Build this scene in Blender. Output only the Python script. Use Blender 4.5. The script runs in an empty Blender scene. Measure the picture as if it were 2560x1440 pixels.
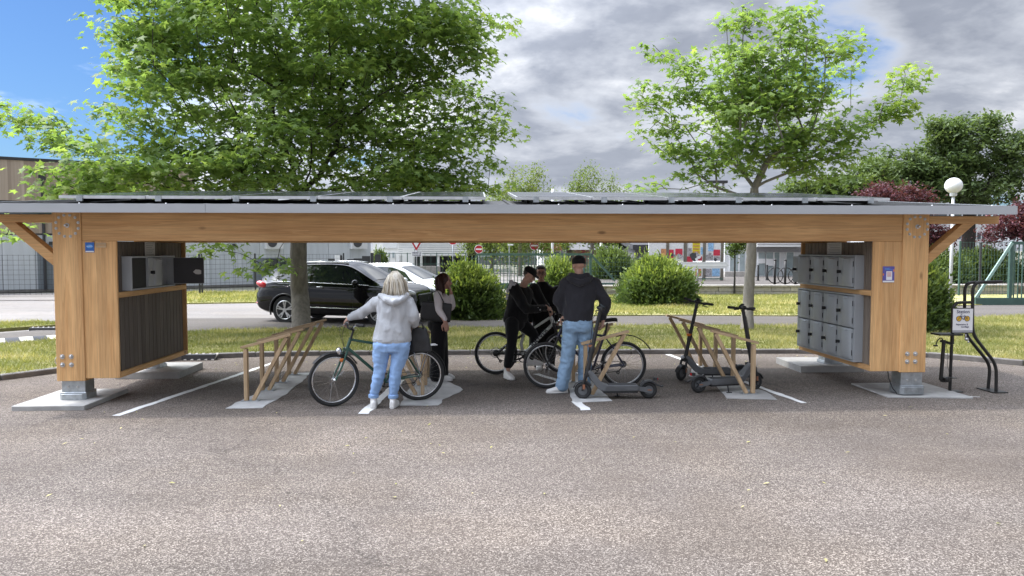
import bpy, bmesh, math, random
import numpy as np
from mathutils import Vector, Matrix, noise as mnoise
random.seed(7); np.random.seed(7)
S = bpy.context.scene
COL = S.collection
R = math.radians

# ------------------------------------------------------------------ camera
CAM_H, FPX, PITCH, YAW = 1.88, 1850.0, R(2.94), R(2.5)
cd = bpy.data.cameras.new('camera'); cam = bpy.data.objects.new('camera', cd); COL.objects.link(cam)
cam.location = (0, 0, CAM_H); cam.rotation_euler = (R(90) - PITCH, 0, -YAW)
cd.sensor_width = 36; cd.lens = FPX / 2560 * 36; cd.clip_start = .1; cd.clip_end = 3000
S.camera = cam
S.render.resolution_x, S.render.resolution_y = 1024, 576
# ------------------------------------------------------------------ sun and sky
SUN_FROM = Vector((-.55, .20, 1.0)).normalized()
sl = bpy.data.lights.new('sun', 'SUN'); sl.energy = 2.0; sl.angle = R(2.0); sl.color = (1, .95, .87)
sun = bpy.data.objects.new('sun', sl); COL.objects.link(sun)
sun.rotation_euler = SUN_FROM.to_track_quat('Z', 'Y').to_euler(); sun.location = (-30, 20, 50)
W = bpy.data.worlds.new('World'); S.world = W; W.use_nodes = True
S.view_settings.view_transform = 'Standard'; S.view_settings.look = 'None'
S.view_settings.exposure = 0.80; S.view_settings.gamma = 1; S.view_settings.use_curve_mapping = False

class NT:
    """small node-tree helper"""
    def __init__(s, tree): s.t = tree; s.n = tree.nodes; s.l = tree.links
    def new(s, typ, **kw):
        n = s.n.new(typ)
        for k, v in kw.items():
            if k.startswith('in_'): s.put(n.inputs[k[3:].replace('_', ' ')], v)
            elif k == 'ins':
                for a, b in v.items(): s.put(n.inputs[a], b)
            else: setattr(n, k, v)
        return n
    def put(s, sock, v):
        if isinstance(v, bpy.types.NodeSocket): s.l.new(v, sock)
        elif isinstance(v, bpy.types.Node): s.l.new(v.outputs[0], sock)
        else: sock.default_value = v
    def math(s, op, a, b=0, c=None, clamp=False):
        n = s.n.new('ShaderNodeMath'); n.operation = op; n.use_clamp = clamp
        s.put(n.inputs[0], a); s.put(n.inputs[1], b)
        if c is not None: s.put(n.inputs[2], c)
        return n.outputs[0]
    def ramp(s, fac, stops, interp='LINEAR'):
        n = s.n.new('ShaderNodeValToRGB'); n.color_ramp.interpolation = interp
        e = n.color_ramp.elements
        while len(e) < len(stops): e.new(.5)
        for i, (p, c) in enumerate(stops):
            e[i].position = p; e[i].color = (c, c, c, 1) if isinstance(c, (int, float)) else (*c, 1)
        s.put(n.inputs[0], fac); return n.outputs[0]
    def mix(s, fac, a, b, blend='MIX'):
        n = s.n.new('ShaderNodeMix'); n.data_type = 'RGBA'; n.blend_type = blend
        s.put(n.inputs[0], fac)
        for i, v in ((6, a), (7, b)):
            if isinstance(v, tuple) and len(v) == 3: v = (*v, 1)
            s.put(n.inputs[i], v)
        return n.outputs[2]
    def noise(s, vec, scale, detail=4, rough=.55, dist=0, out=0):
        n = s.n.new('ShaderNodeTexNoise'); n.inputs['Scale'].default_value = scale
        n.inputs['Detail'].default_value = detail; n.inputs['Roughness'].default_value = rough
        n.inputs['Distortion'].default_value = dist
        if vec is not None: s.put(n.inputs['Vector'], vec)
        return n.outputs[out]
    def mapping(s, vec, scale=(1, 1, 1), loc=(0, 0, 0), rot=(0, 0, 0)):
        n = s.n.new('ShaderNodeMapping'); s.put(n.inputs[0], vec)
        n.inputs['Scale'].default_value = scale; n.inputs['Location'].default_value = loc; n.inputs['Rotation'].default_value = rot
        return n.outputs[0]

def build_world():
    t = NT(W.node_tree); t.n.clear()
    out = t.new('ShaderNodeOutputWorld'); bg = t.new('ShaderNodeBackground'); bg.inputs[1].default_value = 1.0
    sky = t.new('ShaderNodeTexSky'); sky.sky_type = 'NISHITA'; sky.sun_disc = False
    sky.sun_elevation = math.asin(SUN_FROM.z); sky.sun_rotation = math.atan2(SUN_FROM.x, SUN_FROM.y)
    sky.air_density = 1.2; sky.dust_density = .6; sky.ozone_density = 2.0
    skyc = t.mix(1.0, sky.outputs[0], (.036, .052, .077), 'MULTIPLY')
    tc = t.new('ShaderNodeTexCoord'); sep = t.new('ShaderNodeSeparateXYZ'); t.put(sep.inputs[0], tc.outputs['Generated'])
    z = t.math('ADD', t.math('MAXIMUM', sep.outputs[2], 0.0), .22)
    u = t.math('DIVIDE', sep.outputs[0], z); v = t.math('DIVIDE', sep.outputs[1], z)
    cmb = t.new('ShaderNodeCombineXYZ'); t.put(cmb.inputs[0], u); t.put(cmb.inputs[1], v)
    p = cmb.outputs[0]
    cov = t.noise(t.mapping(p, (1, 1, 1), (3.1, 1.7, 0)), 1.2, 7, .56, .2)
    # the clear stretch of sky to the left of the view (a wide opening in the cloud sheet)
    hole = t.new('ShaderNodeVectorMath'); hole.operation = 'DOT_PRODUCT'
    d0 = Vector((math.sin(R(-31)) * math.cos(R(15)), math.cos(R(-31)) * math.cos(R(15)), math.sin(R(15))))
    t.put(hole.inputs[0], tc.outputs['Generated']); hole.inputs[1].default_value = d0
    hf = t.ramp(hole.outputs['Value'], [(.95, 0.0), (.992, 1.0)], 'EASE')
    cov2 = t.math('SUBTRACT', t.math('ADD', cov, .10), t.math('MULTIPLY', hf, .27))
    h2 = t.new('ShaderNodeVectorMath'); h2.operation = 'DOT_PRODUCT'; t.put(h2.inputs[0], tc.outputs['Generated'])
    h2.inputs[1].default_value = Vector((math.sin(R(26)) * math.cos(R(15.5)), math.cos(R(26)) * math.cos(R(15.5)), math.sin(R(15.5))))
    cov2 = t.math('SUBTRACT', cov2, t.math('MULTIPLY', t.ramp(h2.outputs['Value'], [(.9982, 0.0), (.9999, 1.0)], 'EASE'), .17))
    cf = t.ramp(cov2, [(.40, 0.0), (.54, 1.0)], 'EASE')
    # inner structure of the clouds: thick grey bodies, thin bright fringes
    s1 = t.noise(t.mapping(p, (1.0, .95, 1), (0.4, 3.3, 4)), 1.7, 8, .55, .25)
    s2 = t.noise(t.mapping(p, (1.0, 1.1, 1), (1.3, 9.1, 5)), 5.0, 6, .6, .2)
    dens = t.math('ADD', t.math('MULTIPLY', s1, .80), t.math('MULTIPLY', s2, .20))
    cc = t.ramp(dens, [(.385, (.56, .572, .60)), (.455, (.345, .365, .41)), (.525, (.225, .246, .296)), (.64, (.175, .195, .243))])
    fr = t.ramp(cov2, [(.46, 1.0), (.60, 0.0)])
    cc = t.mix(t.math('MULTIPLY', fr, .75), cc, (.56, .585, .63))
    # low haze evens the clouds near the horizon
    hz = t.ramp(sep.outputs[2], [(0.0, .6), (.08, .2), (.2, 0.0)])
    cc = t.mix(hz, cc, (.38, .405, .455))
    # forward scattering glow towards the sun, boosted out of view as added fill
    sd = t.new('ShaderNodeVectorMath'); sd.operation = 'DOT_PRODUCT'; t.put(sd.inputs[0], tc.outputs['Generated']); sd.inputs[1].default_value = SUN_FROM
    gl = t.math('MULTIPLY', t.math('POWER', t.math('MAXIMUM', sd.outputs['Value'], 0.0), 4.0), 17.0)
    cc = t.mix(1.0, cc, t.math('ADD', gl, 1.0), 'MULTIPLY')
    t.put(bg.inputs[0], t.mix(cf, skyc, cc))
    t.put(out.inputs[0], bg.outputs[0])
build_world()

# ------------------------------------------------------------------ photo pixel -> place
_fw = np.array([math.sin(YAW) * math.cos(PITCH), math.cos(YAW) * math.cos(PITCH), -math.sin(PITCH)])
_rt = np.array([math.cos(YAW), -math.sin(YAW), 0]); _up = np.cross(_rt, _fw); _C = np.array([0, 0, CAM_H])
def _ray(px, py): return _fw + _rt * (px - 1280) / FPX - _up * (py - 720) / FPX
def G(px, py, z=0.0):
    d = _ray(px, py); return Vector(_C + d * (z - CAM_H) / d[2])
def P(px, py, Y):
    d = _ray(px, py); return Vector(_C + d * Y / d[1])
def PX(px, py, X):
    d = _ray(px, py); return Vector(_C + d * X / d[0])

# ------------------------------------------------------------------ mesh building
def frame(d):
    d = Vector(d).normalized(); a = Vector((0, 0, 1)) if abs(d.z) < .95 else Vector((1, 0, 0))
    u = d.cross(a).normalized(); return u, d.cross(u).normalized()
class MB:
    def __init__(s): s.v = []; s.f = []
    def add(s, vs, fs):
        o = len(s.v); s.v += [tuple(p) for p in vs]; s.f += [tuple(i + o for i in f) for f in fs]; return s
    def box(s, c, d, rot=None):
        hx, hy, hz = d[0] / 2, d[1] / 2, d[2] / 2; vs = []
        for x, y, z in ((-1,-1,-1),(1,-1,-1),(1,1,-1),(-1,1,-1),(-1,-1,1),(1,-1,1),(1,1,1),(-1,1,1)):
            p = Vector((x * hx, y * hy, z * hz))
            if rot is not None: p = rot @ p
            vs.append(p + Vector(c))
        return s.add(vs, [(3,2,1,0),(4,5,6,7),(0,1,5,4),(1,2,6,5),(2,3,7,6),(3,0,4,7)])
    def bx(s, x0, x1, y0, y1, z0, z1): return s.box(((x0+x1)/2, (y0+y1)/2, (z0+z1)/2), (abs(x1-x0), abs(y1-y0), abs(z1-z0)))
    def bar(s, a, b, w, h, upv=(0, 0, 1)):
        """rectangular bar from a to b; w across, h along upv"""
        a, b = Vector(a), Vector(b); d = (b - a); L = d.length; d.normalize(); upv = Vector(upv)
        x = d.cross(upv)
        if x.length < 1e-4: x = d.cross(Vector((0, 1, 0)))
        x.normalize(); y = x.cross(d).normalized()
        return s.box((a + b) / 2, (w, L, h), Matrix((x, d, y)).transposed())
    def path(s, pts, rad, n=8, closed=False, cap=True, flat=1.0, upv=None):
        pts = [Vector(p) for p in pts]; m = len(pts)
        if isinstance(rad, (int, float)): rad = [rad] * m
        vs = []; fs = []; u = None
        for i, p in enumerate(pts):
            if closed: d = pts[(i+1) % m] - pts[i-1]
            else: d = pts[min(i+1, m-1)] - pts[max(i-1, 0)]
            d.normalize()
            if u is None:
                if upv is not None: u = (Vector(upv) - d * Vector(upv).dot(d)).normalized()
                else: u, _ = frame(d)
            else:
                u = u - d * u.dot(d)
                u = u.normalized() if u.length > 1e-6 else frame(d)[0]
            w = d.cross(u)
            for k in range(n):
                a = 2 * math.pi * k / n
                vs.append(p + (u * math.cos(a) + w * math.sin(a) * flat) * rad[i])
        for i in range(m if closed else m - 1):
            j = (i + 1) % m
            for k in range(n):
                k2 = (k + 1) % n; fs.append((i*n+k, i*n+k2, j*n+k2, j*n+k))
        if cap and not closed:
            fs.append(tuple(range(n))[::-1]); fs.append(tuple((m-1)*n + k for k in range(n)))
        return s.add(vs, fs)
    def tube(s, a, b, r0, r1=None, n=8): return s.path([a, b], [r0, r0 if r1 is None else r1], n)
    def torus(s, c, axis, Rr, r, N=36, n=8, arc=(0, 2*math.pi), flat=1.0):
        u, w = frame(axis); c = Vector(c); full = abs(arc[1] - arc[0] - 2*math.pi) < 1e-3
        m = N if full else N + 1
        pts = [c + (u * math.cos(arc[0] + (arc[1]-arc[0]) * i / N) + w * math.sin(arc[0] + (arc[1]-arc[0]) * i / N)) * Rr for i in range(m)]
        return s.path(pts, r, n, closed=full, flat=flat, upv=axis)
    def ell(s, c, r, rot=None, nu=16, nv=10):
        c = Vector(c); vs = [Vector((0, 0, 1))]; fs = []
        for i in range(1, nv):
            th = math.pi * i / nv
            for k in range(nu):
                a = 2*math.pi*k/nu; vs.append(Vector((math.sin(th)*math.cos(a), math.sin(th)*math.sin(a), math.cos(th))))
        vs.append(Vector((0, 0, -1)))
        for k in range(nu): fs.append((0, 1+k, 1+(k+1) % nu))
        for i in range(nv-2):
            for k in range(nu):
                a = 1+i*nu+k; b = 1+i*nu+(k+1) % nu; fs.append((a, a+nu, b+nu, b))
        L = len(vs)-1
        for k in range(nu): fs.append((L, L-nu+(k+1) % nu, L-nu+k))
        o = []
        for p in vs:
            q = Vector((p.x*r[0], p.y*r[1], p.z*r[2])); o.append(c + (rot @ q if rot is not None else q))
        return s.add(o, fs)
    def prism(s, poly, o, u, v, t):
        """polygon (list of 2d) in the plane o,u,v extruded by vector t"""
        o, u, v, t = Vector(o), Vector(u), Vector(v), Vector(t); n = len(poly)
        a = [o + u*p[0] + v*p[1] for p in poly]; b = [p + t for p in a]
        if u.cross(v).dot(t) < 0: a, b = b, a
        fs = [tuple(range(n))[::-1], tuple(range(n, 2*n))] + [(k, (k+1) % n, n+(k+1) % n, n+k) for k in range(n)]
        return s.add(a + b, fs)
    def lathe(s, prof, o, axis=(0, 0, 1), n=20):
        o = Vector(o); ax = Vector(axis).normalized(); u, w = frame(ax); m = len(prof); vs = []; fs = []
        for r, h in prof:
            for k in range(n):
                a = 2*math.pi*k/n; vs.append(o + ax*h + (u*math.cos(a)+w*math.sin(a))*r)
        for i in range(m-1):
            for k in range(n): fs.append((i*n+k, i*n+(k+1) % n, (i+1)*n+(k+1) % n, (i+1)*n+k))
        fs.append(tuple(range(n))[::-1]); fs.append(tuple((m-1)*n+k for k in range(n)))
        return s.add(vs, fs)
    def sheet(s, pts, z=None):
        return s.add([(p[0], p[1], (p[2] if len(p) > 2 else 0) if z is None else z) for p in pts], [tuple(range(len(pts)))])
    def xf(s, M):
        s.v = [tuple(M @ Vector(p)) for p in s.v]; return s

_ROOT = {}
def thing(name, label, cat, loc=(0, 0, 0), rz=0, group=None, kind=None):
    o = bpy.data.objects.new(name, None); COL.objects.link(o)
    o.empty_display_size = .2
    o.location = loc; o.rotation_euler = (0, 0, rz); _ROOT[o.name] = Matrix.Translation(Vector(loc)) @ Matrix.Rotation(rz, 4, 'Z')
    tag(o, label, cat, group, kind); return o
def tag(o, label=None, cat=None, group=None, kind=None):
    if label: o['label'] = label
    if cat: o['category'] = cat
    if group: o['group'] = group
    if kind: o['kind'] = kind
    return o
def root_of(o):
    while o.parent: o = o.parent
    return o
def finish(me, name, mat, parent=None, smooth=None):
    o = bpy.data.objects.new(name, me); COL.objects.link(o)
    if mat is not None: me.materials.append(mat)
    if parent is not None: o.parent = parent
    if smooth is True:
        me.shade_smooth()
    elif smooth:
        me.shade_smooth()
        try: me.set_sharp_from_angle(angle=R(smooth))
        except Exception: pass
    return o
def part(mb, name, mat, parent=None, local=False, smooth=None, bevel=0, seg=1):
    vs = mb.v
    if parent is not None and not local:
        Mi = _ROOT[root_of(parent).name].inverted() if root_of(parent).name in _ROOT else Matrix()
        vs = [tuple(Mi @ Vector(p)) for p in vs]
    me = bpy.data.meshes.new(name); me.from_pydata(vs, [], mb.f)
    bm = bmesh.new(); bm.from_mesh(me); bmesh.ops.recalc_face_normals(bm, faces=bm.faces)
    if bevel:
        bmesh.ops.bevel(bm, geom=[e for e in bm.edges if len(e.link_faces) == 2 and e.calc_face_angle(0) > .5], offset=bevel, segments=seg, affect='EDGES', clamp_overlap=True)
    bm.to_mesh(me); bm.free()
    return finish(me, name, mat, parent, smooth)
def struct(mb, name, mat, **k):
    o = part(mb, name, mat, **k); o['kind'] = 'structure'; return o
def inst(src, parent=None, loc=None):
    o = src.copy(); COL.objects.link(o)
    if parent is not None: o.parent = parent
    if loc is not None: o.location = loc
    return o
def copy_tree(o, parent=None):
    c = o.copy(); COL.objects.link(c); c.parent = parent
    for ch in list(o.children): copy_tree(ch, c)
    return c
def np_mesh(name, V, F, mat, parent=None, rnd=None, smooth=False):
    """V (n,3), F (m,3|4) numpy"""
    me = bpy.data.meshes.new(name); k = F.shape[1]
    me.vertices.add(len(V)); me.vertices.foreach_set('co', V.astype(np.float32).ravel())
    me.loops.add(F.size); me.loops.foreach_set('vertex_index', F.astype(np.int32).ravel())
    me.polygons.add(len(F)); me.polygons.foreach_set('loop_start', np.arange(0, F.size, k, dtype=np.int32))
    me.polygons.foreach_set('loop_total', np.full(len(F), k, dtype=np.int32))
    if rnd is not None:
        a = me.attributes.new('rnd', 'FLOAT', 'POINT'); a.data.foreach_set('value', rnd.astype(np.float32))
    me.update(calc_edges=True); me.validate()
    if smooth: me.shade_smooth()
    return finish(me, name, mat, parent)
DEFER = []     # objects whose modifiers are applied in one pass at the end
def defer(o, post=None): DEFER.append((o, post)); return o
def bake_deferred(kill=()):
    dg = bpy.context.evaluated_depsgraph_get(); new = []
    for o, post in DEFER:
        me = bpy.data.meshes.new_from_object(o.evaluated_get(dg), preserve_all_data_layers=True, depsgraph=dg); new.append(me)
    for (o, post), me in zip(DEFER, new):
        o.modifiers.clear(); o.data = me
        if post: post(me)
    for o in kill: bpy.data.objects.remove(o, do_unlink=True)
_TXT = []
def text(body, size, o, u, v, mat, parent, name='lettering', depth=.002, align='CENTER', bold=0.0, space=1.0):
    """flat lettering in the plane through o spanned by u (reading direction) and v (up)"""
    cu = bpy.data.curves.new(name, 'FONT'); cu.body = body; cu.size = size; cu.align_x = align; cu.align_y = 'CENTER'
    cu.offset = bold; cu.space_character = space; cu.resolution_u = 2
    ob = bpy.data.objects.new(name, cu); COL.objects.link(ob)
    u = Vector(u).normalized(); v = Vector(v).normalized(); n = u.cross(v)
    M = Matrix((u, v, n)).transposed().to_4x4(); M.translation = Vector(o) + n * depth
    Mi = _ROOT.get(root_of(parent).name, Matrix()).inverted() if parent else Matrix()
    _TXT.append((ob, Mi @ M, mat, parent, name))
def bake_text():
    dg = bpy.context.evaluated_depsgraph_get(); res = []
    for ob, M, mat, parent, name in _TXT:
        me = bpy.data.meshes.new_from_object(ob.evaluated_get(dg)); me.transform(M); res.append(me)
    for (ob, M, mat, parent, name), me in zip(_TXT, res):
        bpy.data.objects.remove(ob, do_unlink=True)
        me.materials.clear(); finish(me, name, mat, parent)

# ------------------------------------------------------------------ materials
MATS = {}
def pmat(name, col, rough=.6, metal=0, var=.12, vscale=6, bump=0, bscale=40, spec=.5, coat=0, stretch=(1, 1, 1), col2=None, detail=5, dirt=0):
    m = bpy.data.materials.new(name); m.use_nodes = True; t = NT(m.node_tree); b = t.n['Principled BSDF']
    tc = t.new('ShaderNodeTexCoord'); vec = t.mapping(tc.outputs['Object'], stretch)
    f = t.noise(vec, vscale, detail, .6)
    c2 = col2 if col2 else tuple(min(1, c*(1+var)) for c in col); c1 = tuple(c*(1-var) for c in col) if not col2 else col
    c = t.ramp(f, [(.32, c1), (.68, c2)])
    if dirt:
        g = t.ramp(t.noise(tc.outputs['Object'], 1.7, 6, .65), [(.45, 0.0), (.72, dirt)])
        c = t.mix(g, c, tuple(x*.45 for x in col))
    t.put(b.inputs['Base Color'], c)
    b.inputs['Metallic'].default_value = metal; b.inputs['Specular IOR Level'].default_value = spec
    t.put(b.inputs['Roughness'], t.math('ADD', t.math('MULTIPLY', t.math('SUBTRACT', f, .5), .25), rough, clamp=True))
    if coat: b.inputs['Coat Weight'].default_value = coat; b.inputs['Coat Roughness'].default_value = .03
    if bump:
        bn = t.new('ShaderNodeBump', ins={'Strength': bump, 'Distance': .01}); t.put(bn.inputs['Height'], t.noise(vec, bscale, 4, .6))
        t.put(b.inputs['Normal'], bn.outputs[0])
    MATS[name] = m; return m
def wood(name, axis, lo, hi, scale=1.0, knots=True, rough=.6):
    m = bpy.data.materials.new(name); m.use_nodes = True; t = NT(m.node_tree); b = t.n['Principled BSDF']
    tc = t.new('ShaderNodeTexCoord'); oi = t.new('ShaderNodeObjectInfo')
    off = t.new('ShaderNodeVectorMath'); off.operation = 'ADD'; t.put(off.inputs[0], tc.outputs['Object'])
    sc = t.new('ShaderNodeVectorMath'); sc.operation = 'SCALE'; sc.inputs[0].default_value = (7, 3, 5); t.put(sc.inputs['Scale'], oi.outputs['Random'])
    t.put(off.inputs[1], sc.outputs[0])
    s = [13 * scale] * 3; s['xyz'.index(axis)] = .55 * scale
    vec = t.mapping(off.outputs[0], tuple(s))
    warp = t.noise(t.mapping(off.outputs[0], tuple(q*.22 for q in s)), 1.0, 3, .5)
    f = t.noise(vec, 1.0, 6, .62, 1.4)
    ring = t.math('FRACT', t.math('MULTIPLY', t.math('ADD', warp, t.math('MULTIPLY', f, .25)), 7.0))
    ring = t.ramp(ring, [(0, 0.0), (.75, .6), (.93, 1.0), (1.0, 0.0)])
    k = t.math('ADD', t.math('MULTIPLY', f, .62), t.math('MULTIPLY', ring, .30), clamp=True)
    mid = tuple((a+c)/2 for a, c in zip(lo, hi))
    c = t.ramp(k, [(.25, hi), (.5, mid), (.78, lo)])
    big = t.noise(off.outputs[0], 1.1, 3, .5)
    c = t.mix(t.ramp(big, [(.35, 0.0), (.7, .30)]), c, tuple(x*.72 for x in lo))
    sx = t.new('ShaderNodeSeparateXYZ'); t.put(sx.inputs[0], off.outputs[0]); ac = {'x': 2, 'y': 2, 'z': 0}[axis]
    wn = t.new('ShaderNodeTexWhiteNoise'); wn.noise_dimensions = '1D'; lam = t.math('DIVIDE', sx.outputs[ac], .112 / scale); t.put(wn.inputs['W'], t.math('FLOOR', lam))
    c = t.mix(1.0, c, t.ramp(wn.outputs[0], [(0, (.88, .86, .84)), (1, (1.08, 1.07, 1.05))]), 'MULTIPLY')
    c = t.mix(t.ramp(t.math('FRACT', lam), [(0, .35), (.03, 0.0)]), c, tuple(x*.55 for x in lo))
    fine = t.ramp(t.noise(t.mapping(off.outputs[0], tuple(q*5 for q in s)), 1.0, 3, .6), [(.35, .86), (.65, 1.08)]); c = t.mix(1.0, c, fine, 'MULTIPLY')
    st_ = t.ramp(t.noise(t.mapping(off.outputs[0], tuple(q*.6 for q in s), (4, 8, 2)), 1.0, 4, .7, .8), [(.60, 0.0), (.72, .36)]); c = t.mix(st_, c, tuple(x*.62 for x in lo))
    if knots:
        ks = [2.2] * 3; ks['xyz'.index(axis)] = .9
        vo = t.new('ShaderNodeTexVoronoi'); t.put(vo.inputs['Vector'], t.mapping(off.outputs[0], tuple(ks))); vo.inputs['Scale'].default_value = 1.6
        kn = t.ramp(vo.outputs['Distance'], [(.04, 1.0), (.10, 0.0)])
        c = t.mix(t.math('MULTIPLY', kn, .8), c, tuple(x*.35 for x in lo))
    t.put(b.inputs['Base Color'], c); b.inputs['Roughness'].default_value = rough; b.inputs['Specular IOR Level'].default_value = .35
    bn = t.new('ShaderNodeBump', ins={'Strength': .35, 'Distance': .004}); t.put(bn.inputs['Height'], k); t.put(b.inputs['Normal'], bn.outputs[0])
    MATS[name] = m; return m
LO, HI = (.52, .275, .108), (.73, .455, .212)
for a in 'xyz': wood('larch_' + a, a, LO, HI)
for a in 'xyz': wood('stand_' + a, a, (.36, .25, .145), (.56, .41, .255), 2.0, False)
wood('clad_dark', 'z', (.105, .090, .077), (.175, .152, .130), 1.5, False, .75)
wood('clad_brown', 'z', (.15, .123, .10), (.25, .21, .172), 1.5, False, .75)
M = MATS
pmat('galv', (.42, .45, .47), .42, .85, .22, 14, .15, 60, dirt=.3)
pmat('fascia', (.46, .48, .50), .38, .6, .06, 3, .05, 8, stretch=(.4, 1, 1))
pmat('bolt', (.55, .55, .54), .35, .9, .1, 30)
pmat('roof_metal', (.035, .036, .038), .7, 0, .2, 4)
pmat('alu', (.62, .63, .64), .35, .85, .08, 10)
pmat('pv_glass', (.012, .014, .02), .16, 0, .1, 4, spec=.6)
pmat('black_steel', (.022, .021, .020), .42, .3, .2, 12, .08, 90)
pmat('concrete_white', (.36, .355, .34), .9, 0, .14, 5, .5, 60, dirt=.45)
pmat('mortar', (.47, .47, .46), .9, 0, .12, 5, .5, 60, dirt=.35)
pmat('locker', (.33, .35, .365), .42, 0, .05, 3, .05, 120)
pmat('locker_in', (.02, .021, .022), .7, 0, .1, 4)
pmat('lock_black', (.012, .012, .012), .35, 0)
pmat('lock_metal', (.50, .50, .48), .3, .8)
pmat('paper', (.62, .62, .60), .8, 0, .03, 3)
pmat('ink', (.05, .05, .06), .8, 0)
pmat('ink_soft', (.28, .28, .30), .8, 0)
pmat('rubber', (.022, .022, .022), .75, 0, .25, 10, .3, 90)
pmat('chrome', (.62, .62, .62), .22, .95, .08, 20)
pmat('rim_grey', (.50, .50, .50), .3, .85, .1, 20)
pmat('black_plastic', (.018, .018, .019), .45, 0, .2, 8, .1, 70)
pmat('kerb', (.165, .155, .145), .9, 0, .25, 5, .6, 40, dirt=.4)
pmat('stone', (.31, .29, .27), .9, 0, .22, 7, .6, 30, dirt=.4)
pmat('stone_b', (.38, .355, .325), .9, 0, .2, 7, .6, 30, dirt=.3)
pmat('white_paint', (.72, .72, .70), .8, 0, .10, 12, .3, 60, dirt=.25)
pmat('white_wall', (.72, .72, .71), .8, 0, .05, 2)
pmat('pale_clad', (.60, .61, .62), .6, .1, .05, 2)
pmat('steel_green', (.055, .105, .088), .45, .1, .15, 6)
pmat('steel_green_pale', (.26, .38, .33), .5, .1, .1, 6)
pmat('dark_wall', (.055, .055, .06), .8, 0, .15, 3)
pmat('glass_dark', (.03, .04, .045), .06, 0, .3, 2, spec=.8)
pmat('glass_pale', (.28, .33, .34), .12, 0, .15, 2, spec=.8)
pmat('sign_red', (.42, .018, .028), .4, 0, .06, 3)
pmat('sign_white', (.75, .75, .75), .4, 0, .03, 3)
pmat('sign_blue', (.02, .12, .42), .4, 0, .08, 3)
pmat('sign_purple', (.10, .085, .32), .4, 0, .12, 9)
pmat('orange', (.75, .20, .03), .35, 0, .1, 8)
pmat('yellow', (.70, .42, .02), .4, 0, .05, 8)
KILL = []
# ================================================================== ground
def asphalt(name, base, speck, rough=.92, fine=115, amount=.55, patch=.14):
    m = bpy.data.materials.new(name); m.use_nodes = True; t = NT(m.node_tree); b = t.n['Principled BSDF']
    tc = t.new('ShaderNodeTexCoord'); o = tc.outputs['Object']
    vo = t.new('ShaderNodeTexVoronoi'); t.put(vo.inputs['Vector'], o); vo.inputs['Scale'].default_value = fine; vo.inputs['Randomness'].default_value = 1
    sp = t.new('ShaderNodeSeparateColor'); t.put(sp.inputs[0], vo.outputs['Color'])
    st = t.ramp(sp.outputs[0], [(.50, 0.0), (.62, .25), (.86, .6), (.97, 1.0)])
    wear = t.noise(o, .55, 5, .6, .4)
    st = t.math('MULTIPLY', st, t.ramp(wear, [(.30, .45), (.62, 1.0)]))
    dark = tuple(x * .72 for x in base)
    c = t.mix(t.ramp(sp.outputs[1], [(.2, 0.0), (.8, 1.0)]), dark, base)
    c = t.mix(t.math('MULTIPLY', st, amount), c, speck)
    big = t.ramp(t.noise(o, .23, 4, .55, .5), [(.3, 1 - patch), (.7, 1 + patch)])
    c = t.mix(1.0, c, big, 'MULTIPLY')
    trk = t.ramp(t.noise(t.mapping(o, (.10, 1.1, 1), (2, 6, 0), (0, 0, .12)), 1.0, 5, .6, .6), [(.36, .90), (.64, 1.09)]); c = t.mix(1.0, c, trk, 'MULTIPLY')
    tint = t.ramp(t.noise(t.mapping(o, (1, 1, 1), (5, 2, 0)), .8, 3), [(.42, (1, .985, .975)), (.65, (1.02, .985, .94))])
    c = t.mix(1.0, c, tint, 'MULTIPLY')
    # oil spots and scuffs
    sv = t.ramp(t.noise(t.mapping(o, (1, .6, 1), (11, 3, 0)), 1.9, 6, .7), [(.66, 0.0), (.78, .35)])
    c = t.mix(sv, c, tuple(x * .5 for x in base))
    # hairline cracks along a sparse cell border
    vc = t.new('ShaderNodeTexVoronoi'); vc.feature = 'DISTANCE_TO_EDGE'; vc.inputs['Scale'].default_value = .16
    wob = t.new('ShaderNodeVectorMath'); wob.operation = 'ADD'; t.put(wob.inputs[0], o)
    wn = t.noise(o, 1.3, 5, .6, out=1); ws = t.new('ShaderNodeVectorMath'); ws.operation = 'SCALE'; t.put(ws.inputs[0], wn); ws.inputs['Scale'].default_value = 1.6
    t.put(wob.inputs[1], ws.outputs[0]); t.put(vc.inputs['Vector'], wob.outputs[0])
    cr = t.ramp(vc.outputs['Distance'], [(.0005, .5), (.0022, 0.0)])
    c = t.mix(cr, c, tuple(x * .3 for x in base))
    t.put(b.inputs['Base Color'], c); b.inputs['Roughness'].default_value = rough; b.inputs['Specular IOR Level'].default_value = .25
    bn = t.new('ShaderNodeBump', ins={'Strength': .8, 'Distance': .006}); t.put(bn.inputs['Height'], vo.outputs['Distance']); t.put(b.inputs['Normal'], bn.outputs[0])
    MATS[name] = m; return m
asphalt('asphalt_coarse', (.104, .087, .076), (.385, .345, .305), amount=.88, fine=125, patch=.20)
asphalt('asphalt_road', (.235, .220, .207), (.36, .34, .32), fine=90, amount=.45, patch=.08)
asphalt('asphalt_path', (.125, .114, .105), (.22, .20, .185), fine=90, amount=.4, patch=.10)
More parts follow.
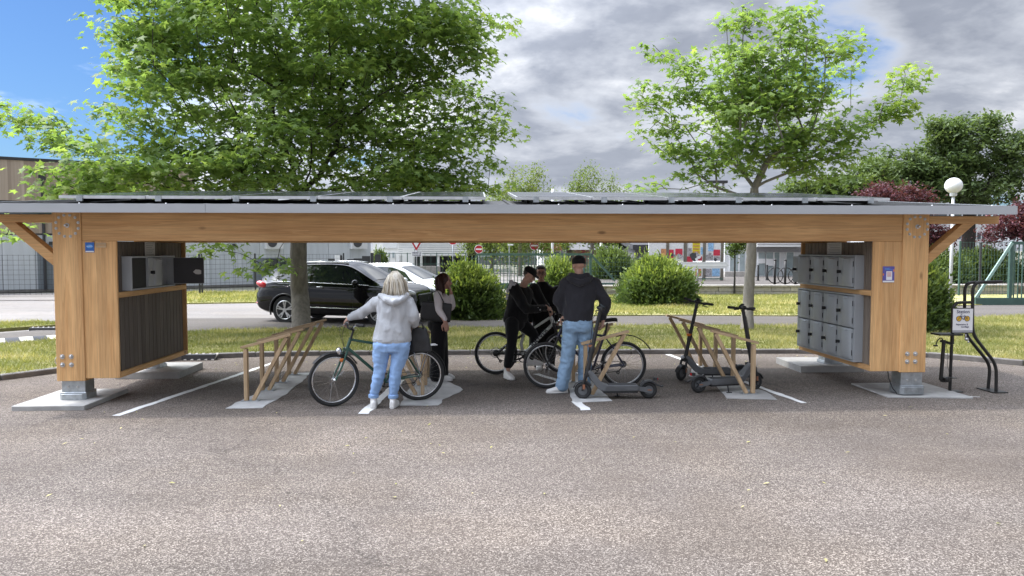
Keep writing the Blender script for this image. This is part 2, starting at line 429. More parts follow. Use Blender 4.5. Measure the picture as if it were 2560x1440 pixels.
def grass_mat(name, a, b_, dry):
    m = bpy.data.materials.new(name); m.use_nodes = True; t = NT(m.node_tree); b = t.n['Principled BSDF']
    tc = t.new('ShaderNodeTexCoord'); o = tc.outputs['Object']
    c = t.ramp(t.noise(o, 9, 6, .7), [(.3, a), (.7, b_)])
    d = t.ramp(t.noise(t.mapping(o, (.7, 1.4, 1), (4, 1, 0)), .9, 5, .65, .5), [(.45, 0.0), (.66, .85)])
    c = t.mix(d, c, dry); t.put(b.inputs['Base Color'], c); b.inputs['Roughness'].default_value = .9; b.inputs['Specular IOR Level'].default_value = .15
    bn = t.new('ShaderNodeBump', ins={'Strength': 1.0, 'Distance': .05}); t.put(bn.inputs['Height'], t.noise(o, 24, 5, .7)); t.put(b.inputs['Normal'], bn.outputs[0])
    MATS[name] = m; return m
grass_mat('turf', (.125, .140, .042), (.215, .22, .075), (.42, .355, .175))
grass_mat('turf_dry', (.26, .26, .085), (.38, .36, .14), (.58, .52, .29))
grass_mat('far_ground', (.12, .125, .085), (.17, .165, .13), (.22, .21, .19))

def gp(*pts): return [G(x, y).to_2d() for x, y in pts]
g0 = MB(); g0.sheet([(-900, -300), (900, -300), (900, 1500), (-900, 1500)], -.03); struct(g0, 'ground', M['far_ground'])
KERB = gp((-700, 1022), (-330, 986), (0, 950), (147, 931), (300, 913), (480, 898), (640, 891), (800, 888), (1300, 885), (1990, 883), (2320, 893), (2560, 914), (2900, 950))
PATHN = gp((-700, 950), (-330, 908), (0, 870), (147, 856), (467, 836), (800, 828), (1300, 826), (1700, 819), (1985, 822), (2300, 806), (2560, 795), (2900, 790))
PATHF = gp((-700, 905), (-330, 872), (0, 838), (147, 826), (467, 800), (800, 799), (1090, 797), (1700, 793), (1985, 795), (2300, 772), (2560, 762), (2900, 757))
lot = MB(); lot.sheet([(-60, -40), (60, -40), (60, 9)] + [tuple(p) for p in KERB[::-1]] + [(-60, 9.5)], 0.0); struct(lot, 'parking_lot', M['asphalt_coarse'])
def slab(poly, z0, z1, name, mat):
    mb = MB(); mb.prism([tuple(p) for p in poly], (0, 0, z0), (1, 0, 0), (0, 1, 0), (0, 0, z1 - z0)); return struct(mb, name, mat)
VERGE = KERB + PATHN[::-1]
slab(VERGE, -.02, .075, 'grass_verge', M['turf'])
slab(PATHN + PATHF[::-1], -.02, .045, 'path', M['asphalt_path'])
ROAD = PATHF[:7] + gp((1090, 752), (900, 752), (660, 758), (467, 761), (147, 752), (0, 752), (-700, 760))
slab(ROAD, -.02, .012, 'road', M['asphalt_road'])
LAWN = PATHF[6:] + gp((2900, 735), (2560, 737), (2000, 741), (1480, 735), (1090, 740))
slab(LAWN, -.02, .075, 'lawn', M['turf_dry'])
ISLE = gp((-700, 893), (-330, 862), (0, 831), (152, 820), (156, 814), (100, 812), (0, 816), (-330, 835), (-700, 858))
slab(ISLE, 0, .09, 'grass_island', M['turf'])
STRIP = gp((140, 752.5), (467, 761.5), (660, 758.5), (900, 752.5), (905, 735), (600, 733), (140, 737))
slab(STRIP, -.02, .06, 'grass_strip', M['turf_dry'])
YARD = gp((-700, 762), (0, 753), (140, 752.2), (140, 735), (0, 736), (-700, 738))
slab(YARD, -.02, .035, 'yard', M['asphalt_road'])
def kerb_run(line, name, w=.12, h=.085, step=1.0, mat='kerb', z=0):
    rt = bpy.data.objects.new(name, None); COL.objects.link(rt); rt['kind'] = 'structure'; _ROOT[rt.name] = Matrix()
    for i in range(len(line) - 1):
        a, b = Vector((*line[i], 0)), Vector((*line[i+1], 0)); L = (b - a).length; n = max(1, round(L / step)); 
        for k in range(n):
            p = a.lerp(b, k / n); q = a.lerp(b, (k + 1) / n); d = (q - p).normalized() * .006
            hh = h + random.uniform(-.006, .006); mb = MB(); up = Vector((0, 0, z + hh / 2 - .01))
            mb.bar(p + d + up, q - d + up, w, hh + .02)
            part(mb, 'kerb_stone', M[mat], rt, bevel=.012)
    return rt
kerb_run(KERB[1:12], 'kerb')
kerb_run(gp((-330, 835), (0, 816), (100, 812), (150, 813)), 'island_kerb', .10, .11)
kerb_run(PATHN[2:11], 'path_edging', .05, .07, 1.2)
# drain grates let into the kerb
for k, (px, py, lab) in enumerate(((497, 899, 'slotted iron drain grate in the kerb behind the left locker wall'), (112, 829, 'dark drain grate in the kerb of the small grass island'))):
    c = G(px, py) ; c.z = .0; t = thing('drain_grate', lab, 'drain', c, 0, 'drain grates')
    mb = MB(); mb.bx(c.x-.30, c.x+.30, c.y-.10, c.y+.05, .0, .095); part(mb, 'inlet_box', M['dark_wall'], t)
    for i in range(6):
        mb = MB(); x = c.x - .29 + i * .116; mb.bar((x - .02, c.y - .112, .005), (x + .02, c.y + .04, .102), .045, .02); part(mb, 'bar', M['stone_b'], t)
# speed hump across the drive on the left
hc = [G(-60, 861), G(150, 848)]
t = thing('speed_hump', 'low rubber speed hump with black and cream bands across the drive at left', 'speed hump', (hc[0] + hc[1]) / 2)
hd = (hc[1] - hc[0]); nseg = 6
pmat('hump_black', (.035, .037, .045), .8, 0, .2, 8); pmat('hump_white', (.62, .60, .50), .8, 0, .12, 8)
for i in range(nseg):
    a = hc[0] + hd * (i / nseg); b = hc[0] + hd * ((i + .97) / nseg); mb = MB()
    u = hd.normalized(); v = Vector((-u.y, u.x, 0)); prof = [(-.32, 0.045), (-.2, .075), (0, .09), (.2, .075), (.32, .045)]
    mb.prism([(p, q) for p, q in prof] , a, v, (0, 0, 1), b - a); part(mb, 'rubber_segment', M['hump_white' if i % 2 else 'hump_black'], t, smooth=40)

# painted bay lines (thin paint, ragged)
def strip_paint(a, b, w, name, mat='white_paint', z=.004, jag=.012):
    a, b = Vector((a.x, a.y, 0)), Vector((b.x, b.y, 0)); d = (b - a); n = max(4, int(d.length / .12)); u = d.normalized(); s = Vector((-u.y, u.x, 0)); L = []; Rr = []
    for i in range(n + 1):
        p = a + d * (i / n); L.append(p + s * (w/2 + random.uniform(-jag, jag))); Rr.append(p - s * (w/2 + random.uniform(-jag, jag)))
    mb = MB(); vs = [(p.x, p.y, z) for p in L] + [(p.x, p.y, z) for p in Rr]; m_ = n + 1
    mb.add(vs, [(i, i+1, m_+i+1, m_+i) for i in range(n)]); o = struct(mb, name, M[mat]); return o
strip_paint(G(290, 1040), G(690, 905), .09, 'bay_line')
strip_paint(G(908, 1035), G(1003, 950), .12, 'bay_line')
strip_paint(G(1466, 1026), G(1440, 1004), .12, 'bay_line')
strip_paint(G(1340, 935), G(1425, 960), .10, 'bay_line')
strip_paint(G(2010, 1008), G(1668, 886), .085, 'bay_line')
strip_paint(G(2395, 990), G(2450, 993), .03, 'bay_line')
# mortar patches under the bike stands
def patch(pts, name='mortar_patch', mat='mortar', z=.006, rag=.02):
    q = gp(*pts); out = []
    for i in range(len(q)):
        a, b = q[i], q[(i+1) % len(q)]; n = max(1, int((b-a).length / .15))
        for k in range(n):
            p = a.lerp(b, k / n); out.append((p.x + random.uniform(-rag, rag), p.y + random.uniform(-rag, rag)))
    mb = MB(); mb.prism(out, (0, 0, -.01), (1, 0, 0), (0, 1, 0), (0, 0, z + .01)); return struct(mb, name, M[mat])
patch([(562, 1022), (655, 1021), (690, 1000), (715, 985), (780, 932), (733, 934), (640, 985)])
patch([(1003, 1014), (1096, 1014), (1108, 1000), (1160, 975), (1130, 958), (1085, 945), (1040, 950), (1012, 985)])
patch([(1428, 1003), (1440, 1007), (1530, 1003), (1512, 985), (1470, 935), (1415, 935)], rag=.015)
patch([(1816, 997), (1945, 1000), (1915, 980), (1850, 960), (1812, 925), (1730, 922), (1722, 940), (1790, 965)], mat='concrete_white', rag=.015)

# ================================================================== the timber shelter
YF = 9.17; XL, XR = -4.975, 5.53; PW = .34; ZB, ZT = 1.99, 2.347; YB = 11.40
sh = thing('timber_shelter', 'long larch timber bike shelter with metal fascia, locker walls at both ends', 'shelter', (.28, 10.2, 0))
def bolt(parent, c, r=.021, h=.018, axis=(0, -1, 0)):
    mb = MB(); mb.lathe([(r*1.35, -.006), (r*1.35, .004), (r*1.3, .005)], c, axis, 12); ax = Vector(axis)
    mb.lathe([(r*.8, .004), (r*.8, h), (r*.55, h+.004)], c, axis, 6); part(mb, 'bolt', M['bolt'], parent)
for side, X, zb, Yf in ((-1, XL, .285, YF), (1, XR, .315, YF), (-1, XL, .30, YB - .13), (1, XR, .32, YB - .13)):
    mb = MB(); mb.bx(X - PW/2, X + PW/2, Yf, Yf + .26, zb, ZT); po = part(mb, 'post', M['larch_z'], sh, bevel=.006)
    # galvanised shoe: box socket, flange and chamfered foot
    mb = MB(); mb.bx(X - .13, X + .15, Yf + .03, Yf + .25, .14, zb + .001); 
    mb.bx(X - .145, X + .165, Yf + .012, Yf + .27, .125, .145)
    ch = [(-.15, -.12), (-.11, -.155), (.13, -.155), (.17, -.12), (.17, .12), (.13, .15), (-.11, .15), (-.15, .12)]
    mb.prism(ch, (X, Yf + .14, .03), (1, 0, 0), (0, 1, 0), (0, 0, .098)); part(mb, 'steel_shoe', M['galv'], po, bevel=.004)
    for q in (-.05, .06): bolt(po, (X + q, Yf + .029, .21), .011, .012)
    if Yf == YF:
        cx, cz = X + .01, 2.175
        for k in range(12):
            a = 2*math.pi*(k + .5)/12; bolt(po, (cx + .135*math.cos(a), YF - .001, min(2.298, cz + .135*math.sin(a))), .013, .012)
        mb = MB(); mb.lathe([(.028, -.004), (.028, .006), (.016, .008), (.016, .05), (.011, .056)], (cx, YF - .001, cz), (0, -1, 0), 10); part(mb, 'pivot_bolt', M['bolt'], po)
        s = -.02 if side < 0 else .0
        for i in (0, 1):
            for j in (0, 1): bolt(po, (X - .075 + i*.105 + s, YF - .001, .485 + j*.10 + (.0 if side < 0 else -.03)), .022, .018)
# main beams
for Yf in (YF + .012, YB - .10):
    mb = MB(); mb.bx(XL + PW/2 + .001, XR - PW/2 - .001, Yf, Yf + .2, ZB, ZT - .004); part(mb, 'beam', M['larch_x'], sh, bevel=.006)
# rafters
for i in range(12):
    x = XL + .45 + i * (XR - XL - .9) / 11; mb = MB(); mb.bar((x, YF + .214, 2.22), (x, YB - .102, 2.42), .08, .16); part(mb, 'rafter', M['larch_y'], sh)
# cantilevered end arms with diagonal braces
for s, X in ((-1, XL), (1, XR)):
    x0 = X + s * PW/2; x1 = x0 + s * .93
    mb = MB(); mb.bx(x0 + s*.002, x1, YF + .03, YF + .19, 2.215, 2.312); part(mb, 'end_arm', M['larch_x'], sh, bevel=.005)
    mb = MB(); a = Vector((x0 - s*.01, YF + .11, 1.735)); b = Vector((x0 + s*.60, YF + .11, 2.27)); mb.bar(a, b, .14, .11, (0, 0, 1)); part(mb, 'brace', M['larch_x'], sh, bevel=.005)
    for Yf in (YB - .1,):
        mb = MB(); mb.bx(x0 + s*.002, x1, Yf, Yf + .16, 2.30, 2.40); part(mb, 'end_arm', M['larch_x'], sh)
# roof deck, rising to the back, and fascia
RX0, RX1, RY0, RY1 = -6.08, 6.60, 8.86, 12.05; SL = math.tan(R(4.9))
mb = MB(); mb.prism([(RY0 + .01, 2.335), (RY1, 2.335 + (RY1-RY0)*SL), (RY1, 2.40 + (RY1-RY0)*SL), (RY0 + .01, 2.40)], (RX0, 0, 0), (0, 1, 0), (0, 0, 1), (RX1 - RX0, 0, 0)); part(mb, 'roof_deck', M['roof_metal'], sh)
for i in range(int((RX1 - RX0) / .33)):
    x = RX0 + .2 + i * .33; mb = MB(); mb.bar((x, RY0 + .02, 2.411), (x, RY1, 2.411 + (RY1-RY0)*SL), .04, .024); part(mb, 'roof_rib', M['roof_metal'], sh)
for x0, x1 in ((RX0, -3.215), (-3.211, RX1)):
    mb = MB(); mb.prism([(RY0, 2.317), (RY0 + .008, 2.317), (RY0 + .008, 2.413), (RY0 + .07, 2.418), (RY0 + .07, 2.422), (RY0, 2.422)], (x0, 0, 0), (0, 1, 0), (0, 0, 1), (x1 - x0, 0, 0)); part(mb, 'fascia', M['fascia'], sh)
for x in (RX0, RX1):
    s = 1 if x > 0 else -1
    mb = MB(); mb.prism([(RY0, 2.317), (RY1, 2.317 + (RY1-RY0)*SL), (RY1, 2.42 + (RY1-RY0)*SL), (RY0, 2.42)], (x + s*.001, 0, 0), (0, 1, 0), (0, 0, 1), (s*.01, 0, 0)); part(mb, 'end_fascia', M['fascia'], sh)
for i in range(14):
    mb = MB(); x = RX0 + .5 + i * .92 + random.uniform(-.1, .1); mb.lathe([(.009, 0), (.009, .006), (.005, .01)], (x, RY0 + .03, 2.422), (0, 0, 1), 6); part(mb, 'rivet', M['sign_white'], sh)
# locker walls: a box hung between the front and rear post on each side
def locker_wall(s, Xi, Xo, z0, clad, nrows):
    n = -s  # inner face looks towards the middle
    th = .03
    mb = MB(); mb.bx(min(Xi, Xo), max(Xi, Xo), YF + .016, YF + .016 + th, z0, ZB - .002); part(mb, 'front_board', M['larch_z'], sh, bevel=.004)
    mb = MB(); mb.bx(min(Xi, Xo), max(Xi, Xo), 11.28, 11.31, z0, ZB - .002); part(mb, 'rear_board', M['larch_z'], sh, bevel=.004)
    Xw = Xi + s * .045
    mb = MB(); mb.bx(min(Xw + s*.018, Xw + s*.04), max(Xw + s*.018, Xw + s*.04), YF + .05, 11.278, z0 + .04, ZB - .004); part(mb, 'backing', M['locker_in'], sh)
    for za, zb in ((z0, z0 + .062), (1.295, 1.362)):
        mb = MB(); mb.bx(min(Xi - s*.002, Xw + s*.017), max(Xi - s*.002, Xw + s*.017), YF + .048, 11.278, za, zb); part(mb, 'rail', M['larch_y'], sh, bevel=.004)
    pitch = .1135; k = int(2.06 / pitch)
    for za, zb in ((z0 + .063, 1.294), (1.363, ZB - .004)):
        base = None
        for i in range(k):
            y = YF + .052 + i * pitch
            mb = MB(); mb.bx(min(Xw, Xw + s*.016), max(Xw, Xw + s*.016), y, y + pitch - .013, za, zb); part(mb, 'cladding_slat', M[clad], sh, bevel=.002)
    mb = MB(); mb.bx(min(Xw + s*.05, Xo), max(Xw + s*.05, Xo), YF + .05, 11.27, z0 + .005, z0 + .03); part(mb, 'floor_board', M['larch_y'], sh)
    mb = MB(); mb.bx(Xo - .012, Xo + .012, YF + .27, 11.26, z0, ZB - .002); part(mb, 'outer_wall', M['larch_z'], sh)
locker_wall(-1, -4.40, XL - .1, .315, 'clad_dark', 2)
locker_wall(1, 4.985, XR + .1, .33, 'clad_brown', 2)
# rear posts of the end walls stand on their own pads; pads are separate things
def pad(name, lab, c, dx, dy, h, skew=0):
    mb = MB(); x, y = c; q = [(-dx/2, -dy/2), (dx/2, -dy/2 + skew), (dx/2 , dy/2), (-dx/2, dy/2)]
    mb.prism(q, (x, y, -.02), (1, 0, 0), (0, 1, 0), (0, 0, h + .02)); o = part(mb, name, M['concrete_white'], bevel=.006); tag(o, lab, 'concrete pad', 'concrete footing pads'); return o
pad('concrete_pad', 'thick pale concrete pad under the front left post, sunlit', (-5.06, 9.36), .84, 1.08, .055)
pad('concrete_pad', 'pale concrete pad under the rear post of the left locker wall', (-4.86, 11.42), .92, .95, .10)
pad('concrete_pad', 'thin pale concrete slab under the front right post beside the repair stand', (5.72, 9.60), 1.05, .95, .018, -.1)
pad('concrete_pad', 'pale concrete pad under the rear post of the right locker wall', (5.42, 11.55), 1.0, .95, .10)
# small hook ring on the outer left side of the post
mb = MB(); mb.torus((XL - PW/2 - .02, YF + .12, .52), (0, 1, 0), .06, .006, 16, 6); part(mb, 'tie_ring', M['galv'], sh)
# cable hanging out under the right wall
mb = MB(); mb.path([(5.27, YF + .12, .34), (5.28, YF + .10, .22), (5.32, YF + .08, .10), (5.37, YF + .06, .03)], .006, 6); part(mb, 'cable', M['black_plastic'], sh)

# solar arrays
def solar(label, x0, x1, cols):
    zf = 2.492; t = thing('solar_array', label, 'solar panels', ((x0+x1)/2, 10.4, zf), 0, 'solar arrays on the roof')
    ya, yb = 9.06, 11.86; w = (x1 - x0) / cols; zz = lambda y: zf + (y - ya) * math.tan(R(5.6))
    for r in range(2):
        y0, y1 = ya + r*1.405, ya + r*1.405 + 1.395
        for c in range(cols):
            a, b = x0 + c*w + .006, x0 + (c+1)*w - .006
            mb = MB(); mb.prism([(y0, zz(y0)), (y1, zz(y1)), (y1, zz(y1) + .035), (y0, zz(y0) + .035)], (a, 0, 0), (0, 1, 0), (0, 0, 1), (b - a, 0, 0)); fr = part(mb, 'panel_frame', M['alu'], t)
            mb = MB(); mb.prism([(y0 + .02, zz(y0+.02) + .036), (y1 - .02, zz(y1-.02) + .036), (y1 - .02, zz(y1-.02) + .038), (y0 + .02, zz(y0+.02) + .038)], (a + .02, 0, 0), (0, 1, 0), (0, 0, 1), (b - a - .04, 0, 0)); part(mb, 'glass', M['pv_glass'], fr)
    n = cols + 1
    for i in range(n):
        x = x0 + .25 + i * (x1 - x0 - .5) / (n - 1)
        mb = MB(); mb.bar((x, ya + .02, zz(ya) - .022), (x, yb - .03, zz(yb) - .022), .04, .04); rl = part(mb, 'mounting_rail', M['black_steel'], t)
        mb = MB(); mb.bx(x - .035, x + .035, ya - .012, ya + .018, zz(ya) - .03, zz(ya) + .037); part(mb, 'clamp', M['galv'], rl)
        for y in (ya + .15, ya + 1.4, yb - .15):
            mb = MB(); mb.bx(x - .03, x + .03, y - .04, y + .04, 2.40 + (y - RY0)*SL, zz(y) - .043); part(mb, 'bracket', M['black_steel'], rl)
solar('long row of dark solar panels on the left half of the shelter roof', -5.0, .08, 5)
solar('row of dark solar panels on the right half of the shelter roof', .44, 5.12, 5)

# ------------------------------------------------------------------ things on the shelter
def plate(name, lab, cat, px0, py0, px1, py1, Y, mat, th=.004):
    a, b = P(px0, py0, Y), P(px1, py1, Y); c = (a + b) / 2
    t = thing(name, lab, cat, (c.x, Y, b.z)); mb = MB(); mb.bx(a.x, b.x, Y - th, Y, b.z, a.z); part(mb, 'panel', M[mat], t, bevel=0)
    return t, a, b, c
t, a, b, c = plate('info_sign', 'small bright blue sticker sign on the front board of the left wall', 'sign', 213, 606, 236, 631, YF + .014, 'sign_blue')
mb = MB(); mb.bx(a.x + .004, b.x - .004, YF + .009, YF + .0095, b.z + .004, b.z + .018); part(mb, 'white_band', M['sign_white'], t)
pmat('sky_print', (.10, .32, .72), .5, 0, .4, 30)
mb = MB(); mb.ell((c.x, YF + .0095, c.z + .012), (.038, .0008, .022), nu=14, nv=6); part(mb, 'emblem', M['sky_print'], t)
text('mobilite', .022, (c.x, YF + .0082, c.z + .014), (1, 0, 0), (0, 0, 1), M['sign_white'], t)
t, a, b, c = plate('name_plaque', 'small pale wooden plaque beside the blue sign on the left wall', 'plaque', 240, 607, 266, 619, YF + .014, 'stand_x', .008)
mb = MB(); mb.bx(a.x + .02, b.x - .02, YF + .0045, YF + .0055, c.z - .004, c.z + .004); part(mb, 'engraving', M['larch_x'], t)
t, a, b, c = plate('poster', 'purple poster with white box and orange corners on the right front board', 'poster', 2207, 666, 2235, 706, YF + .014, 'sign_purple')
pmat('poster_pink', (.62, .42, .42), .6, 0, .15, 20)
mb = MB(); mb.bx(c.x - .030, c.x + .045, YF + .0085, YF + .0095, c.z - .07, c.z + .04); bx_ = part(mb, 'white_box', M['sign_white'], t)
mb = MB(); mb.bx(c.x - .020, c.x + .034, YF + .007, YF + .008, c.z - .03, c.z + .03); part(mb, 'pink_box', M['poster_pink'], bx_)
for i in range(3):
    mb = MB(); mb.bx(c.x - .05, c.x + .05 - i*.02, YF + .0085, YF + .0095, c.z + .055 + i*.011, c.z + .060 + i*.011); part(mb, 'print_line', M['sky_print'], t)
for q, z in ((a.x + .008, c.z + .0), (b.x - .008, c.z + .05)):
    mb = MB(); mb.ell((q, YF + .0095, z), (.007, .0008, .016)); part(mb, 'orange_mark', M['orange'], t)
mb = MB(); mb.bx(a.x + .002, b.x - .002, YF + .0085, YF + .0095, b.z + .002, b.z + .022); part(mb, 'white_band', M['sign_white'], t)
def notice(lab, X, s, y0, y1, z0, z1):
    t = thing('paper_notice', lab, 'notice', (X, (y0+y1)/2, z0)); mb = MB(); mb.bx(min(X, X - s*.004), max(X, X - s*.004), y0, y1, z0, z1); part(mb, 'sheet', M['paper'], t)
    for i in range(7):
        z = z1 - .025 - i*.024; mb = MB(); mb.bx(min(X - s*.0045, X - s*.005), max(X - s*.0045, X - s*.005), y0 + .03, y1 - .03 - (i % 3)*.03, z, z + .006); part(mb, 'print_line', M['ink_soft'], t)
notice('white paper notice above the open lockers on the left wall', -4.445, -1, 10.05, 10.35, 1.802, 1.985)
notice('white paper notice above the closed lockers on the right wall', 5.03, 1, 10.10, 10.52, 1.818, 1.985)

# lockers -----------------------------------------------------------
def locker_bank(lab, s, X, y0, ncol, wcol, z0, zr, grp, opened={}):
    """bank of plastic lockers on a wall whose inner face is at X; s=+1 right wall (faces -x). zr: list of row heights"""
    D = .12; t = thing('locker_bank', lab, 'lockers', (X - s*.06, y0 + ncol*wcol/2, z0), 0, grp); Xf = X - s*D; zt = z0 + sum(zr)
    q = lambda x0, x1: (min(x0, x1), max(x0, x1))
    fr = MB(); b_ = .022
    fr.bx(*q(X, Xf), y0 - b_, y0, z0 - b_, zt + b_); fr.bx(*q(X, Xf), y0 + ncol*wcol, y0 + ncol*wcol + b_, z0 - b_, zt + b_)
    fr.bx(*q(X, Xf), y0, y0 + ncol*wcol, zt, zt + b_); fr.bx(*q(X, Xf), y0, y0 + ncol*wcol, z0 - b_, z0)
    fr.bx(*q(X, X - s*.01), y0, y0 + ncol*wcol, z0, zt)
    part(fr, 'casing', M['locker'], t, bevel=.003)
    z = z0
    for r, h in enumerate(zr):
        for c in range(ncol):
            ya, yb = y0 + c*wcol, y0 + (c+1)*wcol
            if c: 
                mb = MB(); mb.bx(*q(X - s*.011, Xf + s*.012), ya - .006, ya + .006, z + .002, z + h - .002); part(mb, 'divider', M['locker'], t)
            ang = opened.get((r, c), 0); mb = MB(); w = wcol - .014
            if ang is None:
                mb.bx(*q(X - s*.011, X - s*.102), ya + .008, yb - .008, z + .004, z + h - .004); part(mb, 'shade_fill', M['locker_in'], t); continue  # dark block fills the open compartment, standing for the shade inside
            # door: flat lock strip, bulged panel, finger scoops; local: u from hinge (far edge or near), n outwards
            hinge_far = (s < 0) or True
            prof = [(0, 0), (0, .016), (.02*1, .018), (w*.04, .022), (w*.10, .040), (w*.20, .046), (w*.55, .046), (w*.62, .040), (w*.66, .022), (w, .018), (w, 0)]
            hy = ya + .007 if s > 0 else yb - .007
            a = R(ang); 
            u0 = Vector((0, 1, 0)) if s > 0 else Vector((0, -1, 0)); n0 = Vector((-s, 0, 0))
            u = u0 * math.cos(a) + n0 * math.sin(a); n_ = -u0 * math.sin(a) + n0 * math.cos(a)
            o = Vector((Xf + s*.01, hy, z + .008)); hh = h - .016
            zs = [(0, .2), (.02, .55), (.05, 1), (hh - .05, 1), (hh - .02, .55), (hh, .2)]
            vs = []; m_ = len(prof)
            for zz, k in zs:
                for pu, pn in prof: vs.append(o + u*pu + n_*(pn if pn <= .022 else .022 + (pn-.022)*k) + Vector((0, 0, zz)))
            fs = [(i*m_+j, i*m_+(j+1) % m_, (i+1)*m_+(j+1) % m_, (i+1)*m_+j) for i in range(len(zs)-1) for j in range(m_)]
            fs += [tuple(range(m_))[::-1], tuple((len(zs)-1)*m_ + j for j in range(m_))]
            mb.add(vs, fs); dr = part(mb, 'door', M['locker'], t, smooth=35)
            if ang and ang > 60: tag(dr, 'open door showing its dark inside')
            lc = o + u*(w*.84) + n_*.018 + Vector((0, 0, hh*.5)); Rm = Matrix((u, n_, Vector((0, 0, 1)))).transposed()
            mb = MB(); mb.box(lc + n_*.003, (.055, .006, .075), Rm); pl = part(mb, 'lock_plate', M['lock_metal' if (r*3+c*2) % 5 else 'locker'], dr)
            mb = MB(); mb.lathe([(.022, 0), (.022, .03), (.018, .034)], lc + n_*.005, n_, 12); mb.box(lc + n_*.045, (.012, .02, .045), Rm); part(mb, 'lock_knob', M['lock_black'], dr)
            mb = MB(); mb.box(o + u*(w*.36) + n_*.036 + Vector((0, 0, hh - .028)), (w*.34, .02, .022), Rm); part(mb, 'finger_grip', M['locker'], dr, bevel=.006)
            mb = MB(); mb.box(o + u*.004 + n_*.021 + Vector((0, 0, hh*.22)), (.006, .008, .07), Rm); mb.box(o + u*.004 + n_*.021 + Vector((0, 0, hh*.78)), (.006, .008, .07), Rm); part(mb, 'hinge', M['lock_black'], dr)
            if ang > 60:
                mb = MB(); mb.box(o + u*(w*.5) - n_*.0035 + Vector((0, 0, hh/2)), (w - .01, .006, hh - .01), Rm); part(mb, 'door_lining', M['dark_wall'], dr)
                mb = MB(); cpt = o + u*(w*.78) - n_*.0082 + Vector((0, 0, hh*.45))
                poly = [(-.055, 0), (-.02, .035), (.03, .032), (.055, .02), (.055, -.03), (.02, -.035), (-.02, -.03)]
                mb.prism(poly, cpt, u, (0, 0, 1), -n_*.002); part(mb, 'sticker', M['paper'], dr)
        z += h
    return t
locker_bank('bank of four grey lockers on the upper right wall, the farthest door ajar', 1, 5.03, 9.50, 4, .424, 1.385, [.405], 'locker banks', {(0, 3): 13})
locker_bank('bank of eight closed grey lockers in two rows on the lower right wall', 1, 5.03, 9.49, 4, .424, .425, [.425, .425], 'locker banks')
locker_bank('bank of grey lockers on the left wall with two doors standing open', -1, -4.445, 9.42, 3, .424, 1.395, [.385], 'locker banks', {(0, 0): None, (0, 2): 96})
# ================================================================== wooden bike stands
def bike_stand(x, y, s, lab, grp):
    """triangular timber frame: upright, sloping top bar, raking strut; s=+1 leans to +x"""
    t = thing('bike_stand', lab, 'bike stand', (x, y, 0), 0, grp); w = .045
    mb = MB(); mb.bx(x - .09, x + .13 if s > 0 else x + .09, y - .05, y + .05, .004, .014) if s > 0 else mb.bx(x - .13, x + .09, y - .05, y + .05, .004, .014); part(mb, 'base_plate', M['galv'], t)
    mb = MB(); mb.bx(x - s*.03 - w/2, x - s*.03 + w/2, y - .035, y + .035, .014, .655); part(mb, 'upright', M['stand_z'], t, bevel=.003)
    mb = MB(); mb.bar((x + s*.055, y, .014), (x + s*.475, y, .795), .06, w, (-s, 0, .5)); part(mb, 'strut', M['stand_z'], t, bevel=.003)
    mb = MB(); mb.bar((x - s*.085, y, .672), (x + s*.53, y, .832), .08, .032, (0, 0, 1)); part(mb, 'top_bar', M['stand_x'], t, bevel=.003)
    for dx in (-.06, .1):
        mb = MB(); mb.lathe([(.009, 0), (.009, .012)], (x + s*dx, y - .03, .014), (0, 0, 1), 6); part(mb, 'anchor_bolt', M['bolt'], t)
ordn = ['nearest', 'second', 'third', 'farthest']
for i, (x, y) in enumerate(((-2.87, 9.26), (-2.87, 9.93), (-2.85, 10.56), (-2.84, 11.2))):
    bike_stand(x, y, 1, f'{ordn[i]} triangular timber bike stand in the free row left of the green bicycle', 'row of bike stands at left')
for i, (x, y) in enumerate(((-.77, 9.52), (-.78, 10.2), (-.79, 10.85))):
    bike_stand(x, y, -1, f'{ordn[i]} timber bike stand of the row behind the green bicycle and black bag', 'row of bike stands behind the green bicycle')
for i, (x, y) in enumerate(((1.39, 9.44), (1.36, 10.42), (1.36, 11.1))):
    bike_stand(x, y, 1, f'{ordn[i]} timber bike stand of the row beside the man in jeans', 'row of bike stands beside the grey scooter')
for i, (x, y) in enumerate(((3.53, 9.44), (3.53, 10.2), (3.53, 10.98), (3.53, 11.75))):
    bike_stand(x, y, -1, f'{ordn[i]} timber bike stand of the row between the two right scooters', 'row of bike stands at right')

# ================================================================== bike repair station
st = thing('repair_station', 'black tubular bike repair stand with white Station sign right of the shelter', 'repair station', (6.55, 9.5, 0))
Ys = 9.5; q = lambda px, py, dy=0: P(px, py, Ys + dy)
r_ = .021
def rounded(pts, rr=.09, n=5):
    pts = [Vector(p) for p in pts]; out = [pts[0]]
    for i in range(1, len(pts)-1):
        a, b, c = pts[i-1], pts[i], pts[i+1]; da = (a-b); dc = (c-b); k = min(rr, da.length*.45, dc.length*.45); p0 = b + da.normalized()*k; p1 = b + dc.normalized()*k
        for j in range(n+1):
            t = j/n; out.append(p0*(1-t)**2 + b*2*t*(1-t) + p1*t*t)
    return out + [pts[-1]]
e1 = P(2490, 980, 9.40); e2 = P(2470, 975, 9.62)
for e, dy, top in ((e1, -.10, (2505, 704)), (e2, .12, (2490, 706))):
    k = (Ys + dy); mb = MB()
    mb.path(rounded([(e.x, k, .012), P(2491 if dy < 0 else 2476, 912, k), P(2431 if dy < 0 else 2411, 835 if dy < 0 else 832, k), P(2432 if dy < 0 else 2412, 706, k), P(*top, k)], .12), r_, 10)
    part(mb, 'frame_tube', M['black_steel'], st, smooth=50)
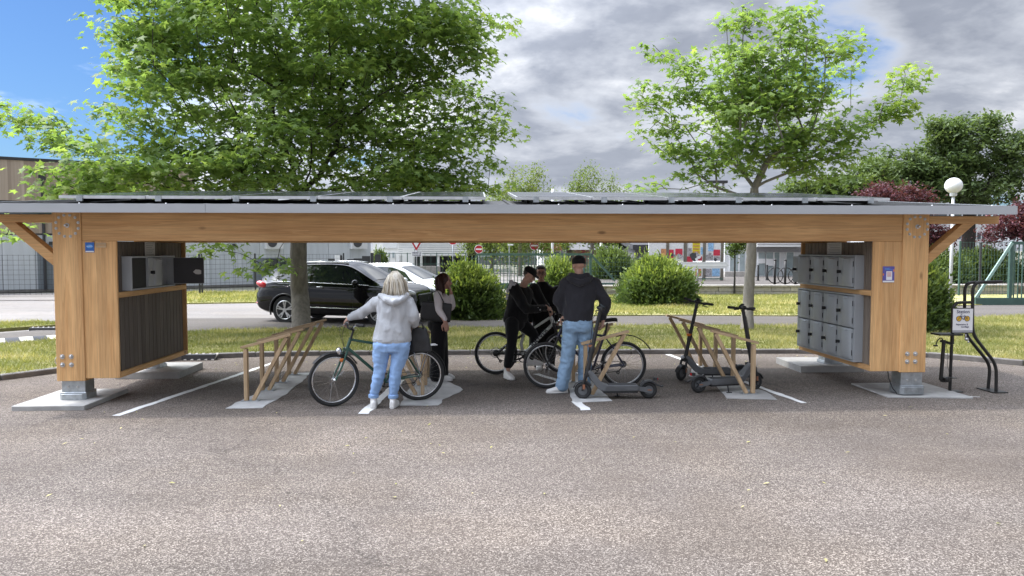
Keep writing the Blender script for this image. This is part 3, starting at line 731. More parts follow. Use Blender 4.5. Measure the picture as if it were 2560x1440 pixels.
mb = MB(); mb.path(rounded([P(2381, 860, Ys - .1), P(2383, 756, Ys - .1), P(2428, 756, Ys - .1)], .16), .02, 10); part(mb, 'sign_hoop', M['black_steel'], st, smooth=50)
a, b = P(2382, 772, Ys - .13), P(2430, 831, Ys - .13)
mb = MB(); mb.bx(a.x - .012, b.x + .01, Ys - .135, Ys - .11, b.z - .01, a.z + .01); part(mb, 'sign_backing', M['black_steel'], st, bevel=.004)
mb = MB(); mb.bx(a.x, b.x, Ys - .139, Ys - .136, b.z + .03, a.z); sg = part(mb, 'sign_board', M['sign_white'], st)
pmat('sign_grey', (.35, .35, .37), .5); pmat('navy_ink', (.02, .022, .07), .5)
mb = MB(); mb.bx(a.x, b.x, Ys - .139, Ys - .136, b.z, b.z + .029); part(mb, 'sign_footer', M['sign_grey'], st)
cx = (a.x + b.x)/2; W_ = b.x - a.x; yq = Ys - .1395
text('Station', .062, (cx, yq, a.z - .038), (1, 0, 0), (0, 0, 1), M['navy_ink'], sg, bold=.0008)
text('Réparation &', .030, (cx - .012, yq, a.z - .205), (1, 0, 0), (0, 0, 1), M['navy_ink'], sg, bold=.0006)
text('Gonflage', .030, (cx + .03, yq, a.z - .236), (1, 0, 0), (0, 0, 1), M['navy_ink'], sg, bold=.0006)
bz = a.z - .128
for dx in (-.055, .055):
    mb = MB(); mb.lathe([(.033, 0), (.033, .002)], (cx + dx, yq, bz), (0, -1, 0), 20); dsc = part(mb, 'yellow_wheel', M['yellow'], sg)
    mb = MB(); mb.torus((cx + dx, yq - .002, bz), (0, 1, 0), .034, .003, 20, 5); part(mb, 'wheel_ring', M['navy_ink'], sg)
mb = MB(); k = lambda x, z: (cx + x, yq - .003, bz + z)
for p0, p1 in (((-.055, 0), (-.03, .042)), ((-.03, .036), (.028, .030)), ((.03, .030), (.055, 0)), ((.028, .03), (.0, -.012)), ((-.028, .034), (0, -.012)), ((0, -.012), (.055, 0)), ((-.03, .042), (-.026, .058)), ((-.026, .058), (-.01, .062)), ((.03, .04), (.012, .044)), ((-.072, -.018), (-.038, .018)), ((.055, -.022), (.055, .022))): mb.tube(k(*p0), k(*p1), .0028, n=5)
part(mb, 'bicycle_pictogram', M['navy_ink'], sg)
# left pillar: upright, tray, pump, spring clip
mb = MB(); mb.path([(P(2372, 978, Ys).x, Ys - .02, .012), P(2380, 838, Ys - .02)], .02, 10); part(mb, 'pillar', M['black_steel'], st, smooth=50)
mb = MB(); c0, c1 = P(2336, 833, Ys - .05), P(2395, 840, Ys - .05); mb.bx(c0.x, c1.x, Ys - .16, Ys + .04, c0.z - .022, c0.z); part(mb, 'tool_tray', M['black_steel'], st, bevel=.004)
mb = MB(); mb.path([P(2352, 950, Ys - .05), P(2360, 850, Ys - .05)], .024, 10); part(mb, 'pump_barrel', M['black_steel'], st, smooth=50)
mb = MB(); mb.path(rounded([P(2359, 852, Ys - .05), P(2352, 843, Ys - .07), P(2343, 852, Ys - .08), P(2340, 862, Ys - .08)], .05), .007, 6); mb.box(P(2339, 864, Ys - .08), (.05, .025, .018)); part(mb, 'pump_hose', M['black_plastic'], st)
mb = MB(); mb.bar(P(2352, 852, Ys - .05), P(2378, 859, Ys - .03), .03, .035); part(mb, 'pump_bracket', M['black_steel'], st)
mb = MB(); mb.box(P(2364, 950, Ys - .06), (.12, .06, .05)); mb.lathe([(.03, 0), (.035, .03), (.02, .04)], P(2366, 948, Ys - .09), (0, -1, 0), 10); mb.bx(P(2348, 955, Ys).x, P(2378, 955, Ys).x, Ys - .12, Ys - .02, .195, .203); part(mb, 'foot_pedal', M['black_steel'], st)
mb = MB(); mb.path([P(2366, 862, Ys - .06), P(2370, 890, Ys - .06), P(2368, 915, Ys - .06), P(2375, 935, Ys - .06)], .003, 5); part(mb, 'cable', M['black_plastic'], st)
mb = MB(); mb.tube(P(2414, 832, Ys - .1), P(2414, 846, Ys - .1), .012); mb.ell(P(2417, 848, Ys - .1), (.028, .02, .022)); mb.ell(P(2421, 855, Ys - .1), (.012, .012, .014)); part(mb, 'bike_clamp', M['chrome'], st, smooth=True)
for x, y, w in ((P(2372, 978, Ys).x, Ys - .02, .14), ((e1.x + e2.x)/2, 9.5, .10)):
    mb = MB(); mb.bx(x - w, x + w, y - .16 if w < .12 else y - .07, y + .18 if w < .12 else y + .07, .004, .014); part(mb, 'foot_plate', M['black_steel'], st)

# ================================================================== vegetation
def leaf_mat(name, a, b_, c_, trans=.35, rough=.5):
    m = bpy.data.materials.new(name); m.use_nodes = True; t = NT(m.node_tree); b = t.n['Principled BSDF']; out = t.n['Material Output']
    at = t.new('ShaderNodeAttribute'); at.attribute_name = 'rnd'
    c = t.ramp(at.outputs['Fac'], [(0, a), (.55, b_), (1, c_)])
    t.put(b.inputs['Base Color'], c); b.inputs['Roughness'].default_value = rough; b.inputs['Specular IOR Level'].default_value = .3
    tr = t.new('ShaderNodeBsdfTranslucent'); t.put(tr.inputs[0], t.mix(1.0, c, (1.35, 1.35, .75), 'MULTIPLY'))
    mx = t.new('ShaderNodeMixShader'); mx.inputs[0].default_value = trans
    t.put(mx.inputs[1], b.outputs[0]); t.put(mx.inputs[2], tr.outputs[0]); t.put(out.inputs[0], mx.outputs[0]); MATS[name] = m
leaf_mat('maple_leaf', (.135, .215, .070), (.205, .300, .090), (.31, .40, .118), .55)
leaf_mat('oak_leaf', (.075, .115, .045), (.11, .16, .06), (.16, .21, .08), .4)
leaf_mat('birch_leaf', (.10, .15, .035), (.15, .20, .05), (.21, .25, .075), .45)
leaf_mat('plum_leaf', (.06, .022, .032), (.11, .038, .05), (.18, .06, .075), .35)
leaf_mat('shrub_leaf', (.062, .100, .034), (.115, .168, .050), (.27, .33, .075), .42)
leaf_mat('hedge_leaf', (.06, .095, .03), (.10, .145, .045), (.15, .20, .06), .38)
leaf_mat('blade', (.15, .17, .048), (.26, .265, .09), (.52, .46, .24), .35, .7)
pmat('bark', (.105, .092, .075), .95, 0, .35, 16, 1.2, 26, stretch=(1, 1, .35), col2=(.19, .17, .14))
pmat('bark_dark', (.035, .030, .024), .95, 0, .3, 14, 1.0, 30, stretch=(1, 1, .35))
pmat('bark_pale', (.17, .155, .13), .95, 0, .3, 16, .9, 26, stretch=(1, 1, .4), col2=(.24, .22, .19))
MAPLE = []
for i in range(5):
    a = R(90 + (i - 2) * 58); tip = (1.0, .93, .62)[abs(i-2)]
    MAPLE.append((math.cos(a)*tip, math.sin(a)*tip)); a2 = a + R(29)
    if i < 4: MAPLE.append((math.cos(a2)*.42, math.sin(a2)*.42))
MAPLE.append((0, -.12))
def leaf_cloud(name, C, N, size, mat, parent, shape='maple', rnd=None, jit=.3, droop=.25, T=None):
    """C (n,3) leaf centres, N (n,3) leaf normals; a leaf is a small folded polygon"""
    n = len(C); rng = np.random
    if shape == 'maple':
        b = np.array([(0, .1, 0)] + [(x, y, -.16*(x*x + max(y, 0)**2)) for x, y in MAPLE]); k = len(MAPLE); F = np.array([(0, i+1, (i+1) % k + 1) for i in range(k)])
    elif shape == 'oval':
        b = np.array([(0, -1, 0), (.42, -.1, .08), (0, 1, -.1), (-.42, -.1, .08)]); F = np.array([(0, 1, 2), (0, 2, 3)])
    elif shape == 'sprig':
        b = np.array([(0, -1, 0), (.34, -.45, .1), (.10, -.1, 0), (.30, .45, -.1), (0, 1, 0), (-.30, .5, .1), (-.10, -.05, 0), (-.34, -.4, -.1)]); F = np.array([(0, 1, 2), (2, 3, 4), (4, 5, 6), (6, 7, 0), (0, 2, 4), (0, 4, 6)])
    N = N / (np.linalg.norm(N, axis=1, keepdims=True) + 1e-9)
    t = rng.normal(size=(n, 3)) if T is None else T.copy(); t[:, 2] -= droop*2 if T is None else 0; t -= N*np.sum(t*N, 1, keepdims=True); t /= np.linalg.norm(t, axis=1, keepdims=True) + 1e-9
    u = np.cross(t, N); s = size*(1 + jit*rng.uniform(-1, 1, n))[:, None, None]
    V = (b[None, :, 0, None]*u[:, None, :] + b[None, :, 1, None]*t[:, None, :] + b[None, :, 2, None]*N[:, None, :])*s + C[:, None, :]
    m = len(b); FF = (F[None] + (np.arange(n)*m)[:, None, None]).reshape(-1, 3)
    if rnd is None: rnd = rng.uniform(0, 1, n)
    if parent is not None:
        Mi = np.array(_ROOT[root_of(parent).name].inverted()); V = V @ Mi[:3, :3].T + Mi[:3, 3]
    return np_mesh(name, V.reshape(-1, 3), FF, M[mat], parent, np.repeat(np.clip(rnd, 0, 1), m))
def rand_normals(n, up=1.2, spread=1.0):
    N = np.random.normal(size=(n, 3))*spread; N[:, 2] = np.abs(N[:, 2]) + up; return N
def sample_lobes(lobes, n, shell=.35):
    """points in a union of ellipsoids given as (c, r); biased to the outside"""
    vol = np.array([l[1][0]*l[1][1]*l[1][2]*(l[2] if len(l) > 2 else 1) for l in lobes])**.8; cnt = np.random.multinomial(n, vol/vol.sum()); out = []
    for l, k in zip(lobes, cnt):
        d = np.random.normal(size=(k, 3)); d /= np.linalg.norm(d, axis=1, keepdims=True); r = np.random.uniform(shell**3, 1, k)**(1/3)
        out.append(np.array(l[0]) + d*r[:, None]*np.array(l[1]))
    return np.vstack(out)
def grow(trunk, tips, r0, rmin=.008, step=.35, up=.25, kpow=2.3):
    """branch graph: every tip is joined to the nearest earlier branch point that lies nearer to the trunk"""
    pts = [Vector(p) for p in trunk]; par = list(range(-1, len(trunk)-1)); base = pts[0]
    fork = len(trunk) - 1; order = sorted(range(len(tips)), key=lambda i: (Vector(tips[i]) - pts[-1]).length); arr = np.array([tuple(p) for p in pts])
    cost = [(p - pts[0]).length for p in pts]
    for i in order:
        t = Vector(tips[i]); A = arr; d = np.linalg.norm(A - np.array(t), axis=1); c = np.array(cost)
        sc = d + .35*c + np.where(A[:, 2] > t.z + .2, .8, 0) + np.where(np.arange(len(A)) < fork - 1, 50, 0)
        j = int(np.argmin(sc)); p0 = pts[j]; L = (t - p0).length; n = max(1, int(L/step)); prev = j
        for k in range(1, n+1):
            f = k/n; p = p0.lerp(t, f) + Vector((random.gauss(0, .035), random.gauss(0, .035), random.gauss(0, .025) + up*L*.5*f*(1-f)))*(0 if k == n else 1)
            pts.append(p); par.append(prev); cost.append(cost[prev] + (p - pts[prev]).length); prev = len(pts)-1
        arr = np.array([tuple(p) for p in pts])
    load = np.zeros(len(pts)); kids = [0]*len(pts)
    for p in par:
        if p >= 0: kids[p] += 1
    for i in range(len(pts)-1, -1, -1):
        if kids[i] == 0: load[i] = 1
        if par[i] >= 0: load[par[i]] += load[i]
    rr = rmin*.6 + (r0 - rmin*.6)*(load/load[0])**.66; return pts, par, rr
def branch_mesh(pts, par, rr, n0, mat, parent, name='limbs', rcut=0):
    V = []; F = []
    for i in range(n0, len(pts)):
        j = par[i]; a, b = pts[j], pts[i]
        if rr[i] < rcut: continue
        d = b - a
        if d.length < 1e-4: continue
        n = 7 if rr[i] > .05 else (5 if rr[i] > .02 else 3); u, w = frame(d); o = len(V); ra = min(rr[j], rr[i]*1.25)
        for p, r in ((a, ra), (b, rr[i])):
            for k in range(n):
                q = 2*math.pi*k/n; V.append(p + (u*math.cos(q) + w*math.sin(q))*r)
        F += [(o+k, o+(k+1) % n, o+n+(k+1) % n, o+n+k) for k in range(n)]
    mb = MB(); mb.v = [tuple(v) for v in V]; mb.f = F
    Mi = _ROOT[root_of(parent).name].inverted(); me = bpy.data.meshes.new(name); me.from_pydata([tuple(Mi @ Vector(p)) for p in mb.v], [], mb.f)
    return finish(me, name, M[mat], parent, True)
def trunk_mesh(pts, rad, mat, parent):
    P2 = []; R2 = []
    for i in range(len(pts)-1):
        for k in range(6): f = k/6; P2.append(Vector(pts[i]).lerp(Vector(pts[i+1]), f) + Vector((random.gauss(0, .006), random.gauss(0, .006), 0))); R2.append((rad[i]*(1-f) + rad[i+1]*f)*random.uniform(.97, 1.03))
    P2.append(Vector(pts[-1])); R2.append(rad[-1]); mb = MB(); mb.path(P2, R2, 14)
    return part(mb, 'trunk', M[mat], parent, smooth=True)
def maple(name, lab, base, trunk, rad, lobes, nclus, nleaf, lsize, spread, extra=(), shell=.3, mat='maple_leaf', bark='bark', vary=.25, r0=None, cut=None, fork_tips=()):
    t = thing(name, lab, 'tree', base); trunk = [Vector(p) for p in trunk]; trunk_mesh(trunk, rad, bark, t)
    tips = np.vstack([sample_lobes(lobes, nclus, shell)] + ([np.array(extra)] if len(extra) else []))
    if cut is not None: tips = tips[cut(tips)]
    pts, par, rr = grow(trunk, list(fork_tips) + [tuple(x) for x in tips], r0 or rad[-1]*1.15)
    branch_mesh(pts, par, rr, len(trunk), 'bark_dark' if bark == 'bark' else bark, t, 'limbs')
    tips = np.vstack([tips, np.array([tuple(pts[i]) for i in range(len(trunk), len(pts)) if rr[i] < .02 and pts[i].z > 3.05][::3]).reshape(-1, 3)]) if True else tips
    n = len(tips); k = nleaf; off = np.clip(np.random.normal(size=(n*k, 3)), -1.7, 1.7)*np.array(spread); C = np.repeat(tips, k, 0) + off
    N = rand_normals(len(C), 1.0, .75); N += off*np.array([1.2, 1.2, .3])
    rnd = np.repeat(np.random.normal(.45, .2, n), k) + np.random.normal(0, vary, n*k)
    cr = leaf_cloud('crown', C, N, lsize, mat, t, 'maple', rnd); cr['kind'] = 'stuff'
    return t
# the large maple behind the shelter
YT = 17.1
def lobe(px, py, rx, ry, Y, dz=None, w=1):
    c = P(px, py, Y); k = Y/FPX; return ((c.x, c.y, c.z), (rx*k, dz if dz else (rx + ry)/2*k*.9, ry*k), w)
b0 = G(756, 838)
big_lobes = [lobe(820, 465, 150, 28, YT-.3, .9, 1.6), lobe(1000, 465, 170, 30, YT, .9, 1.6), lobe(650, 470, 110, 25, YT+.4, .9, 1.5), lobe(470, 430, 190, 55, YT-1.2, None, 1.5), lobe(610, 430, 110, 50, YT-.4, None, 1.3), lobe(1150, 430, 80, 45, YT+.2, None, 1.3), lobe(620, 230, 330, 190, YT), lobe(950, 250, 280, 230, YT+.3), lobe(760, 40, 420, 170, YT), lobe(420, 60, 170, 150, YT+.2), lobe(260, 330, 170, 80, YT-.8), lobe(90, 280, 80, 35, YT-.6, .7, 2.0), lobe(330, 410, 230, 60, YT-1.2), lobe(520, 470, 260, 35, YT-1), lobe(1060, 430, 140, 60, YT+.2), lobe(1100, 150, 110, 150, YT+.4), lobe(1010, 60, 180, 120, YT), lobe(640, 350, 160, 100, YT-1.6), lobe(800, 330, 150, 110, YT+1.2), lobe(700, -220, 420, 200, YT), lobe(1060, 330, 190, 130, YT+.6), lobe(200, 430, 80, 50, YT-1.4, .8, 1.5), lobe(330, 470, 170, 30, YT-.6, .9, 1.6), lobe(160, 380, 60, 30, YT-.9, .6, 1.6), lobe(930, 440, 170, 60, YT-.8), lobe(620, 150, 300, 200, YT+1.8)]
ft = [tuple(P(*q)) for q in ((700, 440, YT-.2), (735, 430, YT+.2), (775, 430, YT-.2), (800, 440, YT+.3), (650, 390, YT-.4), (720, 350, YT+.3), (765, 340, YT-.3), (830, 390, YT), (870, 330, YT+.2), (560, 330, YT-.6), (820, 250, YT+.2), (940, 260, YT+.3), (770, 200, YT), (480, 390, YT-.8), (690, 220, YT))]
maple('maple_tree', 'big spreading maple with broad bright green crown rising behind the left half of the shelter', b0,
      [b0, P(750, 740, YT), P(746, 650, YT), P(745, 560, YT), P(747, 515, YT), P(748, 492, YT)], [.23, .195, .185, .175, .19, .18], big_lobes, 860, 32, .122, (.36, .36, .10),
      extra=[tuple(P(*q)) for q in ((540, 625, 16.0), (520, 615, 16.1), (655, 660, 16.3), (690, 665, 16.4), (640, 680, 16.2), (30, 560, 15.9), (15, 590, 15.8), (1220, 470, 17), (1225, 420, 17), (1250, 340, 17.1), (1245, 250, 17), (1235, 60, 17.2), (130, 480, 15.6), (170, 495, 15.5), (60, 300, 16.5), (20, 265, 16.4))], fork_tips=ft, r0=.12)
# the smaller maple at right
Y2 = 16.7; b1 = G(1868, 832)
sm = [lobe(1900, 300, 170, 110, Y2), lobe(1960, 180, 140, 110, Y2), lobe(1840, 190, 100, 110, Y2, None, .8), lobe(1860, 90, 70, 60, Y2, .4), lobe(1985, 85, 55, 75, Y2, .4), lobe(1700, 200, 50, 80, Y2, .4, 1.3), lobe(1650, 280, 45, 60, Y2, .4, 1.3), lobe(1720, 350, 90, 50, Y2), lobe(2040, 360, 110, 60, Y2), lobe(2130, 310, 80, 30, Y2, .5, 1.6), lobe(2215, 265, 45, 35, Y2, .35, 2), lobe(2250, 205, 30, 35, Y2, .3, 3), lobe(2100, 130, 45, 25, Y2, .3, 2), lobe(2060, 430, 110, 45, Y2), lobe(1900, 400, 180, 50, Y2), lobe(1650, 455, 60, 35, Y2-.3, .5, 1.2), lobe(1760, 455, 80, 25, Y2), lobe(2130, 400, 50, 40, Y2), lobe(1950, 240, 200, 130, Y2+.8, None, .6)]
ft2 = [tuple(P(*q)) for q in ((1850, 330, Y2), (1930, 330, Y2), (2010, 330, Y2), (1780, 340, Y2), (1890, 250, Y2+.3))]
maple('maple_tree', 'smaller open maple with slim pale trunk behind the scooters at right', b1,
      [b1, P(1869, 770, Y2), P(1876, 680, Y2), P(1880, 600, Y2), P(1884, 500, Y2), P(1886, 470, Y2)], [.16, .125, .115, .108, .10, .09], sm, 300, 22, .112, (.25, .25, .09), fork_tips=ft2,
      extra=[tuple(P(*q)) for q in ((1990, 25, Y2), (1995, 45, Y2), (1870, 30, Y2), (1865, 50, Y2), (1815, 55, Y2), (2260, 170, Y2), (2280, 210, Y2), (1640, 120, Y2), (1660, 140, Y2), (1615, 215, Y2), (1605, 240, Y2), (1612, 265, Y2), (2120, 95, Y2), (2125, 92, Y2), (2240, 290, Y2))], bark='bark_pale', vary=.22)
def soft_tree(name, lab, px, base_y, Y, lobes, n, size, spread, mat, bark, trunk_r, shape='oval', grp=None, hang=0, nclus=120, z0=0):
    b = P(px, base_y, Y); b.z = z0; t = thing(name, lab, 'tree', b, 0, grp)
    tips = sample_lobes(lobes, nclus, .4); zc = min(l[0][2] - l[1][2] for l in lobes); top = Vector((b.x, Y, max(zc, z0 + 1.0)))
    tr = [b, b.lerp(top, .5), top]; trunk_mesh(tr, [trunk_r*1.2, trunk_r, trunk_r*.85], bark, t)
    pts, par, rr = grow(tr, [tuple(x) for x in tips], trunk_r*.85, rmin=.012, step=.8); branch_mesh(pts, par, rr, 3, bark, t, 'limbs')
    k = n // len(tips); off = np.random.normal(size=(len(tips)*k, 3))*np.array(spread); C = np.repeat(tips, k, 0) + off
    if hang: C[:, 2] -= np.random.exponential(hang, len(C))
    N = np.random.normal(size=C.shape); N[:, 2] = np.abs(N[:, 2]) + .6
    rnd = np.repeat(np.random.normal(.5, .22, len(tips)), k) + np.random.normal(0, .2, len(C))
    cr = leaf_cloud('crown', C, N, size, mat, t, shape, rnd, droop=.6 if hang else .2); cr['kind'] = 'stuff'; return t
# big dark oak far right and its neighbours
YO = 46
soft_tree('oak_tree', 'large dark green oak standing far behind the right end of the shelter', 2420, 620, YO, [lobe(2340, 400, 90, 70, YO), lobe(2390, 340, 70, 55, YO), lobe(2460, 380, 90, 70, YO), lobe(2300, 460, 120, 50, YO), lobe(2440, 470, 120, 50, YO), lobe(2520, 430, 50, 55, YO), lobe(2230, 420, 70, 50, YO), lobe(2540, 365, 30, 25, YO, 1), lobe(2480, 320, 40, 30, YO, 1), lobe(2330, 320, 35, 28, YO, 1)], 26000, .16, (.40, .40, .22), 'oak_leaf', 'bark_dark', .4, nclus=260)
soft_tree('leafy_tree', 'mid green tree between the small maple and the dark oak', 2170, 625, 40, [lobe(2170, 460, 70, 60, 40), lobe(2100, 490, 90, 50, 40), lobe(2210, 500, 60, 50, 40), lobe(2020, 480, 70, 40, 40)], 9000, .14, (.35, .35, .2), 'hedge_leaf', 'bark_dark', .22, nclus=110)
soft_tree('birch_tree', 'feathery pale green weeping tree left of the gap above the roof', 1300, 640, 52, [lobe(1310, 445, 55, 45, 52), lobe(1270, 500, 65, 55, 52), lobe(1340, 500, 45, 55, 52), lobe(1300, 560, 110, 50, 52)], 13000, .10, (.32, .32, .3), 'birch_leaf', 'bark', .14, hang=.5, nclus=110)
soft_tree('birch_tree', 'feathery pale green weeping tree in the middle gap above the roof', 1480, 640, 56, [lobe(1465, 460, 45, 50, 56), lobe(1430, 500, 40, 30, 56), lobe(1515, 480, 40, 50, 56), lobe(1480, 530, 90, 40, 56), lobe(1570, 500, 30, 28, 56)], 9000, .10, (.32, .32, .3), 'birch_leaf', 'bark', .14, hang=.5, nclus=100)
soft_tree('leafy_tree', 'light green tree behind the no entry signs, below the beam', 1230, 650, 58, [lobe(1225, 590, 60, 40, 58), lobe(1290, 600, 50, 40, 58), lobe(1190, 580, 50, 45, 58), lobe(1370, 595, 50, 25, 58)], 9000, .13, (.35, .35, .3), 'birch_leaf', 'bark', .14, hang=.3, nclus=80)
soft_tree('leafy_tree', 'dark leafy tree behind the grey roofs right of the meeting men', 1580, 640, 66, [lobe(1530, 590, 55, 30, 66), lobe(1600, 585, 60, 28, 66), lobe(1450, 590, 40, 22, 66)], 5000, .16, (.4, .4, .3), 'hedge_leaf', 'bark_dark', .16, nclus=60)
soft_tree('plum_tree', 'purple leaved plum tree showing over the roof left of the globe lamp', 2230, 640, 34, [lobe(2225, 490, 80, 32, 34), lobe(2290, 500, 35, 25, 34), lobe(2190, 500, 45, 22, 34), lobe(2330, 590, 40, 45, 34), lobe(2240, 540, 80, 40, 34)], 9000, .085, (.25, .25, .16), 'plum_leaf', 'bark_dark', .12, nclus=110)
soft_tree('plum_tree', 'purple leaved plum tree above the green gate at the right edge', 2570, 650, 33, [lobe(2520, 575, 55, 38, 33), lobe(2560, 550, 70, 45, 33), lobe(2620, 560, 70, 60, 33), lobe(2480, 600, 25, 18, 33)], 9000, .085, (.25, .25, .16), 'plum_leaf', 'bark_dark', .12, nclus=110)
soft_tree('young_tree', 'slim young tree with round leafy head on a thin black stem by the poster wall', 1836, 716, 29.2, [lobe(1838, 622, 16, 16, 29.2), lobe(1850, 610, 22, 14, 29.2), lobe(1830, 608, 14, 12, 29.2)], 900, .075, (.13, .13, .13), 'hedge_leaf', 'black_steel', .035, nclus=24)
# shrubs
def shrub(name, lab, c, r, n, size, mat='shrub_leaf', grp='shrubs on the lawn', lean=0.0, spray=.10, cat='bush'):
    t = thing(name, lab, cat, (c.x, c.y, .05), 0, grp); n = int(n*1.5); nt = 260
    # a few hundred twigs end all over an uneven dome; sprigs sit along the outer part of each twig
    d = np.random.normal(size=(nt*3, 3)); d[:, 2] = d[:, 2]*1.0 + .25; d /= np.linalg.norm(d, axis=1, keepdims=True); d = d[d[:, 2] > -.25][:nt*2]; nt = len(d)
    lump = np.array([1 + .14*mnoise.noise(Vector(x)*2.3 + Vector((c.x, 0, 0))) + .12*mnoise.noise(Vector(x)*6) for x in d])*np.random.normal(.97, .045, nt)
    k = np.random.randint(0, nt, n); f = np.random.uniform(.42, 1, n)**.6; D = d[k] + np.random.normal(size=(n, 3))*.085
    up = np.clip(d[k][:, 2], 0, 1); C = D*(lump[k]*f)[:, None]*np.array(r); C[:, 2] += .05*r[2]*f*up; C += np.array([c.x, c.y, .08]); zr = (C[:, 2] - .05)/r[2]; C[:, 2] = np.maximum(C[:, 2], .03)
    T = d[k] + np.array([0, 0, .45]) + np.random.normal(size=(n, 3))*.38; N = np.cross(T, np.random.normal(size=(n, 3))) + d[k]*.4
    young = np.clip((zr - .42)/.38, 0, 1)*np.clip((f - .72)/.25, 0, 1)   # paler tips high up: light-green shoots, with sunlit tops painted into the colour
    rnd = np.random.normal(.25, .14, n) + .72*young*np.random.uniform(.5, 1.15, n) + np.repeat(np.random.normal(0, .10, nt)[:, None], 1, 1)[k, 0]
    cr = leaf_cloud('foliage', C, N, size, mat, t, 'sprig', rnd, droop=0, T=T); cr['kind'] = 'stuff'
    mb = MB()
    for i in range(40):
        q = d[np.random.randint(nt)]*np.array(r)*.85; mb.path([(c.x + q[0]*.1, c.y + q[1]*.1, 0), (c.x + q[0]*.5, c.y + q[1]*.5, max(.1, q[2]*.45)), (c.x + q[0], c.y + q[1], max(.15, q[2]))], [.022, .014, .005], 4)
    part(mb, 'stems', M['bark_dark'], t); return t
c1 = G(1172, 802); shrub('round_bush', 'dense round bush with dark sides behind the woman in black trousers', c1 + Vector((0, .6, 0)), (.98, .9, 1.30), 15000, .08)
c2 = G(1643, 772); shrub('round_bush', 'large dome shaped bush on the lawn left of the scooters', c2 + Vector((.30, 1.2, 0)), (1.35, 1.25, 1.42), 19000, .09)
c3 = G(2330, 838); shrub('round_bush', 'dark bush with pale top tinted as sunlit right behind the shelter post', c3 + Vector((-.1, .6, 0)), (.80, .85, 1.55), 13000, .08)
c4 = P(1395, 745, 27.5); shrub('round_bush', 'pale green bush behind the heads of the two men in black', Vector((c4.x, 27.5, 0)), (.85, .8, 1.42), 6000, .09)
c5 = P(1530, 700, 38); shrub('round_bush', 'dark round bush beyond the green railing between the men and the dome bush', Vector((c5.x, 38, 0)), (1.4, 1.2, 1.9), 6000, .11, 'hedge_leaf')
c6 = P(965, 700, 60); shrub('round_bush', 'clipped dark bush beside the far white building', Vector((c6.x - .5, 60, 0)), (.75, .7, 1.75), 1500, .14, 'hedge_leaf')
c7 = P(2400, 700, 31); shrub('low_hedge', 'brown and green shrub behind the mesh fence right of the shelter', Vector((c7.x, 32.5, 0)), (1.6, 1.0, 1.7), 7000, .10, 'hedge_leaf')
c8 = P(2475, 700, 33); shrub('low_hedge', 'green shrubbery behind the pale green gate', Vector((c8.x, 33.5, 0)), (2.2, 1.2, 1.75), 9000, .11, 'hedge_leaf')
# grass blades on verge and lawns
def pip(poly, X, Yv):
    inside = np.zeros(len(X), bool); n = len(poly)
    for i in range(n):
        a, b = poly[i], poly[(i+1) % n]; c = ((a[1] > Yv) != (b[1] > Yv)); d = (b[1]-a[1]) if abs(b[1]-a[1]) > 1e-9 else 1e-9
        inside ^= c & (X < (b[0]-a[0])*(Yv-a[1])/d + a[0])
    return inside
def blades(name, poly, n, h, w, z, lab, xr=(-14, 16)):
    poly = [tuple(p) for p in poly]; x0, x1 = max(xr[0], min(p[0] for p in poly)), min(xr[1], max(p[0] for p in poly)); y0, y1 = min(p[1] for p in poly), max(p[1] for p in poly)
    X = np.random.uniform(x0, x1, n*3); Yv = np.random.uniform(y0, y1, n*3); k = pip(poly, X, Yv); X, Yv = X[k][:n], Yv[k][:n]; m = len(X)
    pat = np.array([mnoise.noise(Vector((a*.9, b*1.3, 3))) for a, b in zip(X, Yv)])
    a = np.random.uniform(0, 6.28, m); hh = h*np.random.uniform(.35, 1.2, m)*(1 + .7*pat); tx, ty = np.random.normal(0, .6, m)*hh, np.random.normal(0, .6, m)*hh
    V = np.empty((m, 3, 3)); V[:, 0] = np.stack([X - w*np.cos(a), Yv - w*np.sin(a), np.full(m, z)], 1); V[:, 1] = np.stack([X + w*np.cos(a), Yv + w*np.sin(a), np.full(m, z)], 1); V[:, 2] = np.stack([X + tx, Yv + ty, z + hh], 1)
    rnd = np.clip(.4 + .55*np.clip(pat*1.6, -.5, 1) + np.random.normal(0, .18, m), 0, 1)
    o = np_mesh(name, V.reshape(-1, 3), np.arange(m*3).reshape(-1, 3), M['blade'], None, np.repeat(rnd, 3)); tag(o, lab, 'grass', kind='stuff')
blades('grass', VERGE, 90000, .085, .007, .07, 'short mown grass on the verge behind the shelter')
blades('grass', LAWN, 60000, .10, .012, .07, 'sunlit dry grass on the lawn around the bushes')
blades('grass', ISLE, 9000, .09, .008, .08, 'grass on the small island at far left')
blades('grass', STRIP, 12000, .12, .016, .05, 'grass strip below the mesh fence of the grey building')
# a little leaf litter on the asphalt, thickest along the kerb
n_ = 260; LX = np.random.uniform(-9, 10, n_); LY = np.where(np.random.uniform(0, 1, n_) < .65, np.random.normal(12.4, .7, n_), np.random.uniform(3.5, 9, n_)); LY = np.where(LY > 12.9, 12.9 - np.random.exponential(.3, n_), LY)
ob = leaf_cloud('leaf_litter', np.stack([LX, LY, np.full(n_, .012)], 1), rand_normals(n_, 3, .5), .022, 'blade', None, 'oval', np.random.uniform(.6, 1, n_)); tag(ob, 'scattered dry leaves and bits on the asphalt', 'leaf litter', kind='stuff')
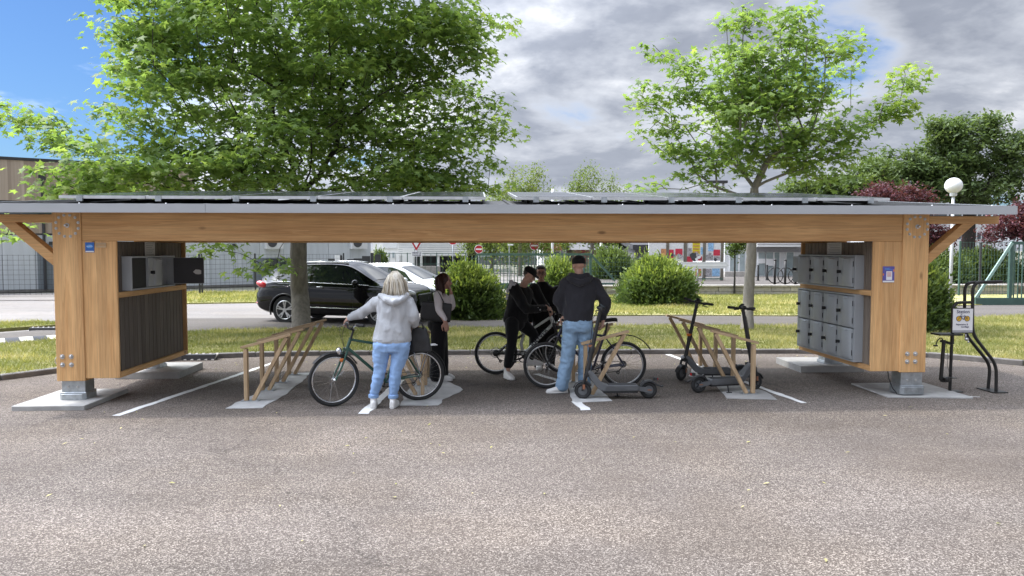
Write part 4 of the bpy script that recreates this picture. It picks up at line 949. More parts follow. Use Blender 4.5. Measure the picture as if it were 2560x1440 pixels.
# ================================================================== grey building on the left
def clad_mat(name, a, b_, pitch, axis='u', rough=.8):
    """boards told apart only by tone; far too thin to pick out"""
    m = bpy.data.materials.new(name); m.use_nodes = True; t = NT(m.node_tree); b = t.n['Principled BSDF']
    tc = t.new('ShaderNodeTexCoord'); sp = t.new('ShaderNodeSeparateXYZ'); t.put(sp.inputs[0], tc.outputs['Object'])
    k = t.math('FLOOR', t.math('DIVIDE', sp.outputs[0], pitch)); wn = t.new('ShaderNodeTexWhiteNoise'); wn.noise_dimensions = '1D'; t.put(wn.inputs['W'], k)
    g = t.noise(t.mapping(tc.outputs['Object'], (8, 8, .5)), 2, 5, .6)
    f = t.math('ADD', t.math('MULTIPLY', wn.outputs[0], .6), t.math('MULTIPLY', g, .4)); c = t.ramp(f, [(.2, a), (.8, b_)])
    fr = t.math('FRACT', t.math('DIVIDE', sp.outputs[0], pitch)); c = t.mix(t.ramp(fr, [(0, .6), (.06, 0.0)]), c, tuple(x*.4 for x in a))
    t.put(b.inputs['Base Color'], c); b.inputs['Roughness'].default_value = rough; MATS[name] = m
clad_mat('timber_boards', (.27, .215, .17), (.46, .385, .315), .12)
pmat('grey_panel', (.50, .53, .56), .65, .1, .10, 1.2, stretch=(3, 1, .3)); pmat('grey_panel_b', (.55, .58, .61), .65, .1, .10, 1.2, stretch=(3, 1, .3))
pmat('door_grey', (.17, .195, .22), .6, .1, .1, 2); pmat('anthracite', (.035, .036, .04), .5, .2, .15, 4)
A = Vector((*G(-260, 739).to_2d(), 0)); B = P(928, 715, 42.0); B.z = 0
L = (B - A).length; ang = math.atan2(B.y - A.y, B.x - A.x)
gb = thing('grey_building', 'long grey panelled hall with weathered timber upper storey behind the left end', 'building', A, ang)
def lb(x0, x1, y0, y1, z0, z1): mb = MB(); mb.bx(x0, x1, y0, y1, z0, z1); return mb
XU = 11.6
part(lb(.0, L, .06, 9, 0, 2.62), 'core', M['dark_wall'], gb, local=True); part(lb(.0, XU, .06, 9, 2.62, 5.9), 'core', M['dark_wall'], gb, local=True)
w = 1.22; n = int(L / w); w = L / n
for i in range(n):
    part(lb(i*w + .008, (i+1)*w - .008, 0, .06, .12, 2.55), 'wall_panel', M['grey_panel' if i % 3 else 'grey_panel_b'], gb, local=True)
part(lb(0, L, -.02, .06, 2.556, 2.62), 'flashing', M['anthracite'], gb, local=True)
part(lb(0, XU, -.03, .055, 2.625, 3.25), 'timber_band', M['timber_boards'], gb, local=True)
part(lb(0, XU, .02, .05, 3.255, 4.05), 'window_strip', M['glass_dark'], gb, local=True)
part(lb(0, XU, -.06, .02, 3.25, 3.32), 'sill_strip', M['anthracite'], gb, local=True)
part(lb(0, XU, -.05, .055, 4.055, 5.82), 'upper_timber', M['timber_boards'], gb, local=True)
part(lb(XU + .01, L + .05, -.09, 9.05, 2.64, 2.95), 'low_roof_edge', M['anthracite'], gb, local=True); part(lb(-.05, XU + .05, -.09, 9.05, 5.825, 5.95), 'roof_edge', M['anthracite'], gb, local=True)
part(lb(0, L, -.05, .059, 0, .115), 'plinth', M['kerb'], gb, local=True)
def on_wall(px, py):
    """point of the facade seen at this pixel, in facade coordinates (along, up)"""
    d = _ray(px, py); nrm = Vector((-math.sin(ang), math.cos(ang), 0)); k = (A - Vector(_C)).dot(nrm) / Vector(d).dot(nrm); p = Vector(_C) + Vector(d)*k; q = p - A
    return q.x*math.cos(ang) + q.y*math.sin(ang), p.z
x0, z1 = on_wall(632, 645); x1, _ = on_wall(752, 645); z0 = .1
dr = part(lb(x0, x1, -.05, -.002, .1, z1), 'sectional_door', M['door_grey'], gb, local=True)
for (pa, pb, qa, qb) in ((664, 692, 650, 668), (702, 712, 650, 682)):
    xa, za = on_wall(pa, qb); xb, zb = on_wall(pb, qa); wd = part(lb(xa - .05, xb + .05, -.07, -.052, za - .05, zb + .05), 'window', M['anthracite'], dr, local=True)
    part(lb(xa, xb, -.078, -.071, za, zb), 'pane', M['glass_dark'], dr, local=True)
for px in (682, 893):
    xa, za = on_wall(px, 622); u_ = part(lb(xa - .45, xa + .45, -.4, -.002, za, za + .65), 'air_conditioner', M['pale_clad'], gb, local=True)
    mb = MB(); mb.lathe([(.24, 0), (.24, .02), (.2, .025)], (xa - .12, -.4, za + .32), (0, -1, 0), 16); part(mb, 'fan_grille', M['dark_wall'], u_, local=True)
for px in (110, 338):
    xa, _ = on_wall(px, 600); mb = MB(); mb.path([(xa, -.1, .1), (xa, -.1, 5.8)], .06, 8); dp = part(mb, 'downpipe', M['anthracite'], gb, local=True)
    part(lb(xa - .14, xa + .14, -.2, -.02, 5.0, 5.35), 'rainwater_head', M['anthracite'], dp, local=True)
for px, py in ((585, 613), (320, 570), (128, 608)):
    xa, za = on_wall(px, py); part(lb(xa - .09, xa + .09, -.14, -.01, za - .07, za + .07), 'wall_lamp', M['anthracite'], gb, local=True)
xa, _ = on_wall(128, 700); part(lb(xa - .5, xa + .45, -.04, -.002, .1, 2.15), 'door', M['door_grey'], gb, local=True); part(lb(xa + .1, xa + .3, -.05, -.041, .9, 1.9), 'door_pane', M['glass_dark'], gb, local=True)
# dark yard gate and post at the far corner
t = thing('yard_gate', 'dark grey yard gate and posts at the far corner of the grey hall', 'gate', P(905, 720, 38))
for i, (pa, pb, py) in enumerate(((820, 848, 647), (868, 884, 648), (884, 925, 646), (905, 925, 640))):
    p, q_ = P(pa, py, 38 - i*.2), P(pb, py, 38 - i*.2); mb = MB(); mb.bx(p.x, q_.x, p.y, p.y + .06, .05, p.z); part(mb, 'gate_leaf', M['anthracite'], t)
mb = MB(); p = P(843, 638, 37.8); mb.bx(p.x - .12, p.x + .12, 37.8, 37.9, .05, p.z); part(mb, 'white_panel', M['sign_white'], t)
for px, py, w_ in ((853, 638, .10), (930, 632, .14), (941, 636, .14), (948, 636, .14)):
    p = P(px, py, 37.5); mb = MB(); mb.bx(p.x - w_/2, p.x + w_/2, 37.44, 37.56, 0, p.z); part(mb, 'gate_post', M['anthracite'], t)
# welded mesh fence in front of the hall
def mesh_fence(lab, p, q_, h, step, mat, z0=0, wires=9, vstep=.2, wr=.006, tops=None):
    d = q_ - p; Ld = d.length; n = max(1, round(Ld/step)); t = thing('mesh_fence', lab, 'fence', p)
    for i in range(n + 1):
        c = p + d*(i/n); mb = MB(); mb.bx(c.x - .03, c.x + .03, c.y - .03, c.y + .03, z0 - .05, z0 + h + .04); part(mb, 'post', M[mat], t)
    for i in range(n):
        a = p + d*(i/n); b = p + d*((i+1)/n); mb = MB()
        for k in range(wires): z = z0 + .08 + (h - .1)*k/(wires - 1); mb.bar((a.x, a.y - .02, z), (b.x, b.y - .02, z), wr*1.6, wr*1.6)
        m_ = int((b - a).length/vstep)
        for k in range(1, m_): c = a.lerp(b, k/m_); mb.bar((c.x, c.y - .03, z0 + .05), (c.x, c.y - .03, z0 + h), wr, wr, (0, 1, 0))
        part(mb, 'mesh_panel', M[mat], t)
    return t
f0, f1, f2 = G(-200, 745), G(140, 741), G(500, 739); f3 = P(860, 722, 37); f3.z = 0
mesh_fence('thin dark mesh fence in front of the grey hall at far left', f0, f2, 1.66, 2.5, 'anthracite', .03)
mesh_fence('thin dark mesh fence with slim posts between locker wall and parked car', f2 + Vector((.1, 0, 0)), f3, 1.66, 2.5, 'anthracite', .03)

# ================================================================== far side of the street
def block(name, lab, px0, px1, Y, z0, z1, depth, mat, cat='building', grp=None):
    a, b = P(px0, 620, Y), P(px1, 620, Y); t = thing(name, lab, cat, ((a.x+b.x)/2, Y, z0), 0, grp); mb = MB(); mb.bx(a.x, b.x, Y, Y + depth, z0, z1); part(mb, 'wall', M[mat], t); return t, a.x, b.x
def wins(t, Y, cols, rows, name='window', fmat='pale_clad', gmat='glass_dark'):
    for x0, x1 in cols:
        for z0, z1 in rows:
            mb = MB(); mb.bx(x0 - .05, x1 + .05, Y - .05, Y - .002, z0 - .05, z1 + .05); f = part(mb, name, M[fmat], t); mb = MB(); mb.bx(x0, x1, Y - .06, Y - .051, z0, z1); part(mb, 'pane', M[gmat], f)
# white two-storey office
t, xa, xb = block('white_office', 'white office block with small windows in the far gap left of the yield sign', 932, 998, 78, 0, 7, 10, 'white_wall')
def px_w(l, Y): return [(P(a, 620, Y).x, P(b, 620, Y).x) for a, b in l]
zz = lambda py, Y: P(1280, py, Y).z
wins(t, 78, px_w([(961, 965), (971, 975), (981, 986)], 78), [(zz(644, 78), zz(632, 78)), (zz(610, 78), zz(603, 78))], gmat='glass_pale')
mb = MB(); mb.bx(P(958, 620, 78).x, P(993, 620, 78).x, 77.9, 77.99, zz(621, 78), zz(604, 78)); part(mb, 'render_band', M['pale_clad'], t)
# corrugated hall with pilotis
t, xa, xb = block('corrugated_hall', 'pale ribbed metal hall raised over a dark open ground floor beyond the bushes', 996, 1167, 64, 1.35, 7, 14, 'pale_clad')
for i in range(30):
    z = 1.42 + i*.185; mb = MB(); mb.bx(xa, xb, 63.93, 63.999, z, z + .10); part(mb, 'cladding_rib', M['white_wall'], t)
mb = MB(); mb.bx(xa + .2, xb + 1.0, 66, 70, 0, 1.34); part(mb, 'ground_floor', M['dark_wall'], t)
for px in (1053, 1096, 1166):
    x = P(px, 620, 64).x; mb = MB(); mb.tube((x, 64.1, 0), (x, 64.1, 1.36), .11); part(mb, 'column', M['white_wall'], t)
mb = MB(); x = P(1022, 620, 64).x; mb.bx(x - .5, x + .5, 63.6, 63.9, 0, 2.0); part(mb, 'entrance', M['white_wall'], t)
t, xa, xb = block('dark_frame_building', 'dark steel framed building side next to the ribbed hall', 1168, 1192, 66, 0, 6, 10, 'dark_wall')
for s_ in (0, 1):
    mb = MB(); mb.bar((xa if s_ else xb, 65.9, .8), (xb if s_ else xa, 65.9, 4.5), .12, .12); part(mb, 'cross_brace', M['anthracite'], t)
# low retaining wall and hedge line far left of centre
t, xa, xb = block('low_wall', 'low grey wall in front of the ribbed hall', 948, 1100, 52, 0, .75, .3, 'stone', 'wall')
mesh_fence('grey railing on the low wall in front of the ribbed hall', P(945, 660, 51.8) * Vector((1, 1, 0)) if False else Vector((P(945, 660, 51.8).x, 51.8, 0)), Vector((P(1165, 660, 51.8).x, 51.8, 0)), 1.55, 2.4, 'steel_green', .1, 3, .35, .02)
# red and white house, grey roofs
pmat('house_red', (.38, .09, .09), .7, 0, .1, 3); pmat('roof_grey', (.14, .14, .145), .8, 0, .15, 3); pmat('brick_pink', (.36, .22, .18), .8, 0, .2, 6)
t, xa, xb = block('red_house', 'small red and white house front behind the no entry signs', 1358, 1402, 72, 0, 4.5, 8, 'white_wall')
mb = MB(); mb.bx(xa - .05, xb + .05, 71.6, 71.99, zz(626, 72), zz(610, 72)); part(mb, 'red_balcony', M['house_red'], t)
wins(t, 72, px_w([(1362, 1374), (1380, 1398)], 72), [(zz(640, 72), zz(629, 72)), (zz(608, 72), zz(602, 72))])
t, xa, xb = block('grey_house', 'low grey roofed house with red trim behind the capped man', 1440, 1532, 70, 0, 2.1, 8, 'brick_pink')
mb = MB(); mb.prism([(-.6, 1.9), (8.6, 1.9), (4, 4.6)], (xa - .5, 70, 0), (0, 1, 0), (0, 0, 1), (xb - xa + 1, 0, 0)); part(mb, 'roof', M['roof_grey'], t)
wins(t, 70, px_w([(1472, 1486)], 70), [(zz(606, 70), zz(601, 70))], gmat='glass_pale')
mb = MB(); mb.bx(P(1452, 620, 70).x, P(1464, 620, 70).x, 69.9, 69.99, .2, 1.85); part(mb, 'red_door', M['house_red'], t)
t, xa, xb = block('grey_shed', 'dark grey shed roof left of the poster wall', 1588, 1640, 60, 0, 2.0, 6, 'roof_grey')
mb = MB(); mb.prism([(-.5, 1.9), (6.5, 2.6), (6.5, 3.2), (-.5, 2.3)], (xa - .3, 60, 0), (0, 1, 0), (0, 0, 1), (xb - xa + .6, 0, 0)); part(mb, 'roof', M['dark_wall'], t)
wins(t, 60, px_w([(1618, 1636)], 60), [(.6, 1.6)], gmat='glass_pale')
# long far buildings closing the horizon
t, xa, xb = block('far_terrace', 'distant grey low building closing the view behind the gate', 1180, 1660, 95, 0, 4.2, 12, 'roof_grey')
wins(t, 95, [(xa + 1 + i*2.2, xa + 2.2 + i*2.2) for i in range(10)], [(1.0, 2.0)], gmat='glass_pale')
t, xa, xb = block('curved_roof_hall', 'distant hall with pale rounded roof just above the shelter roof', 1330, 1540, 120, 0, 8.6, 20, 'pale_clad')
mb = MB(); mb.prism([(xa, 8.6)] + [(xa + (xb-xa)*i/12, 8.6 + 1.5*math.sin(math.pi*i/12)) for i in range(1, 12)] + [(xb, 8.6)], (0, 120, 0), (1, 0, 0), (0, 0, 1), (0, 20, 0)); part(mb, 'roof', M['roof_grey'], t)
# white office with bands at far right
t, xa, xb = block('banded_office', 'white and grey office building with ribbon windows behind the right end', 2300, 2475, 62, 0, 7.2, 12, 'pale_clad')
for za, zb in ((zz(597, 62), zz(580, 62)), (zz(548, 62), zz(532, 62))):
    wins(t, 62, px_w([(2318, 2330), (2332, 2364), (2368, 2400), (2404, 2412), (2413, 2420), (2428, 2438), (2441, 2450), (2453, 2470)], 62), [(za, zb)])
mb = MB(); mb.bx(P(2420, 620, 62).x, P(2427, 620, 62).x, 61.7, 61.94, 0, 7.2); part(mb, 'column', M['white_wall'], t)
mb = MB(); mb.bx(xa, P(2404, 620, 62).x, 61.85, 61.94, zz(628, 62), zz(599, 62)); part(mb, 'white_parapet', M['white_wall'], t)
# shop front with glass and white canopy
YS = 41
t, xa, xb = block('shop_front', 'glazed shop front under a white fascia between small maple and right lockers', 1812, 2010, YS, .4, 3.7, 8, 'pale_clad')
mb = MB(); mb.bx(P(1893, 600, YS - .8).x, P(2010, 600, YS - .8).x, YS - .8, YS - .002, zz(617, YS - .8), zz(598, YS - .8)); part(mb, 'canopy', M['white_wall'], t)
mb = MB(); mb.bx(P(1893, 600, YS - .8).x, P(2010, 600, YS - .8).x, YS - .81, YS - .801, zz(611, YS - .8), zz(609.5, YS - .8)); part(mb, 'canopy_line', M['ink_soft'], t)
wins(t, YS, px_w([(1825, 1845), (1849, 1862), (1896, 1912), (1915, 1932), (1936, 1948), (1966, 1983)], YS), [(zz(690, YS), zz(631, YS))], gmat='glass_pale', fmat='sign_white')
mb = MB(); mb.bx(P(1890, 600, YS).x, P(2010, 600, YS).x, YS - .12, YS - .061, zz(630, YS), zz(619, YS)); part(mb, 'transom', M['ink_soft'], t)
for pa, pb, qa, qb in ((1896, 1913, 647, 659), (1915, 1940, 647, 665)):
    mb = MB(); mb.bx(P(pa, 600, YS).x, P(pb, 600, YS).x, YS - .09, YS - .065, zz(qb, YS), zz(qa, YS)); part(mb, 'window_notice', M['sign_white'], t)
mb = MB(); mb.bx(P(1806, 600, YS).x, P(1865, 600, YS).x, YS - .5, YS - .15, .4, zz(679, YS)); part(mb, 'stall_riser', M['stone_b'], t)
# poster wall
YPp = 35.5
t = thing('poster_wall', 'row of billboard panels covered with torn red, yellow and white posters', 'billboard', (P(1720, 700, YPp).x, YPp, .4))
fr = px_w([(1622, 1668), (1670, 1709), (1719, 1758), (1764, 1804)], YPp); ztop = zz(600, YPp) + .5; pmat('poster_yellow', (.62, .52, .02), .6, 0, .08, 8); pmat('poster_red', (.50, .03, .06), .6, 0, .2, 12); pmat('poster_blue', (.25, .42, .62), .6, 0, .35, 14); pmat('poster_white', (.66, .66, .66), .7, 0, .12, 12); pmat('poster_orange', (.48, .22, .10), .6, 0, .3, 12); pmat('poster_mixed', (.32, .30, .31), .7, 0, .7, 18, detail=8)
for x0, x1 in fr:
    mb = MB(); mb.bx(x0, x1, YPp, YPp + .08, zz(652, YPp), ztop); part(mb, 'board', M['poster_white'], t)
    mb = MB(); mb.bx(x0, x1, YPp, YPp + .08, zz(694, YPp), zz(658, YPp)); part(mb, 'lower_board', M['poster_white'], t)
for px in (1669, 1714, 1761, 1806):
    x = P(px, 600, YPp).x; mb = MB(); mb.bx(x - .07, x + .07, YPp - .03, YPp + .1, .4, ztop); part(mb, 'post', M['bark'], t)
for i, (pa, pb, qa, qb, mt) in enumerate(((1731, 1750, 603, 636, 'poster_yellow'), (1783, 1800, 624, 639, 'poster_red'), (1672, 1684, 624, 646, 'poster_red'), (1688, 1706, 622, 640, 'poster_red'), (1714, 1732, 641, 655, 'poster_red'), (1735, 1755, 641, 652, 'poster_red'), (1770, 1784, 605, 628, 'poster_blue'), (1740, 1752, 639, 645, 'poster_white'), (1765, 1782, 637, 652, 'poster_mixed'), (1784, 1800, 641, 652, 'poster_mixed'), (1690, 1705, 636, 650, 'poster_white'), (1652, 1666, 622, 650, 'poster_orange'), (1738, 1753, 672, 690, 'poster_orange'), (1760, 1779, 672, 691, 'poster_mixed'), (1780, 1799, 669, 690, 'poster_blue'), (1720, 1729, 620, 640, 'poster_mixed'), (1752, 1757, 618, 636, 'poster_blue'))):
    a, b = P(pa, qb, YPp), P(pb, qa, YPp); mb = MB(); mb.bx(a.x, b.x, YPp - .012 - .004*(i % 4), YPp - .008 - .004*(i % 4), a.z, b.z); part(mb, 'poster_sheet', M[mt], t)
a = P(1731, 636, YPp); b = P(1750, 603, YPp)
for i in range(4):
    mb = MB(); z = b.z - (b.z - a.z)*(i + .7)/4.4; mb.bx(a.x + .03, b.x - .03, YPp - .03, YPp - .026, z, z + .05); part(mb, 'print_line', M['poster_orange'], t)
random.seed(5)
for i in range(16):   # ragged remains of torn sheets
    x0, x1 = random.choice(fr); x = random.uniform(x0 + .1, x1 - .2); z = random.uniform(zz(655, YPp), zz(634, YPp)); s_ = random.uniform(.08, .2); mb = MB()
    mb.prism([(s_*random.uniform(.5, 1.1)*math.cos(k*.9), s_*random.uniform(.5, 1.1)*math.sin(k*.9)) for k in range(7)], (x, YPp - .032 - i*.0006, z), (1, 0, 0), (0, 0, 1), (0, -.0005, 0)); part(mb, 'torn_scrap', M[random.choice(['poster_white', 'poster_mixed', 'dark_wall'])], t)
mb = MB(); a, b = P(1745, 700, YPp - .6), P(1808, 695, YPp - .6); mb.bar((P(1640, 700, YPp).x, YPp - .5, zz(697, YPp)), (b.x, YPp - .5, zz(697, YPp)), .05, .06); part(mb, 'guard_rail', M['steel_green'], t)
# terrace behind the low wall
TW = 29.3; tx0, tx1 = P(1478, 700, TW).x, 40
mb = MB(); mb.bx(tx0, tx1, TW + .28, 60, -.02, .40); struct(mb, 'pavement', M['asphalt_path'])
mb = MB(); mb.bx(-3.2, tx0 - .01, 31, 60, -.02, .06); struct(mb, 'forecourt', M['asphalt_road'])
wl = thing('stone_wall', 'low wall of grey stone blocks with slab coping along the back of the lawn', 'wall', ((tx0 + 22)/2, TW + .14, 0))
random.seed(3)
for r in range(2):
    x = tx0 + (-.0 if r else -.0); k = 0
    while x < 22:
        lw = random.uniform(.55, .95); x2 = min(22, x + lw); mb = MB(); j = random.uniform(-.012, .012)
        mb.bx(x + .006, x2 - .006, TW + j, TW + .26, .01 + r*.195, .198 + r*.195); part(mb, 'stone_block', M[random.choice(['stone', 'stone_b', 'stone'])], wl, bevel=.012); x = x2
x = tx0 - .03
while x < 22:
    mb = MB(); mb.bx(x + .005, min(22.05, x + 1.15), TW - .05, TW + .33, .402, .475); part(mb, 'coping_slab', M['stone_b'], wl, bevel=.012); x += 1.15
# steps beside the wall, below the green railing
t = thing('steps', 'short flight of pale stone steps between the men and the dome bush', 'steps', P(1490, 735, 29))
for i in range(3):
    a, b = P(1420, 730, 29), P(1530, 730, 29); mb = MB(); mb.bx(a.x, tx0 - .04, 28.6 + i*.35, 31, 0 + i*.13, .13 + i*.13); part(mb, 'step', M['stone_b'], t, bevel=.01)
# bollards and hoop racks on the pavement
def hoop(px, py, Y, lab, grp='hoop bike racks', r=.33, full=True):
    c = P(px, py, Y); z0 = .40; t = thing('hoop_rack', lab, 'bike rack', (c.x, Y, z0), 0, grp); mb = MB(); mb.torus((c.x, Y, z0 + r + .08), (0, 1, 0), r, .022, 24, 6); part(mb, 'hoop', M['black_steel'], t, smooth=True)
    mb = MB(); mb.tube((c.x - .02, Y, z0 - .02), (c.x - .02, Y, z0 + 1.05), .05, n=8); mb.ell((c.x - .02, Y, z0 + 1.05), (.055, .055, .06)); part(mb, 'post', M['black_steel'], t, smooth=True)
for px, Y, lab in ((1938, 30.6, 'left hoop bike rack with thick dark post seen just left of the right lockers'), (1964, 30.3, 'taller middle hoop rack post just left of the right lockers'), (1990, 30.4, 'hoop rack half hidden behind the right locker wall')): hoop(px, 700, Y, lab)
def bollard(px, Y, h, lab):
    c = P(px, 700, Y); t = thing('bollard', lab, 'bollard', (c.x, Y, .40), 0, 'bollards on the pavement'); mb = MB(); mb.lathe([(.05, -.02), (.05, h - .1), (.035, h - .08), (.035, h - .06), (.055, h - .05), (.05, h), (.0, h + .01)], (c.x, Y, .40), (0, 0, 1), 10); part(mb, 'shaft', M['black_steel'], t, smooth=40)
    mb = MB(); mb.lathe([(.075, 0), (.06, .05)], (c.x, Y, .40), (0, 0, 1), 10); part(mb, 'foot', M['black_steel'], t)
bollard(1895, 35, .75, 'left slim bollard in front of the shop glazing'); bollard(1917, 35.5, .75, 'right slim bollard in front of the shop glazing')
def u_hoop(px, Y, lab):
    c = P(px, 700, Y); t = thing('hoop_rack', lab, 'bike rack', (c.x, Y, .06), 0, 'steel arch bike racks'); mb = MB(); mb.path(rounded([(c.x - .3, Y, 0), (c.x - .3, Y, .85), (c.x + .3, Y, .85), (c.x + .3, Y, 0)], .28, 6), .024, 6); part(mb, 'arch', M['galv'], t, smooth=True)
    mb = MB(); mb.bx(c.x - .36, c.x + .36, Y - .03, Y + .03, .055, .075); part(mb, 'base_rail', M['galv'], t)
for i, px in enumerate((1420, 1444, 1512, 1532)): u_hoop(px, 38 + i*.15, ['first steel arch rack left of the capped man', 'second steel arch rack left of the capped man', 'steel arch rack right of the capped man behind the steps', 'steel arch rack nearest the dome bush behind the steps'][i])
# green cantilever sliding gates
def sliding_gate(lab, Y, px0, px1, ptop, pbot, tail, right=True, mat='steel_green', dmat='steel_green'):
    a, b = P(px0, ptop, Y), P(px1, ptop, Y); z1 = a.z; z0 = max(.16, P(px0, pbot, Y).z); t = thing('sliding_gate', lab, 'gate', ((a.x+b.x)/2, Y, 0))
    mb = MB(); mb.bx(a.x, b.x, Y - .05, Y + .05, z1 - .10, z1); part(mb, 'top_rail', M[mat], t)
    mb = MB(); x0 = min(a.x, P(tail[0], 700, Y).x); x1 = max(b.x, P(tail[0], 700, Y).x); mb.bx(x0, x1, Y - .08, Y + .08, z0 - .12, z0 + .12); part(mb, 'bottom_beam', M['steel_green' if mat == 'steel_green' else 'galv'], t)
    zm = z0 + (z1 - z0)*.12
    for x in (a.x, b.x): mb = MB(); mb.bx(x - .05, x + .05, Y - .049, Y + .049, z0 + .12, z1 - .1); part(mb, 'stile', M[mat], t)
    n = int((b.x - a.x)/.14)
    for i in range(1, n): x = a.x + (b.x - a.x)*i/n; mb = MB(); mb.bx(x - .015, x + .015, Y - .015, Y + .015, z0 + .12, z1 - .1); part(mb, 'bar', M[mat], t)
    s0 = a if P(tail[0], 700, Y).x < a.x else b; e = P(tail[0], tail[1], Y); mb = MB(); mb.bar((s0.x, Y - .052, z1 - .04), (e.x, Y - .052, max(e.z, z0 + .1)), .05, .09); part(mb, 'diagonal_strut', M[dmat], t)
    for x in (a.x + .4, b.x - .3): mb = MB(); mb.bx(x - .15, x + .15, Y - .12, Y + .12, 0, z0 - .121); part(mb, 'roller_block', M['kerb'], t)
    return t
sliding_gate('pale green sliding gate with long diagonal strut at the right edge of the lawn', 24.0, 2528, 2660, 604, 756, (2437, 744), mat='steel_green', dmat='steel_green_pale')
sliding_gate('dark green sliding gate behind the group of men, its strut sloping to the steps', 30.5, 1190, 1476, 633, 715, (1537, 702))
mesh_fence('tall green mesh fence behind the lawn at the right edge', Vector((P(2398, 700, 28.6).x, 28.6, 0)), Vector((P(2660, 700, 28.6).x, 28.6, 0)), 2.15, 2.3, 'steel_green', .05, 9, .12, .008)
mesh_fence('low green mesh fence between the men and the dome bush, beyond the railing', Vector((P(1180, 700, 33).x, 33, 0)), Vector((P(1600, 700, 33).x, 33, 0)), 1.5, 2.5, 'steel_green', .05, 8, .12, .008)
# ------------------------------------------------------------------ signs, lamps, masts
def pole(px, Y, z1, r=.03, z0=0): x = P(px, 620, Y).x; mb = MB(); mb.tube((x, Y, z0 - .02), (x, Y, z1), r, n=8); return mb, x
def no_entry(px, py, rpx, Y, lab, pole_px=None):
    c = P(px, py, Y); r = rpx*Y/FPX; t = thing('no_entry_sign', lab, 'road sign', (c.x, Y, 0), 0, 'no entry signs'); mb, x = pole(px, Y + .06, c.z + r); part(mb, 'pole', M['galv'], t, smooth=True)
    mb = MB(); mb.lathe([(r, 0), (r, .02)], (c.x, Y, c.z), (0, -1, 0), 28); d = part(mb, 'disc', M['sign_red'], t)
    mb = MB(); mb.torus((c.x, Y - .02, c.z), (0, 1, 0), r*.97, .018, 28, 5); part(mb, 'rim', M['sign_white'], d)
    mb = MB(); mb.bx(c.x - r*.72, c.x + r*.72, Y - .03, Y - .0205, c.z - r*.16, c.z + r*.16); part(mb, 'white_bar', M['sign_white'], d)
no_entry(1132, 600, 12.5, 48, 'no entry sign on a dark pole, half hidden by the beam above the first bush')
no_entry(1197, 623, 10.5, 56, 'lower no entry sign above the right shoulder of the first bush')
no_entry(1336, 614, 11.5, 52, 'no entry sign just above the heads of the two men in black')
c = P(1041, 627, 46); t = thing('yield_sign', 'red bordered yield triangle with white plate below, above the white car', 'road sign', (c.x, 46, 0))
mb, x = pole(1041, 46.06, c.z + .8, .04); part(mb, 'pole', M['galv'], t, smooth=True)
sz = .98; h_ = sz*.87; tri = [(0, 0), (sz/2, h_), (-sz/2, h_)]
mb = MB(); mb.prism(tri, (c.x, 46, c.z), (1, 0, 0), (0, 0, 1), (0, -.02, 0)); tr_ = part(mb, 'triangle', M['sign_red'], t)
mb = MB(); mb.prism([(p_[0]*.62, .155 + (p_[1])*.62 + .045) for p_ in tri], (c.x, 45.978, c.z), (1, 0, 0), (0, 0, 1), (0, -.006, 0)); part(mb, 'white_face', M['sign_white'], tr_)
a, b = P(1028, 641, 45.98), P(1055.5, 629, 45.98); mb = MB(); mb.bx(a.x, b.x, 45.96, 45.98, a.z, b.z); pl = part(mb, 'plate', M['sign_white'], t)
text('CEDEZ LE', .13, ((a.x+b.x)/2, 45.957, (a.z+b.z)/2 + .065), (1, 0, 0), (0, 0, 1), M['navy_ink'], pl, bold=.004); text('PASSAGE', .13, ((a.x+b.x)/2, 45.957, (a.z+b.z)/2 - .075), (1, 0, 0), (0, 0, 1), M['navy_ink'], pl, bold=.004)
# direction arrow
Yd = 31.5; a, b = P(1640, 655, Yd), P(1823, 671, Yd); t = thing('direction_sign', 'long white arrow shaped direction sign pointing right beside the dome bush', 'road sign', ((a.x+b.x)/2, Yd, .4))
hh = a.z - b.z; mb = MB(); mb.prism([(a.x, 0), (b.x - hh*.45, 0), (b.x, hh/2), (b.x - hh*.45, hh), (a.x, hh)], (0, Yd, b.z), (1, 0, 0), (0, 0, 1), (0, -.03, 0)); ar = part(mb, 'arrow_board', M['pale_clad'], t)
mb = MB(); mb.prism([(a.x, hh*.4), (b.x - hh*.6, hh*.4), (b.x - hh*.35, hh*.5), (b.x - hh*.6, hh*.6), (a.x, hh*.6)], (0, Yd - .031, b.z), (1, 0, 0), (0, 0, 1), (0, -.004, 0)); part(mb, 'white_stripe', M['sign_white'], ar)
mb = MB(); mb.prism([(a.x, hh*.9), (b.x - hh*.45, hh*.9), (b.x - hh*.12, hh*.55), (b.x - hh*.06, hh*.55), (b.x - hh*.42, hh*.96), (a.x, hh*.96)], (0, Yd - .031, b.z), (1, 0, 0), (0, 0, 1), (0, -.004, 0)); part(mb, 'edge_line', M['sign_white'], ar)
for px in (1660, 1745): mb, x = pole(px, Yd + .05, a.z + .02, .035, .35); part(mb, 'pole', M['galv'], t, smooth=True)
